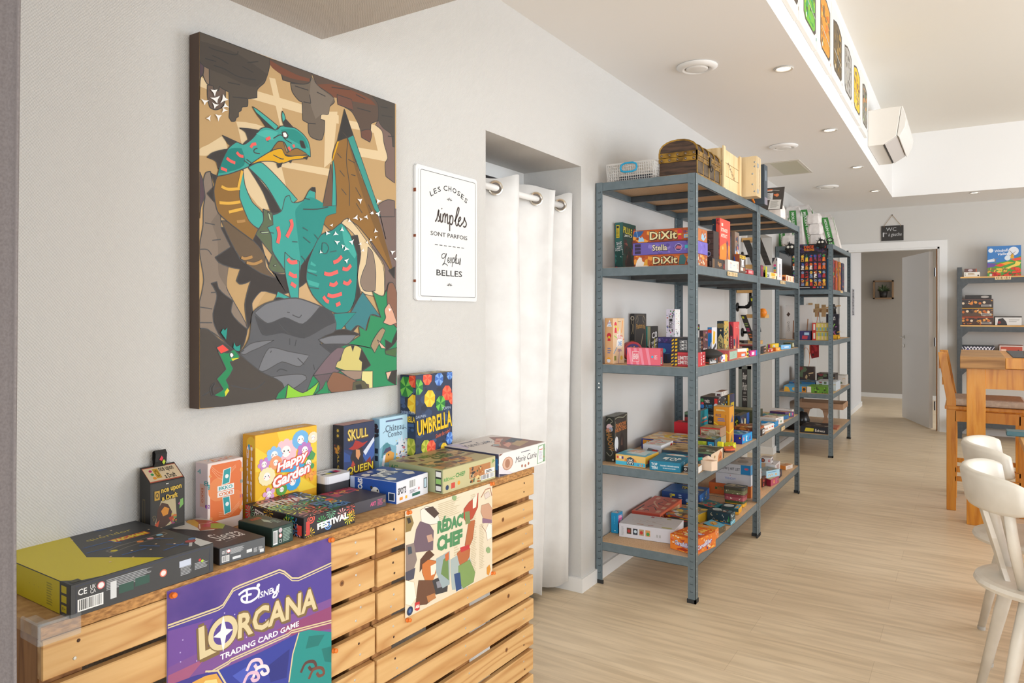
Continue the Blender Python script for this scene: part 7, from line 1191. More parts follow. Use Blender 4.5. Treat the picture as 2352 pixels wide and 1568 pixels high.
# stack of three dark boxes
z_ = Z2
for i,(h_,lab_,ar,yo) in enumerate(((.085,'black party game box, lowest of the dark stack',[tx('ELEV','#A86A8A',.2,.6,.3,.25)],0),(.085,'black party game box with cream lettering, middle of the dark stack',[('c',.12,.7,.16,'#C85A3A'),('c',.15,.45,.12,'#3A5AA8'),tx('ridly vert','#E8D8C0',.55,.7,.55,.26),tx('& co','#E8D8C0',.5,.3,.3,.2)],0),(.083,'black party game box with blue lettering, top of the dark stack',[('c',.1,.75,.13,'#3A8A4A'),('c',.12,.52,.1,'#D83A3A'),('c',.1,.3,.15,'#2A7AC8'),tx('TRÈS','#F0E8E0',.38,.7,.3,.26),tx('FUTÉ !','#3A9AC8',.52,.34,.42,.28),('r',.8,.08,.98,.92,'#D8342E'),('c',.89,.4,.16,'#E8E8F0')],0))):
    o = yb('s',lab_,z_,4.15,1238,1538,1716,0,['#262428','#242226','#2A282C','#8A8078'],dict(L=ar,R=[bz(3+i,['#D83A34','#3A9AC8','#E8E8E8','#E8C83A','#2A2A30','#2A2A30'],26,.12)] if i == 2 else []),h=h_-.001,group=g); z_ += h_
yb('s','small white box with dark prints on top of the dark stack',z_,4.2,1490,1602,1705,72,['#D8D2CC','#E0DCD8','#DCD4CC','#B88A78'],dict(L=[('p',[(.2,.05),(.25,.5),(.8,.5),(.85,.1)],'#5A2E34')],R=[bz(3,['#3A3A3A','#C8884A','#F0F0F0'],12,.12)]),group=g)
yb('s','narrow upright navy and yellow box right of the dark stack',Z2,4.34,1700,1738,1816,118,['#3A3A5E','#E0B020','#3E4264','#C89A2A'],dict(R=[('r',.15,.45,.9,.8,'#E0C02A'),('l',.2,.5,.85,.75,3,'#3A3A5A'),bz(3,['#C8A86A','#6A8AA8'],10,.06,(.1,.1,.9,.4))]),group=g)
yb('s','upright orange game box with a yellow elastic band, second lowest shelf',Z2,4.0,1462,1730,1803,333,['#E0962A','#DE9428','#E09A34','#E0BE84'],dict(L=[tx('PEGGS','#3A4A7A',.3,.78,.36,.07),('l',.25,.62,.9,.72,2,'#7A7AB0'),('p',[(.3,.15),(.4,.5),(.5,.4),(.6,.12)],'#7A9A5A'),('p',[(.42,.08),(.5,.3),(.62,.2),(.58,.06)],'#5A8AC0'),('l',.15,.88,.9,.95,1,'#E8C88A'),('s',[(0,.6),(1,.34)],.03,'#F0DC2A'),('r',.72,.2,.82,.8,'#C87E22')],R=[('s',[(0,.34),(1,.42)],.03,'#F0DC2A'),('p',[(.3,.6),(.7,.8),(.8,.6)],'#4A5A8A'),('p',[(.2,.1),(.6,.3),(.7,.1)],'#5A7A4A')]),group=g)
yb('s','small dark blue dice game box right of the orange banded one',Z2,4.66,1805,1915,2065,478,['#1E3A64','#1E3E6A','#28364A','#5A5A4A'],dict(L=[('p',[(0,.1),(.5,.0),(.9,.5),(.4,1),(0,.6)],'#22301E'),('c',.3,.5,.06,'#D8D82A'),('c',.45,.35,.06,'#D8D82A'),('c',.5,.6,.06,'#D8D82A')],R=[('p',[(.1,.1),(.15,.8),(.3,.1)],'#E8E8E8'),('p',[(.35,.1),(.45,.7),(.6,.6),(.6,.1)],'#D8C890'),('r',.72,0,1,1,'#2A5AA8'),('c',.3,.75,.06,'#C83A3A')],T=[bz(3,['#8A4A3A','#6A7A5A','#C8A87A'],14,.15)]),group=g)
yb('s','flat green forest-patterned box behind the dice game box',Z2,4.95,0,0,0,0,['#4A4E36','#4A4E34','#3E4630','#8A8460'],dict(L=[bz(5,['#5A6A3A','#3A3A2A','#7A6A4A','#6A3A2A'],26,.12)]),x0=.15,x1=.36,h=.086,dep=.14,group=g)
yb('s','flat khaki game box lying under the red-rimmed one, second lowest shelf',Z2,3.86,0,1572,1675,0,['#8A8468','#9A9478','#A8A088','#8A8468'],dict(L=[bz(4,['#6A7A5A','#B8A888','#5A4A3A'],14,.2)]),x0=.315,h=.069,group=g)
yb('s','flat game box with red rim and cream print before the orange banded one',Z2+.0695,3.86,0,1572,1675,690,['#B8342E','#A89A80','#A88A70','#A8946A'],dict(L=[('r',0,.86,1,1,'#C8302C'),('r',0,0,.03,1,'#C8302C'),bz(5,['#8A8470','#C8BCA0','#7A5A44','#B8B0A0'],20,.2,(.04,0,1,.84)),('l',.1,.6,.5,.76,1,'#C8342E')],S=[('r',.05,.05,.95,.95,'#B0986C'),bz(6,['#8A7A5A','#C8A87A','#7A6A4A'],14,.12)]),x0=.315,group=g)
yb('s','flat black and lime green game box behind the large tan one',Z2,3.72,0,1482,1590,880,['#22262C','#24282E','#2A5A6A','#5A6A3A'],dict(L=[('r',.02,.1,.65,.85,'#A8B82A'),('r',.7,.1,.98,.85,'#2A98C8'),tx('FR','#E8F0F0',.84,.5,.12,.4),bz(3,['#8AA82A','#C8C83A'],10,.15,(.02,.1,.64,.85))],S=[bz(6,['#A8A8A0','#C88AA0','#6A8A6A','#8AB0C0','#C8B84A'],26,.14)]),x0=.315,group=g)
bx('s','bright blue and navy game box with white swirls near the middle post',Z2,(1945,955,805),(1580,768,'t'),(2118,738,'t'),['#2438A0','#2A3290','#1E9AD8','#2E6AB8'],dict(L=[('r',0,0,.1,.6,'#E8B82A'),('c',.35,.5,.25,'#3AA8C8'),('c',.35,.5,.17,'#2A3290'),('c',.55,.5,.2,'#8A6AC8'),('c',.55,.5,.12,'#3A2A70'),('c',.9,.65,.18,'#1A1A2A'),('c',.9,.65,.1,'#E8B83A')],R=[('c',.45,.45,.35,'#D8F0F8'),('c',.5,.45,.22,'#1E9AD8'),('p',[(.65,.2),(.8,.8),(.85,.2)],'#5A3A9A'),('r',.1,.3,.2,.7,'#E88AA0')],S=[('c',.55,.5,.38,'#8AB8D0',20),('c',.55,.5,.3,'#2A6A98',20),('p',[(.5,.3),(.6,.7),(.75,.5)],'#2A9A8A'),bz(4,['#2A4AA8','#E8F0F8'],10,.08)]),group=g)
yb('s','small bright yellow and pink card box in front of the blue swirl box',Z2,3.935,0,0,0,0,['#D8D420','#D4D422','#E0DC20','#C8CC2A'],dict(L=[('r',.72,.0,.98,.62,'#D8288A'),('c',.55,.6,.16,'#E8E8B0'),bz(4,['#3A3A3A','#E8E85A'],8,.08)],R=[('c',.5,.5,.2,'#F0F0D8')],T=[bz(4,['#3A5A2A','#C8C81A'],10,.12)]),x0=.385,x1=.474,dep=.055,h=.03,group=g)
q = MB(); P_ = Vector((.475,3.70,Z2)); q.rbox(P_+Vector((-.02,0,0)),Vector((.03,0,0)),Vector((0,.02,0)),UP*.075,mat('#E8DC2A',.4),.003); tag(q.build('card_pack'),'tiny plain yellow pack standing upright beside the tan box','card pack',g)
q = MB(); P_ = Vector((.462,3.872,Z2)); q.prism([P_+Vector((math.cos(a)*r_,math.sin(a)*r_*1.15,0)) for a,r_ in [(6.283*i/16,.036 if i % 4 else .039) for i in range(16)]],UP*.008,mat('#4A2A24')); q.prism([P_+UP*.008+Vector((math.cos(a)*r_,math.sin(a)*r_*1.15,0)) for a,r_ in [(6.283*i/16,.036 if i % 4 else .039) for i in range(16)]],UP*.01,mat('#E0603A',.4)); tag(q.build('game_tin',bevel=.002),'low rounded orange box at the shelf front right of the tan box','game box',g)
yb('s','flat brown and orange sunset game box by the middle post, second lowest shelf',Z2,4.42,0,0,0,0,['#7A4428','#8A4A2A','#B85A28','#A8622E'],dict(L=[bz(5,['#C8622A','#5A3022','#D88A3A'],20,.2)],S=[bz(6,['#E89A2A','#7A4028','#C8562A','#E8C85A','#D8D0B8','#4A2A20'],40,.14)]),h=.05,dep=.2,x0=.28,x1=.49,group=g)
# ---- second lowest level, middle unit
o = bx('u','black and white box, nearest on the second lowest shelf of the middle unit',Z2,(142,532,432),(110,430,'t'),(192,505,'b'),['#2E2A28','#2E2A28','#3A3432','#B8B0A4'],dict(R=[('r',.3,.25,.9,.85,'#E8E8E8'),('r',.5,.4,.7,.7,'#333')]),group=g)
bx('u','flat white game box with small red print, front of the middle unit',Z2,(215,492,403),(118,375,'t'),(362,422,'b'),['#E8E2DC','#E8E2DC','#EFEAE4','#E4DED6'],dict(R=[('r',.1,.25,.5,.6,'#C8A898'),('r',.6,.4,.7,.6,'#E89A4A'),('r',.8,.4,.95,.65,'#D85A5A')],T=[('s',sm([(.1,.6),(.4,.8),(.7,.6)],4),.05,'#3A3A6A')]),group=g)
bx('u','flat bright blue game box on the middle unit, second lowest shelf',Z2,(330,400,318),(118,300,'t'),(372,375,'b'),['#2A90D0','#2A90D0','#2A8CC8','#A8A8A0'],dict(L=[('r',0,.45,1,.55,'#E8F0F4')],T=[bz(6,['#E8E4DC','#8A8A84','#C8A890'],16,.14)]),group=g)
bx('u','flat white game box with a tan lid print behind the bright blue one',Z2,(375,372,268),(118,235,'t'),(452,335,'b'),['#ECE8E4','#E8E0D8','#F0EEEA','#D8C8B4'],dict(R=[('r',.2,.3,.4,.7,'#C89AA0'),('r',.6,.2,.75,.5,'#4A7A5A'),('l',.1,.75,.8,.9,1,'#8A9AB8')],T=[bz(8,['#C87A4A','#E8DCCC','#A86A4A'],16,.14)]),group=g)
bx('u','flat green landscape box with a blue edge on the middle unit',Z2,(445,290,235),(118,195,'t'),(478,262,'b'),['#2A7AB8','#2A7AB8','#2A70A8','#6A8A5A'],dict(T=[bz(9,['#4A8A4A','#3A7AA8','#A8A05A','#6A6A4A','#C8B86A'],30,.12)]),group=g)
bx('u','purple game box with colourful side, far end of the middle unit',Z2,(462,290,208),(250,172,'t'),(572,243,'b'),['#5A3A68','#4E3460','#5E3E70','#A87A5A'],dict(R=[('c',.2,.5,.25,'#3A2A4A'),('r',.4,.2,.55,.8,'#C8B83A'),('r',.6,.2,.7,.8,'#3A9AA8'),('r',.75,.3,.88,.8,'#C85A8A')],T=[bz(10,['#C86A5A','#8A4A3A','#D8A08A','#6A4A5A'],22,.14)]),group=g)
bx('u','white game box with a black lid print at the far end, behind the purple one',Z2,(560,250,150),(240,125,'t'),(594,225,'b'),['#E4DEDA','#D8D2CE','#E8E2DC','#D8CEC8'],dict(T=[('p',[(.5,.3),(.9,.5),(1,.2),(.7,.1)],'#3A3638'),('r',0,0,.3,.15,'#4A484A')]),group=g)
# ---- bottom level, nearest unit
g = G1
yb('t','small upright black and white box behind the blue one, bottom shelf',Z1,3.78,240,345,398,415,['#2A2828','#2A2828','#2E2C2C','#8A8A88'],dict(R=[('c',.4,.5,.25,'#D8D8D0'),('c',.5,.5,.13,'#333'),bz(3,['#C8C8C0','#8A8A80'],10,.08,(.1,.1,.9,.9))],T=[('c',.5,.5,.3,'#C8C8C0')]),group=g)
bx('t','small upright bright blue box at the far left of the bottom shelf',Z1,(240,775,490),(140,762,'b'),(325,455,'t'),['#1E96C8','#1C92C4','#1E8ABC','#8ABCCC'],dict(R=[('p',[(.1,.35),(.2,.9),(.9,.8),(.8,.3)],'#D85A9A'),tx('DOBBLE','#F0D8E8',.5,.8,.7,.14),('c',.4,.35,.18,'#5A3A5A'),('c',.65,.5,.14,'#F0E8F0')],L=[('c',.6,.12,.03,'#E8F0F0'),('l',.45,.45,.6,.85,5,'#5AB8DC')],T=[bz(3,['#E8A0B8','#8A5A6A','#C8E0E8'],10,.15)]),group=g)
bx('t','flat coral red game box with cream and black drawings, bottom shelf',Z1,(840,505),(437,445,'t'),(1150,285,'t'),['#D8583E','#C85040','#D86A48','#D06A50'],dict(T=[('r',.03,.04,.97,.96,'#C8604A')]+[('r',u,v,u+.12,v+.14,'#DCA888') for u,v in ((.08,.1),(.3,.08),(.55,.12),(.8,.1),(.8,.7),(.1,.72))]+[('s',sm(p_,4),.035,'#2E2A28') for p_ in ([(.2,.3),(.35,.5),(.3,.7),(.5,.6)],[(.5,.25),(.55,.5),(.7,.45)],[(.75,.3),(.85,.55),(.9,.4)],[(.12,.5),(.18,.6),(.1,.65)])]+[('s',sm([(.35,.35),(.45,.5),(.6,.7),(.7,.72)],4),.06,'#DCA888'),('r',.05,.86,.4,.92,'#3A2A28')],R=[('r',.5,.2,.9,.7,'#E8B88A'),tx('FRENZY','#3A2A28',.2,.5,.34,.6,rot=0)]),h=.06,top=True,group=g)
bx('t','flat white game box with four little colour pictures on its side, bottom shelf',Z1,(1050,926,728),(235,810,'b'),(1198,570,'t'),['#DEDCE0','#DAD8DE','#EEEEF2','#D4D0D0'],dict(L=[('r',.14+.115*i,.28,.225+.115*i,.74,c_) for i,c_ in enumerate(('#5A4A38','#2E3640','#B89A70','#D89A5A'))]+[('c',.18,.5,.12,'#B83A3A'),('c',.3,.52,.12,'#C8D8E0'),('c',.41,.5,.13,'#C83A34'),('c',.53,.45,.13,'#4A9A4A'),('l',.04,.1,.09,.8,7,'#B8B8BC'),('r',.68,.3,.71,.5,'#B8B8B8'),('r',.73,.3,.76,.5,'#B8B8B8')],S=[('r',.05,.05,.12,.1,'#C8C8C8'),('s',sm([(.15,.42),(.25,.55),(.35,.4),(.5,.5),(.6,.42),(.75,.3)],4),.03,'#C8C0BC'),('r',.42,.86,.48,.95,'#A83A4A'),tx('SENSAS','#9A8A88',.56,.9,.13,.06),('r',.72,.84,.8,.93,'#A89A4A'),('r',.3,.12,.42,.16,'#B87A5A'),('r',.5,.12,.6,.16,'#A85A5A'),('r',.76,.06,.94,.14,'#B8B46A'),bz(3,['#D8CCC8','#C8BCB4','#E0D8D4'],30,.03,(.1,.3,.8,.6))]),group=g)
CKB = ['#F0A030','#E06A20','#F8C858','#D8501C','#F4E0C0']
bx('t','bright orange game box with purple bubble lettering at the shelf corner, bottom shelf',Z1,(1290,1117,895),(866,1000,'b'),(1613,990,'b'),['#E87A28','#F0862A','#E87C28','#E06A28'],dict(L=[bz(3,CKB,50,.1),tx('Cerealkiller','#F4F0F8',.5,.5,.62,.3,rot=-2,out='#5A3A98'),('p',[(.3,.12),(.5,.3),(.75,.2),(.6,.05)],'#B83A1A'),('p',[(.4,.75),(.6,.85),(.55,.65)],'#B84A2A'),('c',.1,.75,.12,'#E87A50')],R=[bz(6,CKB,40,.1),tx('Cerealkiller','#F4F0F8',.45,.5,.7,.3,rot=6,out='#5A3A98'),('p',[(.55,.08),(.58,.35),(.62,.08)],'#4A2A78')],S=[bz(8,CKB+['#C83A1C'],60,.07),tx('Cereal','#F4F0F8',.65,.55,.44,.16,rot=-10,out='#5A3A98')]),clamp=False,dy=.035,group=g)
bx('t','second orange game box just behind the one at the shelf corner',Z1,(1660,868,725),(1330,660,'t'),(1690,828,'b'),['#E88A34','#E87A30','#E88A40','#D89A38'],dict(S=[bz(7,['#C8A02A','#E86A28','#F0B83A'],24,.12),('r',.3,.3,.6,.7,'#D89A8A')],L=[bz(8,CKB,30,.14)],R=[bz(3,['#F0E0D8','#E87A30'],8,.15)]),group=g)
bx('t','flat sky blue and brown tin with cartoon crowd, bottom shelf',Z1,(1680,800,712),(1300,575,'t'),(1748,728,'b'),['#5E5238','#6A5A3A','#5A4A30','#6AB4D0'],dict(S=[('c',.4,.6,.28,'#E0A03A',18),bz(9,['#5A3A2A','#E8C88A','#C8602A','#3A6A9A'],30,.06,(.2,.3,.6,.85)),('s',sm([(.65,.3),(.8,.5),(.9,.3)],4),.03,'#C8B88A')],R=[bz(5,['#3A3A34','#8A7A5A'],10,.15)]),group=g)
bx('t','long dark night-blue game box with little musical village drawings, bottom shelf',Z1,(1872,670,502),(1300,570,'b'),(1957,622,'b'),['#1C3442','#1B3846','#58AEC8','#243C46'],dict(L=[('p',[(0,.02),(1,.02),(1,.12),(.7,.2),(.4,.06),(.1,.14)],'#2A78A8'),('r',0,0,1,.04,'#E8A82A'),('c',.2,.72,.12,'#E8DCB8'),('c',.215,.74,.10,'#1B3846'),('c',.43,.8,.03,'#E8C84A')]+[('c',u,.32,.1,'#8A9AA4') for u in (.28,.74)]+[('c',u,.3,.07,'#2A2A30') for u in (.28,.74)]+[('r',u,.2,u+.025,.28,'#E8A82A') for u in (.36,.4,.44,.58,.62,.66,.8)]+[('p',[(.9,.3),(.93,.85),(.97,.3)],'#2A8A4A'),('r',.65,.7,.67,.85,'#D8D8D0'),('r',.7,.6,.72,.75,'#D8D8D0'),('r',.86,.25,.9,.5,'#6A8A8A')],R=[('r',0,.35,1,1,'#2A4248'),bz(3,['#E8ECEC','#A8C8D0'],12,.1,(.1,.4,.9,.95)),('s',[(.1,.1),(.95,.3)],.07,'#D8E8F0')],S=[('c',.3,.6,.32,'#C8D0CC'),('c',.3,.6,.25,'#A8B4B4'),bz(6,['#D8D0B8','#2A4A50','#B85A3A','#E8E4D8'],14,.08,(.5,.2,.75,.9)),('l',.8,.3,.95,.8,4,'#6A8A90')]),group=g)
bx('t','teal and orange-ended game box behind the night-blue one',Z1,(1957,512,425),(1700,400,'t'),(2030,455,'b'),['#1E4048','#204A50','#E8A82A','#22424A'],dict(R=[('c',.4,.4,.15,'#D86A2A'),('r',.7,.5,.9,.8,'#F0D88A')],L=[('r',.8,0,1,.5,'#E8A82A')],S=[('c',.35,.55,.3,'#C8D0CC'),('r',.75,0,1,1,'#5AA8C8'),('p',[(.78,.1),(.85,.8),(.95,.3)],'#E8A82A')]),group=g)
bx('t','flat teal patterned box between the blue box and the orange-ended one',Z1,(1690,425),(1430,330,'t'),(1790,350,'t'),['#1E5A64','#1E5A64','#2A6A70','#2A6A6E'],dict(S=[bz(5,['#C83A34','#2A8A8A','#8A5A4A','#C8A04A','#1E4A54'],40,.1)]),h=.035,top=True,group=g)
bx('t','small comic-print card box between the coral and orange boxes',Z1,(1215,560),(985,440,'t'),(1345,400,'t'),['#2A6AA8','#D85A2A','#C8A02A','#8A8A70'],dict(L=[bz(5,['#C8342A','#E8B82A','#3A8AC0','#E8E4DC','#2A2A2A'],40,.2)],S=[bz(6,['#C8342A','#E8C85A','#3A7AA0','#E8E4DC','#6A5A4A','#D88A3A'],50,.1)]),h=.05,top=True,group=g)
bx('t','flat black and yellow-edged box behind the white picture box',Z1,(1240,640),(905,540,'t'),(1420,560,'t'),['#2A2828','#2E2A2A','#2E2C2A','#2E2A28'],dict(S=[('r',.3,.85,1,1,'#E8C42A'),('p',[(.4,.3),(.6,.6),(.8,.5),(.7,.25)],'#B8342A')]),h=.05,top=True,group=g)
bx('t','large flat blue game box with yellow lettering at the back of the bottom shelf',Z1,(1405,390,232),(847,180,'t'),(1615,282,'b'),['#1E4484','#1E427E','#2A70B8','#2E5E9C'],dict(L=[tx('TIMES','#E8D83A',.25,.45,.1*2.6,.2,rot=-80),('r',.27,.65,.35,.85,'#D8CC3A'),('c',.68,.4,.16,'#8AB0D8'),('r',.66,.05,.74,.2,'#E8C42A'),('l',.45,.3,.56,.9,3,'#A8C0E0')],R=[('c',.25,.4,.2,'#D8E4F0'),('c',.25,.4,.13,'#2A5AA0'),tx('UP','#E8D83A',.65,.6,.2,.3,rot=60),('c',.85,.4,.2,'#5A5A68')],S=[tx("TIME'S",'#E8D83A',.5,.68,.32,.3,rot=8,out='#2A3A6A'),('s',sm([(.05,.3),(.3,.1),(.5,.3)],4),.04,'#3A7AB0'),('c',.62,.35,.16,'#4A7AA8'),('c',.85,.6,.12,'#A89A80'),('c',.82,.25,.1,'#B8A890')]),group=g)
# tins on the bottom shelf by the middle post
z_ = Z1
for i,(h_,w_,cs,lab_) in enumerate(((.034,.1,('#E0A62A','#4A5A3A','#8A7A5A'),'olive and yellow game tin, lowest of three stacked'),(.037,.104,('#A8545C','#8A3A44','#C8788A'),'dusky pink game tin, middle of three stacked'),(.042,.108,('#6A6A4A','#4A4638','#A8A07A'),'grey green game tin, top of three stacked'))):
    P_ = Vector((.41,4.225,Z1)); q = MB(); c0 = Vector((P_.x,P_.y,z_)); ux,uy = Vector((1,0,0)),Vector((0,1,0))
    q.prism(rrect(c0,ux,uy,w_*1.1,w_*.8,.015),UP*(h_*.58),mat(cs[0],.3)); q.prism(rrect(c0+UP*h_*.58,ux,uy,w_*1.13,w_*.83,.016),UP*(h_*.41),mat(cs[1],.3))
    fr = Face(q,c0-ux*w_*.5-uy*(w_*.4+.0004),ux*w_,UP*h_*.56,-uy,.0004); fr.draw([bz(i+3,[cs[2],'#E8D8C8',cs[0]],14,.2)])
    fr = Face(q,c0-ux*w_*.55-uy*w_*.3+UP*h_*.99,ux*w_*1.1,uy*w_*.6,UP,.0006); fr.draw([bz(i+5,[cs[2],'#3A3A34','#B8A88A'],22,.2)])
    tag(q.build('game_tin',bevel=.003),lab_,'game tin',g); z_ += h_
z_ = Z1
for i,(h_,cs,lab_,ar) in enumerate(((.07,['#D86A2A','#C8602A','#D88A4A','#C8602A'],'large orange game box, lowest of the tall white-topped stack',dict(L=[tx('MOTS','#3A7A4A',.25,.55,.2,.3),tx('CROISES','#4A4A9A',.6,.55,.3,.3)])),(.067,['#D4D4D8','#D0D0D6','#E4E4E8','#D8D8D8'],'large plain white game box, middle of the tall stack on the bottom shelf',dict(L=[tx('YNNOW','#8A9AC8',.42,.55,.32,.22),('c',.42,.85,.04,'#C85A6A')],R=[])),(.06,['#D8D8DA','#D0D0D4','#3A9AD0','#C8C4BE'],'large white and blue game box on top of the tall stack',dict(L=[('r',.72,0,1,1,'#1E84C0'),tx('NOW | HIT LIST','#33343A',.42,.45,.56,.36),('e',.88,.6,.06,.12,'#D85A6A')],T=[bz(8,['#C8C0B8','#A8A098','#D8CCC0'],24,.14)])))):
    yb('k',lab_,z_,4.425,0,0,0,0,cs,ar,h=h_-.001,dep=.26,group=g,x0=.232 if i else .19,x1=.446); z_ += h_
# ---- bottom level, middle unit
bx('u','crimson game box, nearest on the bottom shelf of the middle unit',Z1,(140,1300,1160),(100,1150,'t'),(180,1262,'b'),['#4A2A24','#4A2A24','#5A2E2C','#6A4A3A'],dict(R=[bz(3,['#E8C84A','#8A2A34','#2A1A1A','#D85A4A'],20,.12)]),group=g)
o = bx('u','crimson and pink burger game box under the pale blue one',Z1,(222,1283,1180),(120,1150,'t'),(338,1220,'b'),['#8E2438','#8A2036','#B8506A','#C8A878'],dict(R=[('c',.4,.5,.28,'#E8B87A'),('c',.4,.55,.18,'#D87A3A'),('c',.85,.6,.25,'#5A5A8A'),('c',.85,.6,.15,'#C8A04A'),('r',.6,.1,.68,.9,'#D87AA0')]),group=g)
zt2 = o['_top']
bx('u','pale blue game box with yellow lettering on top of the burger one',zt2,(208,1165,1060),(100,1010,'t'),(322,1110,'b'),['#B8D0DC','#B8CCD6','#A8D0E4','#8A9A98'],dict(R=[('s',[(.12,.25),(.2,.5),(.3,.25),(.4,.5),(.5,.25)],.1,'#E8A02A'),('c',.72,.36,.15,'#E8A02A'),('l',.1,.7,.9,.85,1,'#4A8AB8')],T=[bz(5,['#D8A05A','#5A6A78','#A8B8BC'],20,.12)],L=[bz(5,['#E8E4DC','#C87A3A'],8,.15)]),group=g)
o = bx('u','dark navy box with pink print, bottom shelf of the middle unit',Z1,(345,1197,1090),(250,1080,'t'),(436,1130,'b'),['#2E3040','#2E3040','#343444','#3A3A48'],dict(R=[('l',.1,.2,.9,.85,5,'#B88A88')]),group=g)
zt2 = o['_top']
o = bx('u','white game box with maroon print on the dark navy one',zt2,(332,1085,965),(180,950,'t'),(408,1020,'b'),['#D8D4D4','#D0CCCC','#E4E0E0','#D4CECC'],dict(R=[('l',.25,.15,.9,.85,4,'#8A4A4A')],T=[('c',.3,.5,.2,'#4A3A3A')]),group=g)
zt2 = o['_top']
bx('u','white game box with red numerals, topmost of the bottom shelf pile',zt2,(268,945,862),(110,850,'t'),(314,915,'b'),['#DCD6D4','#D8D2D0','#E8E4E4','#C8BCB4'],dict(L=[('c',.2,.5,.4,'#2A2A38'),('c',.2,.5,.28,'#A85A3A'),tx('660','#C8303A',.82,.5,.2,.6,rot=0)],R=[('r',.3,.35,.8,.75,'#4A3A5A')],T=[bz(4,['#8A7A70','#C8B8A8'],8,.15)]),group=g)
bx('u','small orange and white box, farthest on the bottom shelf of the middle unit',Z1,(490,1040,980),(412,1020,'b'),(562,1005,'b'),['#E0B88A','#E08A3A','#E8E0D8','#D8A070'],dict(R=[('l',.2,.2,.8,.8,3,'#B8A8A8')],T=[bz(3,['#E88A2A','#8A5A3A'],10,.15)]),group=g)
settle()
q = MB(); b0 = tg['A']+Vector((-.03,.004,tg['h'])); q.rbox(b0+Vector((-.01,0,0)),Vector((.02,0,0)),Vector((0,.004,0)),UP*.032,mat('#2A2626'),.002); Face(q,b0+Vector((-.01,0,0)),Vector((.02,0,0)),UP*.032,Vector((0,-1,0)),.0004).draw([('c',.45,.6,.2,'#D8304A'),('c',.7,.4,.13,'#A8C83A')])
o = q.build('ribbon_tab',None,b0); o.parent = tg['obj']; o.location = b0-Vector(tg['obj']['_o'])
# ================================================================== ON TOP OF THE SHELVES
# plastic basket: open grid walls
bx0,bx1,by0,by1 = .05,.30,3.225,3.47
zb = Z5; hb_ = .085; PB = glassmat('clear_basket_plastic','#E9E6E2',.62,.3)
t = thing('storage_basket',Vector(((bx0+bx1)/2,(by0+by1)/2,zb)),'shallow clear plastic basket with a blue handle on top of the nearest unit','basket')
q = MB(); q.box((bx0+.012,by0+.012,zb),(bx1-.012,by1-.012,zb+.004),PB)
def grid(a,b,inset):
    n_ = int((b-a).length/.011); N2 = (b-a)/n_
    for i in range(n_+1): q.tube([a+N2*i+inset,a+N2*i+UP*hb_],.0013,PB,4,False)
    for k in range(7): q.tube([a+inset*(1-k/6)+UP*hb_*k/6,b+inset*(1-k/6)+UP*hb_*k/6],.0014 if k < 6 else .004,PB,4,False)
c4 = [Vector((bx0,by0,zb)),Vector((bx1,by0,zb)),Vector((bx1,by1,zb)),Vector((bx0,by1,zb))]
for k in range(4):
    a,b = c4[k],c4[(k+1) % 4]; dN = Vector((0,.012,0)) if k == 0 else Vector((-.012,0,0)) if k == 1 else Vector((0,-.012,0)) if k == 2 else Vector((.012,0,0)); grid(a,b,dN)
part(q,'basket_body',t)
q = MB(); hc = Vector(((bx0+bx1)/2-.005,by0-.006,zb+.062)); q.tube([hc+Vector((a,0,c_)) for a,c_ in ((-.02,.022),(.02,.022),(.038,.014),(.042,0),(.038,-.014),(.02,-.02),(-.02,-.02),(-.038,-.014),(-.042,0),(-.038,.014),(-.02,.022))],.0048,mat('#1E9CC8',.4),8,False); part(q,'handle',t,smooth=True)
q = MB(); q.box((bx0+.03,by0+.03,zb+.005),(bx1-.04,by1-.03,zb+.012),'#5A6068'); q.box((bx0+.05,by0+.04,zb+.013),(bx1-.03,by1-.05,zb+.03),mat('#3A3F46')); tag(q.build('folder_stack'),'dark folders and papers lying inside the clear plastic basket','papers')
# treasure chest
y0 = 3.27; cx0,cx1 = ony(px('i',606,0),y0).x,ony(px('i',940,0),y0).x; y1 = onx(px('i',1148,0),cx1).y
hb1 = hgt(px('i',0,195),Vector((cx1,y0,0))); ht = hgt(px('i',0,85),Vector(((cx0+cx1)/2,y0,0)))
t = thing('treasure_chest',Vector(((cx0+cx1)/2,(y0+y1)/2,Z5)),'dark wooden treasure chest with a domed lid and brass bands, top of the nearest unit','chest')
WD = nmat('aged_dark_wood','#33241C','#5A4130',.5,scale=(1,1,8),nscale=14,bump=.3); BR_ = nmat('tarnished_brass','#6A4C1C','#B98F3A',.4,nscale=22,metal=.5); LT = nmat('worn_leather','#4A3C2C','#6A5842',.5,nscale=30)
hz = hb1-.012; q = MB(); q.box((cx0,y0,Z5),(cx1,y1,hz),WD)
for i in range(4): ya = y0+.012+(y1-y0-.024)*i/4; q.box((cx1,ya+.004,Z5+.018),(cx1+.002,ya+(y1-y0-.024)/4-.004,hz-.02),LT)
for i in range(5): ya = y0+(y1-y0-.008)*i/4; q.box((cx1,ya,Z5),(cx1+.004,ya+.008,hz),BR_)
for a,b in (((cx0-.003,y0-.004,hz-.022),(cx1+.005,y0+.002,hz)),((cx1-.002,y0-.004,hz-.022),(cx1+.005,y1,hz)),((cx0-.003,y0-.004,Z5),(cx1+.005,y0+.002,Z5+.012)),((cx1-.002,y0-.004,Z5),(cx1+.005,y1,Z5+.012))): q.box(a,b,BR_)
part(q,'body',t,bevel=.0015)
q = MB(); pr = []
for i in range(11): a = math.pi*i/10; pr.append(Vector(((cx0+cx1)/2+(cx1-cx0)/2*math.cos(a),y0+.002,hz+.022+(ht-hz-.022)*math.sin(a)**.8)))
q.prism([Vector((cx1,y0+.002,hz+.002))]+pr+[Vector((cx0,y0+.002,hz+.002))],(0,y1-y0-.004,0),WD)
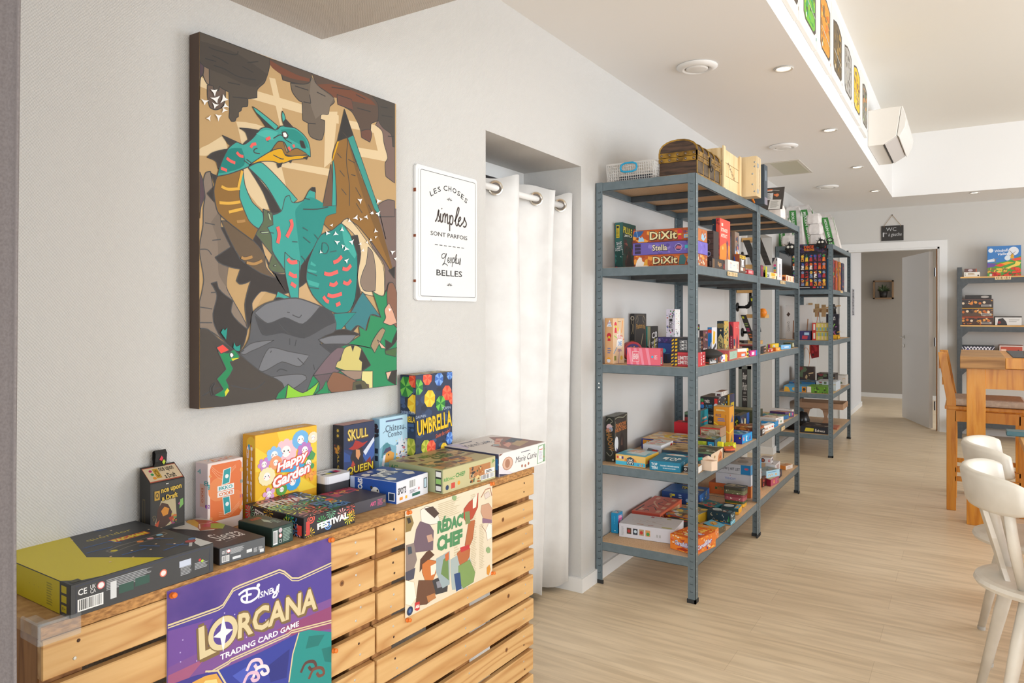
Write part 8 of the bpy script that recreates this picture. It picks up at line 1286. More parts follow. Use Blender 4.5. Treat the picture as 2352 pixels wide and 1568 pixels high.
for a,b in (((cx0-.003,y0-.004,hz+.002),(cx1+.005,y0+.002,hz+.024)),((cx1-.002,y0-.004,hz+.002),(cx1+.005,y1,hz+.024))): q.box(a,b,BR_)
for k in range(5):
    ya = y0+(y1-y0-.01)*k/4; q.tube([Vector((p.x+(.002 if p.x > (cx0+cx1)/2 else -.002),ya+.004,p.z+.001)) for p in pr],.0045,BR_,5)
part(q,'lid',t)
q = MB(); STD = mat('#8A7A6A',.3,.8)
for zz in (hz-.011,hz+.013):
    for i in range(5): q.lathe((cx0+.012+(cx1-cx0-.024)*i/4,y0-.004,zz),[(0,.005),(.004,.004),(.0065,0)],STD,10,Vector((0,-1,0)))
    for i in range(6): q.lathe((cx1+.005,y0+.02+(y1-y0-.04)*i/5,zz),[(0,.005),(.004,.004),(.0065,0)],STD,10,Vector((1,0,0)))
part(q,'stud',t)
q = MB(); ym = (y0+y1)/2; q.box((cx1+.005,ym-.01,hz-.03),(cx1+.010,ym+.01,hz+.02),mat('#2E2620',.4,.6)); q.tube([Vector((cx1+.014,ym+.015*math.cos(a),hz-.035+.015*math.sin(a))) for a in [6.283*i/12 for i in range(13)]],.002,mat('#2E2620',.4,.6),6); part(q,'hasp',t)
# wooden crate and plywood case, binder, menu card, gadgets
def xz(reg,Lx,Ax,Rx,yt,y0): 
    X0,X1 = ony(px(reg,Lx,0),y0).x,ony(px(reg,Ax,0),y0).x; y1 = onx(px(reg,Rx,0),X1).y; return X0,X1,y1,hgt(px(reg,0,yt),Vector((X1,y0,0)))
X0,X1,y1,zt = xz('i',1000,1176,1335,133,3.665)
t = thing('wooden_crate',Vector(((X0+X1)/2,(3.665+y1)/2,Z5)),'pale pine crate standing on end with dark stencilled wording on its side','crate')
q = MB(); q.box((X0,3.665,Z5),(X1-.012,y1,zt-.008),LTW); part(q,'box',t,bevel=.002)
for k in range(3):
    zz = Z5+.003+(zt-Z5-.01)*k/3; q = MB(); q.box((X1-.012,3.67,zz),(X1-.002,y1-.002,zz+(zt-Z5-.01)/3-.003),LTW)
    if k == 1: Face(q,Vector((X1-.002,3.66,zz)),Vector((0,y1-3.66,0)),UP*(zt-Z5)/3,Vector((1,0,0))).draw([('t','FRAGILE',.5,.5,.42,.26,'#5A3A28',dict(rot=-28,bold=.02))])
    part(q,'plank',t)
for ya in (3.66,y1-.035): q = MB(); q.box((X1-.002,ya,Z5),(X1+.008,ya+.032,zt),LTW); part(q,'batten',t,bevel=.002)
X0,X1,y1,zt = xz('i',1336,1482,1512,226,4.02)
t = thing('plywood_case',Vector(((X0+X1)/2,(4.02+y1)/2,Z5)),'tall pale plywood folding case with small hinges, beside the pine crate','wooden case')
q = MB(); q.box((X0,4.02,Z5),(X1,4.02+(y1-4.02)*.2,zt),PLY)
for u,v in ((.87,.85),(.87,.74),(.74,.56),(.74,.3),(.86,.12)): q.lathe((X0+(X1-X0)*u,4.02,Z5+(zt-Z5)*v),[(0,.004),(.005,0)],mat('#9AA4AC',.3,.8),8,Vector((0,-1,0)))
part(q,'front_board',t)
q = MB(); q.box((X0,4.025+(y1-4.02)*.26,Z5),(X1,y1+.02,zt),PLY); Face(q,Vector((X1,4.03+(y1-4.02)*.3,Z5)),Vector((0,.05,0)),UP*(zt-Z5),Vector((1,0,0))).draw([('l',.3,.15,.75,.7,16,'#A07C4A')]); part(q,'back_board',t)
q = MB()
for v in (.08,.72): q.box((X1-.002,4.02+(y1-4.02)*.1,Z5+(zt-Z5)*v),(X1+.002,4.03+(y1-4.02)*.36,Z5+(zt-Z5)*(v+.1)),mat('#B8BCC0',.3,.8))
part(q,'hinge',t)
X0,X1,y1,zt = xz('i',1515,1552,1580,300,4.34)
q = MB(); q.box((X0-.13,4.34,Z5),(X1,y1,zt),mat('#3E4A54',.5)); Face(q,Vector((X1,4.34,Z5)),Vector((0,y1-4.34,0)),UP*(zt-Z5),Vector((1,0,0))).draw([('r',.3,.6,.6,.86,'#8A98A4'),('r',.1,.0,.95,.18,'#8C8490')]); tag(q.build('binder',bevel=.003),'tall dark navy book standing beside the plywood case','book')
q = MB(); P_ = onz(px('i',1355,600),Z5); P_ = Vector((.455,3.99,Z5)); q.box((.44,3.975,Z5),(.462,4.0,Z5+.055),mat('#2A2626')); q.box((.462,3.979,Z5+.006),(.4645,3.992,Z5+.03),mat('#D83A2A')); tag(q.build('gadget',bevel=.003),'small black and red gadget on the shelf edge by the plywood case','gadget')
q = MB(); q.tube([Vector((.485,4.08,Z5+.012)),Vector((.488,4.13,Z5+.05)),Vector((.494,4.2,Z5+.045)),Vector((.497,4.3,Z5+.006))],[.006,.009,.009,.005],mat('#F08A1E',.6),6); tag(q.build('strap',smooth=True),'short bright orange strap lying on the top shelf edge','strap')
X0,X1 = ony(px('x',500,0),4.62).x,ony(px('x',690,0),4.62).x; zt = hgt(px('x',0,760),Vector((X1,4.62,0)))
q = MB(); ba = Vector((X0-.05,4.60,Z5)); Uc = Vector((X1-X0+.06,0,0)); Vc = Vector((-.0,.07,zt-Z5)); Nc = Vector((0,-1,.25)).normalized(); q.obox(ba,Uc,Vc,-Nc*.004,mat('#4A4440',.5)); fr = Face(q,ba,Uc,Vc,Nc,.0008)
fr.draw([('r',.12,.88,.5,.93,'#E86A2A'),('r',.15,.84,.5,.88,'#E8E4DC'),('r',.1,.45,.55,.76,'#D8D8D8'),('l',.15,.48,.5,.72,6,'#8A8884'),('c',.72,.64,.07,'#E88A5A'),('c',.62,.66,.04,'#E8703A'),('r',.1,.3,.3,.36,'#E8A07A'),('p',[(.4,.02),(.9,.0),(.92,.42),(.44,.45)],'#E4E0DA'),('l',.48,.08,.86,.4,9,'#A8A49C'),('s',[(.5,.88),(.8,.84)],.015,'#C8C4BC')])
tag(q.build('menu_card'),'dark menu card leaning on top of the middle unit with a white sheet clipped on','menu card')
# flour bags
GR = mat('#3E8A3E',.5); PW = nmat('white_paper_bag','#D8D0CC','#EAE4E0',.6,nscale=18,bump=.4)
def bag(x,y,z,wx,wy,h,lean,label,stripe=True,g='upright paper flour sacks on the far unit'):
    q = MB(); vs = []; R = random.Random(int(y*97)); lv = [(0,1,1),(.1,1.04,1.06),(.5,1.03,1.05),(.82,.98,.9),(.93,.8,.45),(1,.7,.1)]
    for t_,a,b in lv:
        for k in range(12):
            an = 6.283*k/12+.26; cx_,cy_ = math.cos(an),math.sin(an); m_ = max(abs(cx_),abs(cy_)); vs.append(Vector((x+wx/2*a*cx_/m_+lean[0]*t_+R.uniform(-.004,.004),y+wy/2*b*cy_/m_+lean[1]*t_+R.uniform(-.004,.004),z+h*t_)))
    q.add(vs,[(r_*12+k,r_*12+(k+1) % 12,(r_+1)*12+(k+1) % 12,(r_+1)*12+k) for r_ in range(5) for k in range(12)]+[tuple(range(12))[::-1],tuple(range(60,72))],PW)
    if stripe:
        N4 = Vector((0,-1,0)); A0 = Vector((x-wx*.2,y-wy/2-.008,z+h*.02)); fr = Face(q,A0,Vector((wx*.42,0,0)),Vector((lean[0]*.85,lean[1]*.85,h*.86)),N4,.004)
        fr.draw([('r',0,0,1,1,GR),('t','MOULIN GANGLOFF',.5,.5,.78*h/(wx*.42),.075,'#E8F0E4',dict(rot=-90,bold=.03))])
        fr = Face(q,A0+Vector((wx*.62+.008,wy*.3,0)),Vector((0,wy*.3,0)),Vector((lean[0]*.8,0,h*.86)),Vector((1,0,.1)),.004); fr.draw([('r',0,0,1,1,GR)])
    return tag(q.build('flour_sack',smooth=False),label,'paper sack',g)
for i,(pxx,y_,lab_,ht_) in enumerate((((790),7.34,'white and green paper flour sack, leftmost on the far unit',.33),(818,7.52,'white and green paper flour sack, second from the left on the far unit',.43),(856,7.7,'largest visible white and green flour sack with readable vertical lettering',.46),(905,7.88,'white and green paper flour sack at the right end of the far unit',.38))):
    P_ = ony((1010+pxx+(6 if i == 3 else 0),0),y_); bag(min(P_.x+.0,.40),y_,Z5,.15,.11,ht_,(-.09 if i > 1 else -.03,.03),lab_)
def pouch_bag(x,y,z,wx,wy,h,lab_): 
    q = MB(); R = random.Random(int((x+y+z)*100)); vs = []
    for t_,s_ in ((0,.9),(.2,1.02),(.75,1.0),(1,.82)):
        for k in range(10): an = 6.283*k/10+.3; cx_,cy_ = math.cos(an),math.sin(an); m_ = max(abs(cx_),abs(cy_))**.8; vs.append(Vector((x+wx/2*s_*cx_/m_+R.uniform(-.003,.003),y+wy/2*s_*cy_/m_+R.uniform(-.003,.003),z+h*t_)))
    q.add(vs,[(r_*10+k,r_*10+(k+1) % 10,(r_+1)*10+(k+1) % 10,(r_+1)*10+k) for r_ in range(3) for k in range(10)]+[tuple(range(10))[::-1],tuple(range(30,40))],PW); tag(q.build('paper_bag'),lab_,'paper bag','small plain white paper bags on the shelf tops')
pouch_bag(.43,5.2,Z5,.11,.12,.105,'plain white paper bag on the middle unit beside the menu card')
for k in range(3): pouch_bag(.36-.012*k,7.19,Z5+.098*k,.13,.1,.095,('plain white paper bag, lowest of three stacked before the flour sacks','plain white paper bag, middle of three stacked before the flour sacks','plain white paper bag, topmost of three stacked before the flour sacks')[k])
pouch_bag(.12,7.2,Z5,.15,.12,.1,'plain white paper bag lying at the left edge of the far unit top')
# black plush figures and wire loop by the hanging poster
for X,Y,s_,lab_ in ((1817,572,.055,'small black fuzzy figure with white eyes at the poster left corner'),(1887,560,.045,'small black round figure at the upper right corner of the hanging poster')):
    P_ = ony((X,Y),7.03); q = MB(); R = random.Random(3); q.lathe(P_,[(0,-s_),(s_*.7,-s_*.6),(s_,0),(s_*.7,s_*.7),(0,s_)],mat('#1E1C1C',.9),12)
    for k in range(26): a,b = R.uniform(0,6.28),R.uniform(-1.4,1.4); d_ = Vector((math.cos(a)*math.cos(b),math.sin(a)*math.cos(b),math.sin(b))); q.tube([P_+d_*s_*.7,P_+d_*s_*1.4],[.004,.001],mat('#1E1C1C',.9),4)
    for dx_ in (-.3,.3): q.lathe(P_+Vector((dx_*s_,-s_*.93,s_*.3)),[(0,.004),(s_*.2,.003),(s_*.24,0)],mat('#E8E4D8'),8,Vector((0,-1,0)))
    tag(q.build('plush_figure'),lab_,'plush toy')
P_ = ony((1906,551),7.1); q = MB(); q.tube([P_+Vector((.028*math.cos(a),0,.018*math.sin(a))) for a in [3.6+5.6*i/14 for i in range(15)]]+[P_+Vector((-.02,.03,-.035))],.005,mat('#1C1C1C',.4),6); tag(q.build('cable_loop',smooth=True),'little black cable loop sticking up from the far unit top','cable')
# hanging poster full of small portraits (generic colour cells)
pts = [ony(px('l',303,425),7.09),ony(px('l',728,415),7.09)]; zb_ = ony(px('l',560,958),7.09).z; zt_ = ony(px('l',560,418),7.09).z
O = Vector((pts[0].x,7.088,zb_)); q = MB(); Wp = pts[1].x-pts[0].x; q.obox(O,Vector((Wp,0,0)),UP*(zt_-zb_),Vector((0,.003,0)),mat('#1C1820',.4)); fr = Face(q,O,Vector((Wp,0,0)),UP*(zt_-zb_),Vector((0,-1,0)),.0007)
art = [('B',3,40,['#5A2A6A','#2A6A7A','#6A3A2A','#3A2A4A'],0,.8,1,1,.05)]; R = random.Random(7); pal_ = ['#D8942A','#B8302A','#3A5AA8','#E8C03A','#5A3A8A','#E8E0D8','#3A8A4A','#C8602A','#8A2A3A','#7A8AA8','#E06A20']
for r_ in range(4):
    for c_ in range(8):
        u,v = .03+c_*.12,.07+r_*.18; c1_,c2_,c3_ = R.sample(pal_,3); art += [('r',u,v,u+.11,v+.17,R.choice(['#1E1A24','#2A2030','#3A1E28','#1A2436'])),('p',[(u+.01,v),(u+.025,v+.09),(u+.085,v+.1),(u+.1,v)],c1_),('c',u+.055,v+.115,.032,c2_,8),('B',r_*8+c_,5,[c3_,c1_,'#1A1A1A'],u+.01,v+.01,u+.1,v+.16,.02)]
art += [tx('DICE','#E85A20',.51,.93,.28,.07,bold=.04),tx('THRONE','#E8901E',.51,.865,.30,.045,bold=.04),('l',.1,.02,.55,.045,1,'#C8C8C8'),('r',.62,.015,.7,.05,'#C83040'),('c',.76,.03,.018,'#8A8A8A'),('r',.81,.015,.86,.05,'#4A6AB8'),('c',.9,.03,.018,'#E89A5A'),('p',[(.93,.93),(.96,.96),(.99,.93),(.96,.89)],'#E8502A')]
fr.draw(art); tag(q.build('hanging_poster'),'dark poster crowded with small colourful figures hanging on the far unit','poster')
# ---- far unit games
def fb(lab_,z,y0,X0,X1,dep,h,cols,art=None,g='games on the far unit',**k): boxat(k.get('name','game_box'),lab_,Vector((X1,y0,z)),Vector((X0-X1,0,0)),Vector((0,dep,0)),h,cols,art or {},k.get('cat','game box'),g)
BOXES.clear()
SC = ['#E8602A','#3A8A4A','#5A3A8A','#C83A3A','#E8B03A','#3A5AA8']
for i,c_ in enumerate(('#3A6A8A','#8A2A34','#2A2430','#B8502A','#2E3A2A','#C87A2A','#3A2A4A','#4A4458','#2A2A44')):
    fb('upright box with %s spine in the row on the far unit' % ('a steel blue','a dark red','a black','an orange brown','a dark green','an ochre','a dark violet','a slate grey','a midnight blue')[i],Z4,7.2+i*.104,.20,.47+(.01 if i % 2 else 0),.1,.29,[c_,c_,c_,c_],dict(R=[('B',i,12,SC+['#1E1A24'],.1,.05,.9,.95,.06)],L=[('B',i+3,14,SC+['#1E1A24'],.05,.05,.95,.95,.08)]))
fb('tall white game box printed with wooden sticks, left on the far unit',Z3,7.3,.06,.3,.07,.33,['#D0CAC6','#D4CECA','#C8C0BA','#C8C0BA'],dict(L=[('p',[(.03,.72),(.1,.8),(.18,.74),(.1,.66)],'#4A342A'),('s',[(.28,.02),(.3,.55)],.03,'#8A5A3A'),('s',[(.36,.02),(.38,.62)],.03,'#A8683A'),('s',[(.42,.05),(.44,.5)],.03,'#3A3A44'),('s',[(.8,.1),(.85,.6)],.03,'#A87A5A'),('r',.29,0,.43,.2,'#6A5A50'),tx('QUARTO','#8A8480',.1,.38,.4,.07,rot=-90)]))
fb('small purple and red game box at the front of the far unit',Z3,7.16,.20,.31,.1,.085,['#3A3462','#383264','#3E3868','#4A446A'],dict(L=[('p',[(.3,.1),(.35,.5),(.8,.45),(.75,.08)],'#B83A48'),('r',.5,.55,.9,.85,'#A8C8E0')]))
for k in range(2): fb(('lower','upper')[k]+' of two pastel patchwork game boxes with red ends on the far unit',Z3+.082*k,7.16,.325,.475,.2,.08,['#C83A30','#C8503A','#B8A858','#B8A878'],dict(L=[('r',0,0,1,1,'#C8B868'),('r',0,0,.22,1,'#C83A30'),('r',.06,.15,.17,.85,'#E0D8D0')]+[('r',.24+.1*i,.08+.42*j,.33+.1*i,.46+.42*j,['#D8C85A','#8AA8B0','#E0C8A0','#B8B03A'][(i*2+j*3+k) % 4]) for i in range(7) for j in range(2)]))
fb('dark upright game box with crossed glowing sticks on the far unit',Z3,7.72,.36,.475,.05,.245,['#1E1A2E','#1C1826','#242034','#242034'],dict(L=[tx('STAR','#E8E4E0',.5,.86,.5,.07),tx('WARS','#E8E4E0',.5,.78,.5,.06),('s',[(.15,.6),(.75,.15)],.03,'#E85A8A'),('s',[(.7,.6),(.3,.25)],.03,'#8AC85A'),bz(3,['#5A3A6A','#8A5A8A','#3A3A6A'],12,.05,(.1,.05,.9,.5))],R=[tx('WARS','#C8C4C0',.5,.7,1.2,.1,rot=-90)]))
q = MB(); q.lathe(Vector((.42,7.745,Z3+.2455)),[(0,0),(.032,0),(.026,.05),(.036,.06),(.02,.075),(.018,.095),(.01,.098),(0,.098)],mat('#1E1C1E',.3),14); tag(q.build('figurine',smooth=True),'small black figurine on the dark box with crossed sticks','figurine')
t = thing('tray',Vector((.45,7.58,Z3)),'small yellow metal tray holding boxes on the far unit','tray'); q = MB(); yt_ = mat('#D8A41A',.4)
for a,b in (((.4,7.5,Z3),(.495,7.66,Z3+.004)),((.4,7.5,Z3),(.495,7.504,Z3+.04)),((.4,7.656,Z3),(.495,7.66,Z3+.04)),((.491,7.5,Z3),(.495,7.66,Z3+.03)),((.4,7.5,Z3),(.404,7.66,Z3+.05))): q.box(a,b,yt_)
q.tube([Vector((.494,7.5,Z3+.07)),Vector((.494,7.66,Z3+.07))],.004,yt_,6); part(q,'tray_body',t)
for (lab_,z,y0,X0,X1,dep,h,c_) in (('dark brown upright box on the second lowest shelf of the far unit',Z2,7.75,.06,.24,.09,.2,'#3E2E28'),('flat dark box with a brown lid, far unit',Z2+.0005,7.85,.25,.42,.22,.13,'#2E2624'),('flat pale grey box at the far end, second lowest shelf',Z2,8.09,.3,.49,.18,.1,'#CFC8C0'),('flat blue and green box behind the long one, far unit',Z2,7.45,.06,.3,.28,.07,'#2E6A9A'),('flat white and red game box at the right, far unit',Z2,7.45,.31,.49,.28,.085,'#C8D0D8'),('long flat blue and yellow game box at the front left, far unit',Z2,7.16,.07,.275,.26,.055,'#4A9AC8'),('long flat green and black game box at the front right, far unit',Z2,7.165,.278,.46,.26,.057,'#6AA02A'),('flat black chess game box on the lowest shelf of the far unit',Z1,7.16,.22,.46,.3,.06,'#1E2430')):
    ex = {'#1E2430': dict(L=[('p',[(.15,.2),(.2,.8),(.5,.75),(.48,.25)],'#D8C83A'),tx('Échecs','#E8E4DC',.72,.5,.36,.5)],T=[bz(3,['#5A544C','#8A847C','#3A3A3C'],14,.14)]),'#6AA02A': dict(L=[('r',0,0,.2,1,'#E8E0D8'),bz(4,['#2A2A24','#3A4A1A','#8AC83A'],16,.2,(.25,0,1,1))]),'#4A9AC8': dict(L=[('r',.8,0,1,1,'#C8862A'),('p',[(0,0),(.05,.9),(.2,.8),(.3,0)],'#E8B03A'),('c',.45,.5,.3,'#D8A85A'),('c',.9,.5,.25,'#3A2A1A')])}.get(c_,dict(L=[bz(7,[c_,'#C8A87A','#5A6A4A','#8A3A3A'],12,.2)],T=[bz(8,['#8A7A5A','#5A6A5A','#A89A7A'],16,.12)]))
    fb(lab_,z,y0,X0,X1,dep,h,[c_]*4,ex)
settle()
q = MB(); q.prism([Vector((.30,7.52,Z1)),Vector((.49,7.5,Z1)),Vector((.48,7.75,Z1)),Vector((.28,7.72,Z1))],UP*.012,mat('#B8684A')); Face(q,Vector((.30,7.53,Z1+.012)),Vector((.17,0,0)),Vector((0,.18,0)),UP,.002).draw([('p',[(0,.3),(.6,.9),(0,1)],'#6A9AB0'),('l',.3,.2,.7,.5,3,'#E8D0C0')]); tag(q.build('booklet'),'thin blue and terracotta booklet behind the black chess box','booklet')
q = MB(); TRW = woodmat('beech_tray','#B89070','#A07C5E','#AC8666','x',.5,4); t = thing('bed_tray',Vector((.28,7.94,Z1)),'wooden tray table with rounded leg cut-outs on the lowest far shelf','tray table')
zz = Z1+.17; q.box((.06,7.78,zz),(.5,8.1,zz+.008),mat('#4A4856')); part(q,'tray_bottom',t)
for a,b in (((.06,7.77,zz-.01),(.5,7.78,zz+.045)),((.06,8.1,zz-.01),(.5,8.11,zz+.045)),((.05,7.77,zz-.01),(.06,8.11,zz+.045)),((.5,7.77,zz-.01),(.507,8.11,zz+.045))): q = MB(); q.box(a,b,TRW); part(q,'rim',t)
for X in (.12,.30): q = MB(); q.prism([Vector((X+dx_,7.79,Z1+c_)) for dx_,c_ in ((0,0),(.09,0),(.07,.03),(.06,.08),(.075,.14),(.11,.16),(-.02,.16),(.015,.14),(.03,.08),(.02,.03))],(0,.012,0),TRW); part(q,'leg',t)
q = MB(); q.lathe(Vector((.11,7.3,Z1)),[(.0,0),(.055,.01),(.075,.05),(.055,.085),(0,.09)],mat('#1C1A1A',.95),16); tag(q.build('fuzzy_ball'),'dark fuzzy round object on the lowest far shelf, left of the chess box','ball')
q = MB(); q.lathe(Vector((.15,7.62,Z1)),[(.0,0),(.07,.005),(.075,.06),(.05,.13),(0,.14)],mat('#242426',.25),20); tag(q.build('black_hat',smooth=True),'smooth black domed object behind the dark fuzzy ball','hat')
# ================================================================== WALL PIPE SHELVES AND CHALK STRIPS
t = thing('pipe_shelf',Vector((.0,5.85,.9)),'black iron pipe wall shelf with short pale wooden boards beyond the middle unit','pipe shelf'); BP = mat('#1E1E20',.4,.5); BD = woodmat('pine_board','#DDAE6C','#C89450','#D2A260','x',.5,5)
boards = [(1697,1740,550,5.9),(1712,1742,611,5.9),(1692,1734,667,5.75),(1714,1757,725,5.9),(1707,1742,785,5.75)]
for xa,xb,yy,Y in boards:
    a,b = ony((xa,yy),Y),ony((xb,yy),Y); q = MB(); q.box((max(a.x,.005),Y,a.z-.018),(b.x,Y+.14,a.z+.012),BD); part(q,'board',t,bevel=.002)
for yy,Y,yb2,xo in ((560,5.93,588,.115),(672,5.78,705,.105),(735,5.93,763,.12)):
    P_,Q_ = ony((1710,yy),Y),ony((1710,yb2),Y); q = MB(); q.tube([Vector((.0,Y,Q_.z)),Vector((xo-.03,Y,Q_.z)),Vector((xo,Y,Q_.z+.03)),Vector((xo,Y,P_.z))],.011,BP,10); q.lathe(Vector((0,Y,Q_.z)),[(0,.012),(.035,.01),(.036,0)],BP,16,Vector((1,0,0))); q.tube([Vector((xo-.035,Y,Q_.z)),Vector((xo-.02,Y,Q_.z+.004)),Vector((xo-.004,Y,Q_.z+.022)),Vector((xo,Y,Q_.z+.04))],.016,BP,10); part(q,'pipe',t,smooth=True)
for (x0_,y0_),(x1_,y1_),w2,Y,lab_,hasart in (((1706,552),(1731,617),15,5.88,'slanting dark slatted strip behind the upper pipe',0),((1722,680),(1736,762),12,5.74,'slanting black chalk strip with coloured writing, upper one',1),((1701,723),(1723,783),12,5.72,'slanting black chalk strip with yellow and pink chalk, lower one',1),((1729,536),(1757,609),14,5.99,'slanting dark strip seen right of the shared posts',0)):
    a,b,c_ = ony((x0_,y0_),Y),ony((x1_,y1_),Y),ony((x0_+w2,y0_),Y); q = MB(); U_ = Vector((c_.x-a.x,0,0)); q.obox(b,U_,a-b,Vector((0,.008,0)),mat('#35322F',.7)); fr = Face(q,b,U_,a-b,Vector((0,-1,0)),.002)
    if hasart: fr.draw([('l',.15,.1,.85,.3,2,'#C8703A'),('l',.15,.35,.85,.5,2,'#C83A6A'),('l',.15,.55,.8,.7,2,'#8AA04A'),('r',.1,.86,.5,.94,'#C8C82A')])
    else: fr.draw([('r',.05,.04*i,.95,.04*i+.012,'#4A4744') for i in range(1,24)])
    tag(q.build('chalk_strip'),lab_,'chalkboard')
P_ = ony((1752,718),5.86); q = MB(); q.lathe(P_-UP*.035,[(0,0),(.02,.004),(.034,.035),(.02,.066),(0,.07)],mat('#F08A1A',.4),20); tag(q.build('orange_ball',smooth=True),'small orange ball perched on a pipe shelf board right of the posts','ball')
# framed drinks sign
a,b = ony(px('C',262,1380),5.50),ony(px('C',392,1380),5.50); zt = a.z; t = thing('chalkboard_sign',Vector(((a.x+b.x)/2,5.5,Z2)),'grey framed chalkboard with white script standing behind the dark stack','sign')
q = MB(); GF = mat('#7A8078',.5); zb_ = Z2+.012
for lo,hi in (((a.x,5.49,zb_),(a.x+.025,5.51,zt)),((b.x-.025,5.49,zb_),(b.x,5.51,zt)),((a.x,5.49,zt-.025),(b.x,5.51,zt)),((a.x-.05,5.46,Z2),(b.x+.05,5.53,zb_+.02))): q.box(lo,hi,GF if hi[2] > zb_+.03 else mat('#1E1C1C'))
part(q,'frame',t)
q = MB(); q.box((a.x+.02,5.498,zb_),(b.x-.02,5.506,zt-.02),mat('#3E3A38')); fr = Face(q,Vector((a.x+.025,5.498,zb_)),Vector((b.x-a.x-.05,0,0)),UP*(zt-.025-zb_),Vector((0,-1,0)),.002); fr.draw([tx('Beer','#E0DCD4',.5,.83,.8,.17,shear=.25),tx('Point','#E0DCD4',.5,.58,.86,.2,shear=.25),tx('GODE','#B8B4AC',.5,.42,.5,.05),('r',.1,.33,.9,.34,'#B8B4AC'),tx('TROPLE','#D8D4CC',.5,.26,.7,.06)]); part(q,'board',t)
# wall key rack with hanging pouches beyond the far unit
t = thing('wall_rack',Vector((.0,8.66,1.2)),'pale wooden wall rack with slats and hooks in the far corner','rack'); rk = mat('#B9966A',.6)
z1_,z0_ = ony(px('v',800,350),8.7).z,ony(px('v',800,660),8.7).z
for k in range(4): q = MB(); q.box((.02+.07*k,8.7,z0_),(.065+.07*k,8.715,z1_-.01*k),rk); part(q,'slat',t)
q = MB(); q.box((.0,8.715,z0_+.05),(.3,8.73,z0_+.09),rk); q.prism([Vector((.07,8.6,z0_+.07)),Vector((.36,8.6,z0_+.12)),Vector((.36,8.6,z0_+.13)),Vector((.07,8.6,z0_+.085))],(0,.1,0),rk); part(q,'ledge',t)
for dx_,l_,c_,lab_ in ((.04,.36,'#3A3632','black patterned pouch on orange straps hanging from the rack'),(.15,.34,'#D8681E','orange and black pouch hanging from the rack'),(.26,.3,'#A8A49C','grey cloth pouch hanging from the rack')):
    q = MB(); zt_ = z0_+.06; q.tube([Vector((dx_,8.58,zt_)),Vector((dx_-.02,8.57,zt_-l_*.4))],.003,mat('#C8622A'),4); q.tube([Vector((dx_,8.58,zt_)),Vector((dx_+.02,8.57,zt_-l_*.4))],.003,mat('#6A6A6A'),4)
    q.prism([Vector((dx_+a_*.05,8.575,zt_-l_*b_)) for a_,b_ in ((-.3,.38),(.3,.38),(.9,.7),(1,1),(-1,1),(-.9,.7))],(0,.04,0),mat(c_,.8)); tag(q.build('pouch'),lab_,'pouch')
P_ = ony(px('v',945,1400),8.5); q = MB(); q.tube([P_+Vector((a_,0,b_)) for a_,b_ in ((-.05,.16),(-.03,.1),(-.03,-.1))]+[],.004,mat('#D87A2A'),5); q.prism([P_+Vector((a_,0,b_)) for a_,b_ in ((-.02,.12),(.03,.13),(.06,.05),(.06,-.08),(-.01,-.1),(-.03,-.02))],(0,.04,0),mat('#8A1E22',.8)); fr = Face(q,P_+Vector((-.01,0,-.07)),Vector((.06,0,0)),UP*.16,Vector((0,-1,0)),.004); fr.draw([('B',4,12,['#1E1616','#B82A2E'],0,0,1,1,.14)]); q.tube([P_+Vector((-.03+.04*math.cos(a_)-.04,0,-.1+.12*math.sin(a_))) for a_ in [6.28*i/16 for i in range(17)]],.0025,mat('#D88A5A'),4)
tag(q.build('pouch'),'red and black pouch with a thin orange cord hanging on the far wall','pouch')
# ================================================================== BACK WALL SHELF AND ITS GAMES
X0 = 1.457; Yf = 8.97; W_ = 1.5; lv = [.20,.804,1.204,1.713]
t = thing('rack_shelf',Vector((X0+W_/2,9.17,0)),'black steel rack with pine boards against the far wall right of the doorway','shelving unit')
for x_,y_ in ((X0,Yf),(X0,9.32),(X0+W_-.045,Yf),(X0+W_-.045,9.32)): q = MB(); q.box((x_,y_,0),(x_+.045,y_+.03,1.815),DARKM); part(q,'post',t,bevel=.002)
for z_ in lv:
    q = MB(); q.box((X0+.045,Yf+.001,z_-.07),(X0+W_-.045,Yf+.02,z_-.015),DARKM)
    for sx,xx in ((1,X0+.045),(-1,X0+W_-.045)): q.prism([Vector((xx,Yf+.002,z_-.03)),Vector((xx+sx*.06,Yf+.002,z_-.068)),Vector((xx,Yf+.002,z_-.13))],(0,.015,0),DARKM)
    part(q,'beam',t); q = MB(); q.box((X0+.03,Yf-.002,z_-.015),(X0+W_-.03,9.36,z_),BD); part(q,'shelf_board',t)
BOXES.clear(); g = 'games on the black rack'; z4_,z3_,z2_ = lv[3]+.001,lv[2]+.001,lv[1]+.001
def rb(lab_,z,Lx,Ax,h,cols,art,reg='z',y=9.004,dep=.25): a,b = ony(px(reg,Lx,0),y).x,ony(px(reg,Ax,0),y).x; fb(lab_,z,y,a,b,dep,h,cols,dict(L=art),g)
rb('small white game box under the maroon one on the top board of the black rack',z4_,330,695,.05,['#E4DFD6']*4,[('l',.25,.3,.75,.8,2,'#A88A5A'),('c',.9,.25,.16,'#3A3020'),('l',.05,.2,.12,.8,4,'#4A5A5A')],'y')
rb('small maroon game box on the white one, top board of the black rack',z4_+.051,345,628,.034,['#6A4A44']*4,[('e',.47,.5,.2,.4,'#B8AAB0'),('r',.9,0,1,1,'#A85A44')],'y')
wa,wb = ony(px('y',862,0),9.15).x,ony(px('y',1622,0),9.15).x
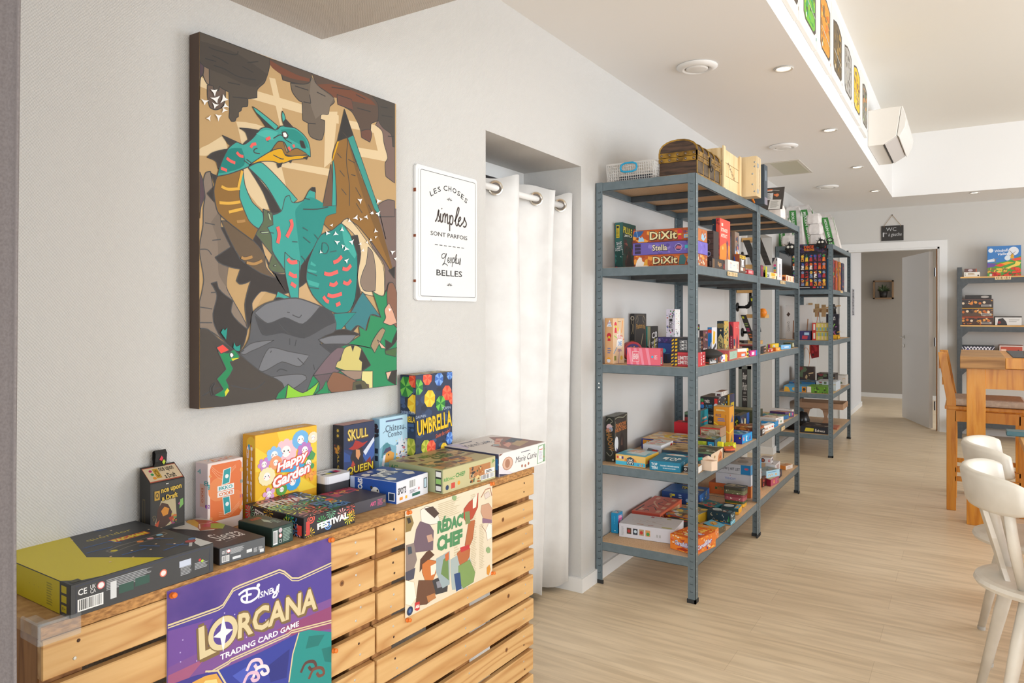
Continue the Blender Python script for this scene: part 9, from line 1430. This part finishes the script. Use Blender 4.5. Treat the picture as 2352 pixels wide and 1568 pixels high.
fb('upright landscape game box with a windmill and red flower fields',z4_,9.15,wa,wb,.07,.325,['#3A78B8',None,None,'#E8E4DC'],dict(L=[('r',0,.4,1,1,'#3A7CC0'),('p',[(0,.72),(0,.55),(.2,.6),(.25,.5),(0,.48)],'#DCE4EC'),('c',.78,.82,.14,'#E4E6EC'),('c',.7,.72,.1,'#DCE2EA'),('c',.1,.86,.07,'#E8ECF0'),('c',.6,.6,.08,'#DCE4EA'),('p',[(0,.45),(.3,.46),(.6,.5),(1,.66),(1,0),(0,0)],'#4E9A34'),('p',[(0,.45),(.3,.43),(.2,.32),(0,.3)],'#6A4A9A'),('p',[(.22,.36),(.4,.44),(.6,.4),(.4,.32)],'#E84A2A'),('p',[(.4,.42),(.6,.48),(.8,.45),(.55,.38)],'#F0A81E'),('p',[(.7,.56),(1,.62),(1,.52),(.8,.5)],'#E8502E'),('p',[(.85,.5),(1,.45),(.95,.35),(.75,.3),(.4,.14),(.2,.14),(.5,.26),(.82,.4)],'#F0D05A'),('B',5,30,['#5A8A2E','#C8A03A','#8A6A3A','#E8B83A'],0,.12,.6,.3,.05),('B',6,60,['#D8281E','#E84A2A','#B81E1A','#3A6A24'],.1,0,1,.16,.05),('B',8,24,['#D8281E','#E84A2A'],.7,.1,1,.3,.05),('p',[(.68,.58),(.7,.68),(.74,.76),(.78,.68),(.8,.58)],'#E0A81E'),('s',[(.66,.84),(.82,.66)],.012,'#6A4A34'),('s',[(.66,.66),(.84,.8)],.012,'#6A4A34'),('p',[(.21,.48),(.22,.58),(.25,.58),(.26,.48)],'#7A7A84'),('s',[(.15,.56),(.32,.6)],.01,'#8A7A74'),tx('Windmill','#E8ECF4',.42,.85,.4,.09,shear=.3,rot=4),tx('Valley','#E8ECF4',.48,.73,.34,.1,shear=.3,rot=4),('c',.1,.06,.04,'#E8D8D0')]),g)
Bh = ['#3A2A22','#D8752A','#E8C8A0','#2A2A30','#8A3A24','#E0A040']
for k,(lab_,l_,r_,h_,b_) in enumerate((('dark game box crowded with figures, lowest of four on the black rack',205,795,.088,'#4A3026'),('game box with an orange rim and figures, second lowest on the black rack',205,795,.092,'#5A4030'),('dark game box with a row of faces, third up on the black rack',205,795,.092,'#3A302C'),('narrow black game box on top of the pile on the black rack',290,765,.04,'#2A2624'))):
    z_ = z3_+sum((.088,.092,.092)[:k])+.001*k
    rb(lab_,z_,l_,r_,h_,[b_]*4,([('r',0,.92,1,1,['#C8502A','#D8A02A','#6A4A44'][k]),('B',k,26,Bh,.02,.05,.98,.85,.13)]+[('c',.08+.13*i,.5+.1*(i % 2),.15,['#E09A4A','#C86A2A','#E8D0B0','#3A2A28','#D88A3A'][(i+k) % 5],8) for i in range(7)]+[('r',.64,.1,.95,.36,'#B8B0A8'),('l',.66,.12,.94,.34,2,'#3A2A24')]) if k < 3 else [('e',.75,.5,.16,.32,'#A8A09A')])
rb('white-fronted game box with a dark rider, right on the middle board of the black rack',z3_,825,1310,.092,['#5A5048','#D8D4D0','#8A8078','#8A8078'],[('r',0,.88,1,1,'#3A342E'),('p',[(.08,0),(.12,.7),(.3,.8),(.42,.4),(.46,0)],'#2E2826'),('c',.16,.3,.16,'#8A2E2A'),('l',.52,.3,.94,.7,2,'#B0ACA8')])
rb('game box with a navy and white lattice lid edge, lower board of the black rack',z2_,218,820,.18,['#3A4A4E']*4,[('r',0,.45,1,1,'#2A2838')]+[('s',[(.1*i,.95),(.1*i+.1,.72),(.1*i+.2,.95)],.05,'#E8E4EC') for i in range(0,9)]+[('s',[(.1*i,.5),(.1*i+.1,.72),(.1*i+.2,.5)],.05,'#E8E4EC') for i in range(0,9)]+[('c',.2,.72,.1,'#2E3EA8'),('r',0,0,.1,.4,'#3A9A94'),('e',.16,.2,.06,.16,'#C8B8A0')])
rb('red and orange framed game box at the right of the lower board',z2_,905,1340,.19,['#C8A088','#D8CCC4','#B8542E','#B8542E'],[('r',.04,.1,.96,.94,'#B84A34'),('r',.4,.1,.96,.7,'#C87A24'),('p',[(.6,.5),(.8,.8),(1,.3)],'#5A2A1E'),('l',.07,.66,.36,.84,1,'#E8C0A8')])
settle()
a,b = ony(px('y',1030,1010),Yf-.001),ony(px('y',1395,955),Yf-.001); tiles(Vector((a.x,Yf+.001,a.z+.004)),Vector((b.x-a.x,0,0)),UP*.035,Vector((0,-1,0)),6,'wooden letter tiles on the front edge of the black rack top board')
# ================================================================== TABLES
def legbox(q,x0,x1,y0,y1,z0,z1,m): q.box((x0,y0,z0),(x1,y1,z1),m)
tx0,tx1,ty0,ty1,th_ = 1.545,2.75,5.33,6.3,1.055
t = thing('high_table',Vector(((tx0+tx1)/2,(ty0+ty1)/2,0)),'tall orange pine table beyond the white chairs with thick square legs','table')
RUST = woodmat('weathered_plank','#B88A54','#8A6034','#A5784A','x',.55,6)
q = MB(); q.box((tx0-.035,ty0-.04,th_-.075),(tx0+.2,ty1+.04,th_),RUST); part(q,'table_end',t,bevel=.003); q = MB(); q.box((tx0+.2,ty0-.04,th_-.07),(tx1+.04,ty1+.04,th_-.004),ORW); q.box((tx0+.24,ty0+.02,th_-.004),(tx1,ty1-.02,th_+.002),mat('#4A4C50',.6)); part(q,'table_top',t,bevel=.003)
q = MB()
for lo,hi in (((tx0+.1,ty0+.01,th_-.2),(tx1-.1,ty0+.04,th_-.075)),((tx0+.1,ty1-.04,th_-.2),(tx1-.1,ty1-.01,th_-.075)),((tx0+.01,ty0+.1,th_-.2),(tx0+.04,ty1-.1,th_-.075))): q.box(lo,hi,ORW)
part(q,'apron',t)
for x_,y_ in ((tx0,ty0),(tx1-.1,ty0),(tx0,ty1-.1),(tx1-.1,ty1-.1)): q = MB(); q.box((x_,y_,0),(x_+.1,y_+.1,th_-.075),ORW); part(q,'leg',t,bevel=.003)
q = MB(); P_ = Vector((tx0+.3,ty0+.1,th_+.024)); q.tube([P_,P_+Vector((.3,.02,.004)),P_+Vector((.55,.06,.0))],[.02,.02,.012],woodmat('dark_stick','#A5723C','#7A4E24','#956432','x'),8); tag(q.build('wooden_utensil',smooth=True),'long brown wooden utensil lying on the tall pine table','utensil')
lx0,lx1,ly0,ly1,lh = 1.755,2.7,2.55,4.17,.75
t = thing('dining_table',Vector(((lx0+lx1)/2,(ly0+ly1)/2,0)),'low orange pine plank table partly in frame behind the white chairs','table')
q = MB()
for i in range(7): q.rbox(Vector((lx0+.15*i,ly0,lh-.032)),Vector((.149,0,0)),Vector((0,ly1-ly0,0)),UP*.032,ORX,.0015)
part(q,'table_top',t); q = MB()
for lo,hi in (((lx0+.06,ly0+.06,lh-.13),(lx0+.085,ly1-.06,lh-.033)),((lx0+.06,ly1-.085,lh-.13),(lx1-.06,ly1-.06,lh-.033)),((lx0+.06,ly0+.06,lh-.13),(lx1-.06,ly0+.085,lh-.033))): q.box(lo,hi,ORW)
part(q,'apron',t)
for x_,y_ in ((lx0+.05,ly0+.05),(lx0+.05,ly1-.13),(lx1-.13,ly0+.05),(lx1-.13,ly1-.13)): q = MB(); q.box((x_,y_,0),(x_+.08,y_+.08,lh-.033),ORW); part(q,'leg',t,bevel=.003)
P_ = onz(px('A',572,775),lh); q = MB(); q.rbox(P_+Vector((0,-.05,0)),Vector((.32,.02,0)),Vector((0,.09,0)),UP*.022,mat('#3E6A74',.4),.003); tag(q.build('slate_tray'),'teal blue flat case at the far edge of the low table','case')
# ---- tall pine chair at the high table
def high_chair(x,y,rz,label):
    t = thing('high_chair',Vector((x,y,0)),label,'chair','tall pine chairs at the high table'); M = Matrix.Translation(Vector((x,y,0))) @ Matrix.Rotation(rz,4,'Z')
    def P(*v): return M @ Vector(v)
    # local: seat faces +x, back at x=0
    for sy in (-.2,.2):
        q = MB(); w_ = .032 if sy < 0 else -.032
        pr = [(0,0),(.055,0),(.06,.45),(.055,.74),(-.0,1.06),(-.05,1.06),(-.0,.74),(.0,.4)]
        q.prism([P(a,sy,c_) for a,c_ in pr],M.to_3x3() @ Vector((0,-w_ if sy > 0 else w_,0)),ORW); part(q,'leg',t,bevel=.003)
        q = MB(); q.prism([P(.4,sy,0),P(.45,sy,0),P(.45,sy,.66),P(.4,sy,.66)],M.to_3x3() @ Vector((0,w_,0)),ORW); part(q,'leg',t,bevel=.003)
        for z_ in (.2,.26,.6): q = MB(); q.obox(P(.05,sy,z_),M.to_3x3() @ Vector((.36,0,0)),M.to_3x3() @ Vector((0,w_*.7,0)),UP*(.03 if z_ < .5 else .07),ORW); part(q,'stretcher',t)
    q = MB(); q.obox(P(-.01,-.21,.68),M.to_3x3() @ Vector((.47,0,0)),M.to_3x3() @ Vector((0,.42,0)),UP*.022,ORW); part(q,'seat',t,bevel=.003)
    q = MB()
    for z_,h_ in ((.84,.05),(.95,.1)): q.obox(P(-.01-.17*(z_-.74),-.17,z_),M.to_3x3() @ Vector((.02,0,0)),M.to_3x3() @ Vector((0,.34,0)),UP*h_,ORW)
    part(q,'back_rail',t)
    q = MB(); q.obox(P(.015,-.195,.703),M.to_3x3() @ Vector((.43,0,0)),M.to_3x3() @ Vector((0,.39,0)),UP*.05,nmat('linen_cushion','#CDBFAE','#DDD0BF',.9,nscale=60)); o = part(q,'cushion',t,bevel=.018)
high_chair(1.43,5.86,0.0,'tall pine chair with a beige seat cushion left of the high table')
high_chair(2.24,5.02,math.pi/2+.1,'tall pine chair at the right picture edge, its back post before the high table')
# ---- white farmhouse chairs
def white_chair(x,y,rz,label):
    t = thing('farmhouse_chair',Vector((x,y,0)),label,'chair','white painted farmhouse chairs'); M = Matrix.Translation(Vector((x,y,0))) @ Matrix.Rotation(rz,4,'Z')
    def P(a,b,c): return M @ Vector((a,b,c))
    q = MB(); n_ = 56; o1 = []
    for i in range(n_):
        a = 6.283*i/n_; r_ = .2*(1+.06*math.cos(2*a)); o1.append((r_*1.02*math.cos(a)+.02*math.cos(a)**3,r_*1.05*math.sin(a)))
    lay = [(.86,.428),(.97,.436),(1,.448),(.98,.460),(.9,.463)]
    vs = [P(u*k,v*k,z_) for k,z_ in lay for u,v in o1]
    q.add(vs,[(r_*n_+i,r_*n_+(i+1) % n_,(r_+1)*n_+(i+1) % n_,(r_+1)*n_+i) for r_ in range(4) for i in range(n_)]+[tuple(range(n_))[::-1],tuple(range(4*n_,5*n_))],CHW); part(q,'seat',t)
    for a,b in ((-.11,.12),(-.11,-.12),(.12,.12),(.12,-.12)):
        q = MB(); q.tube([P(a,b,.435),P(a*1.25,b*1.2,.3),P(a*1.75,b*1.5,.012)],[.02,.021,.0135],CHW,12); p = part(q,'leg',t,smooth=True); q = MB(); q.tube([P(a*1.75,b*1.5,0),P(a*1.75,b*1.5,.014)],.015,mat('#B8B4AC',.4),12); q.build('foot_pad',p,Vector(t['_o']))
    # curved top rail: arc bulging backwards (-x)
    q = MB(); N1 = 22; vs = []
    def arc(k,off): a = -1.12+2.24*k/(N1-1); R_ = .235-off; return (.035-R_*math.cos(a)*1.0,R_*1.08*math.sin(a))
    prof = [(0,.70),(-.004,.712),(-.004,.80),(.004,.815),(.018,.818),(.026,.808),(.026,.705),(.018,.694)]
    for k in range(N1):
        sc = 1-.35*abs(2*k/(N1-1)-1)**6
        for off,z_ in prof: u,v = arc(k,off); zz = .757+(z_-.757)*sc; vs.append(P(u-.06*(zz-.45)/.35-.01,v,zz))
    m_ = len(prof); q.add(vs,[(k*m_+i,k*m_+(i+1) % m_,(k+1)*m_+(i+1) % m_,(k+1)*m_+i) for k in range(N1-1) for i in range(m_)]+[tuple(range(m_))[::-1],tuple((N1-1)*m_+i for i in range(m_))],CHW); part(q,'back_rail',t,smooth=True)
    # wavy splat and side spindles
    q = MB(); ws = [(.46,.05),(.5,.042),(.55,.058),(.6,.066),(.65,.06),(.70,.055),(.75,.06)]
    L1 = [P(-.155-.085*(z_-.46)/.3,w_,z_) for z_,w_ in ws]; L2 = [P(-.155-.085*(z_-.46)/.3,-w_,z_) for z_,w_ in ws][::-1]; q.prism(L1+L2,M.to_3x3() @ Vector((.015,0,0)),CHW); part(q,'splat',t,bevel=.002)
    for s_ in (-1,1): q = MB(); q.tube([P(-.12,s_*.12,.455),P(-.15,s_*.16,.6),P(-.172,s_*.185,.745)],[.013,.017,.015],CHW,10,True,.7); part(q,'spindle',t,smooth=True)
white_chair(1.80,2.86,.12,'nearer white painted wooden chair with a curved back rail, at the right edge')
white_chair(1.80,3.42,.05,'farther white painted wooden chair, its worn back rail above the nearer one')
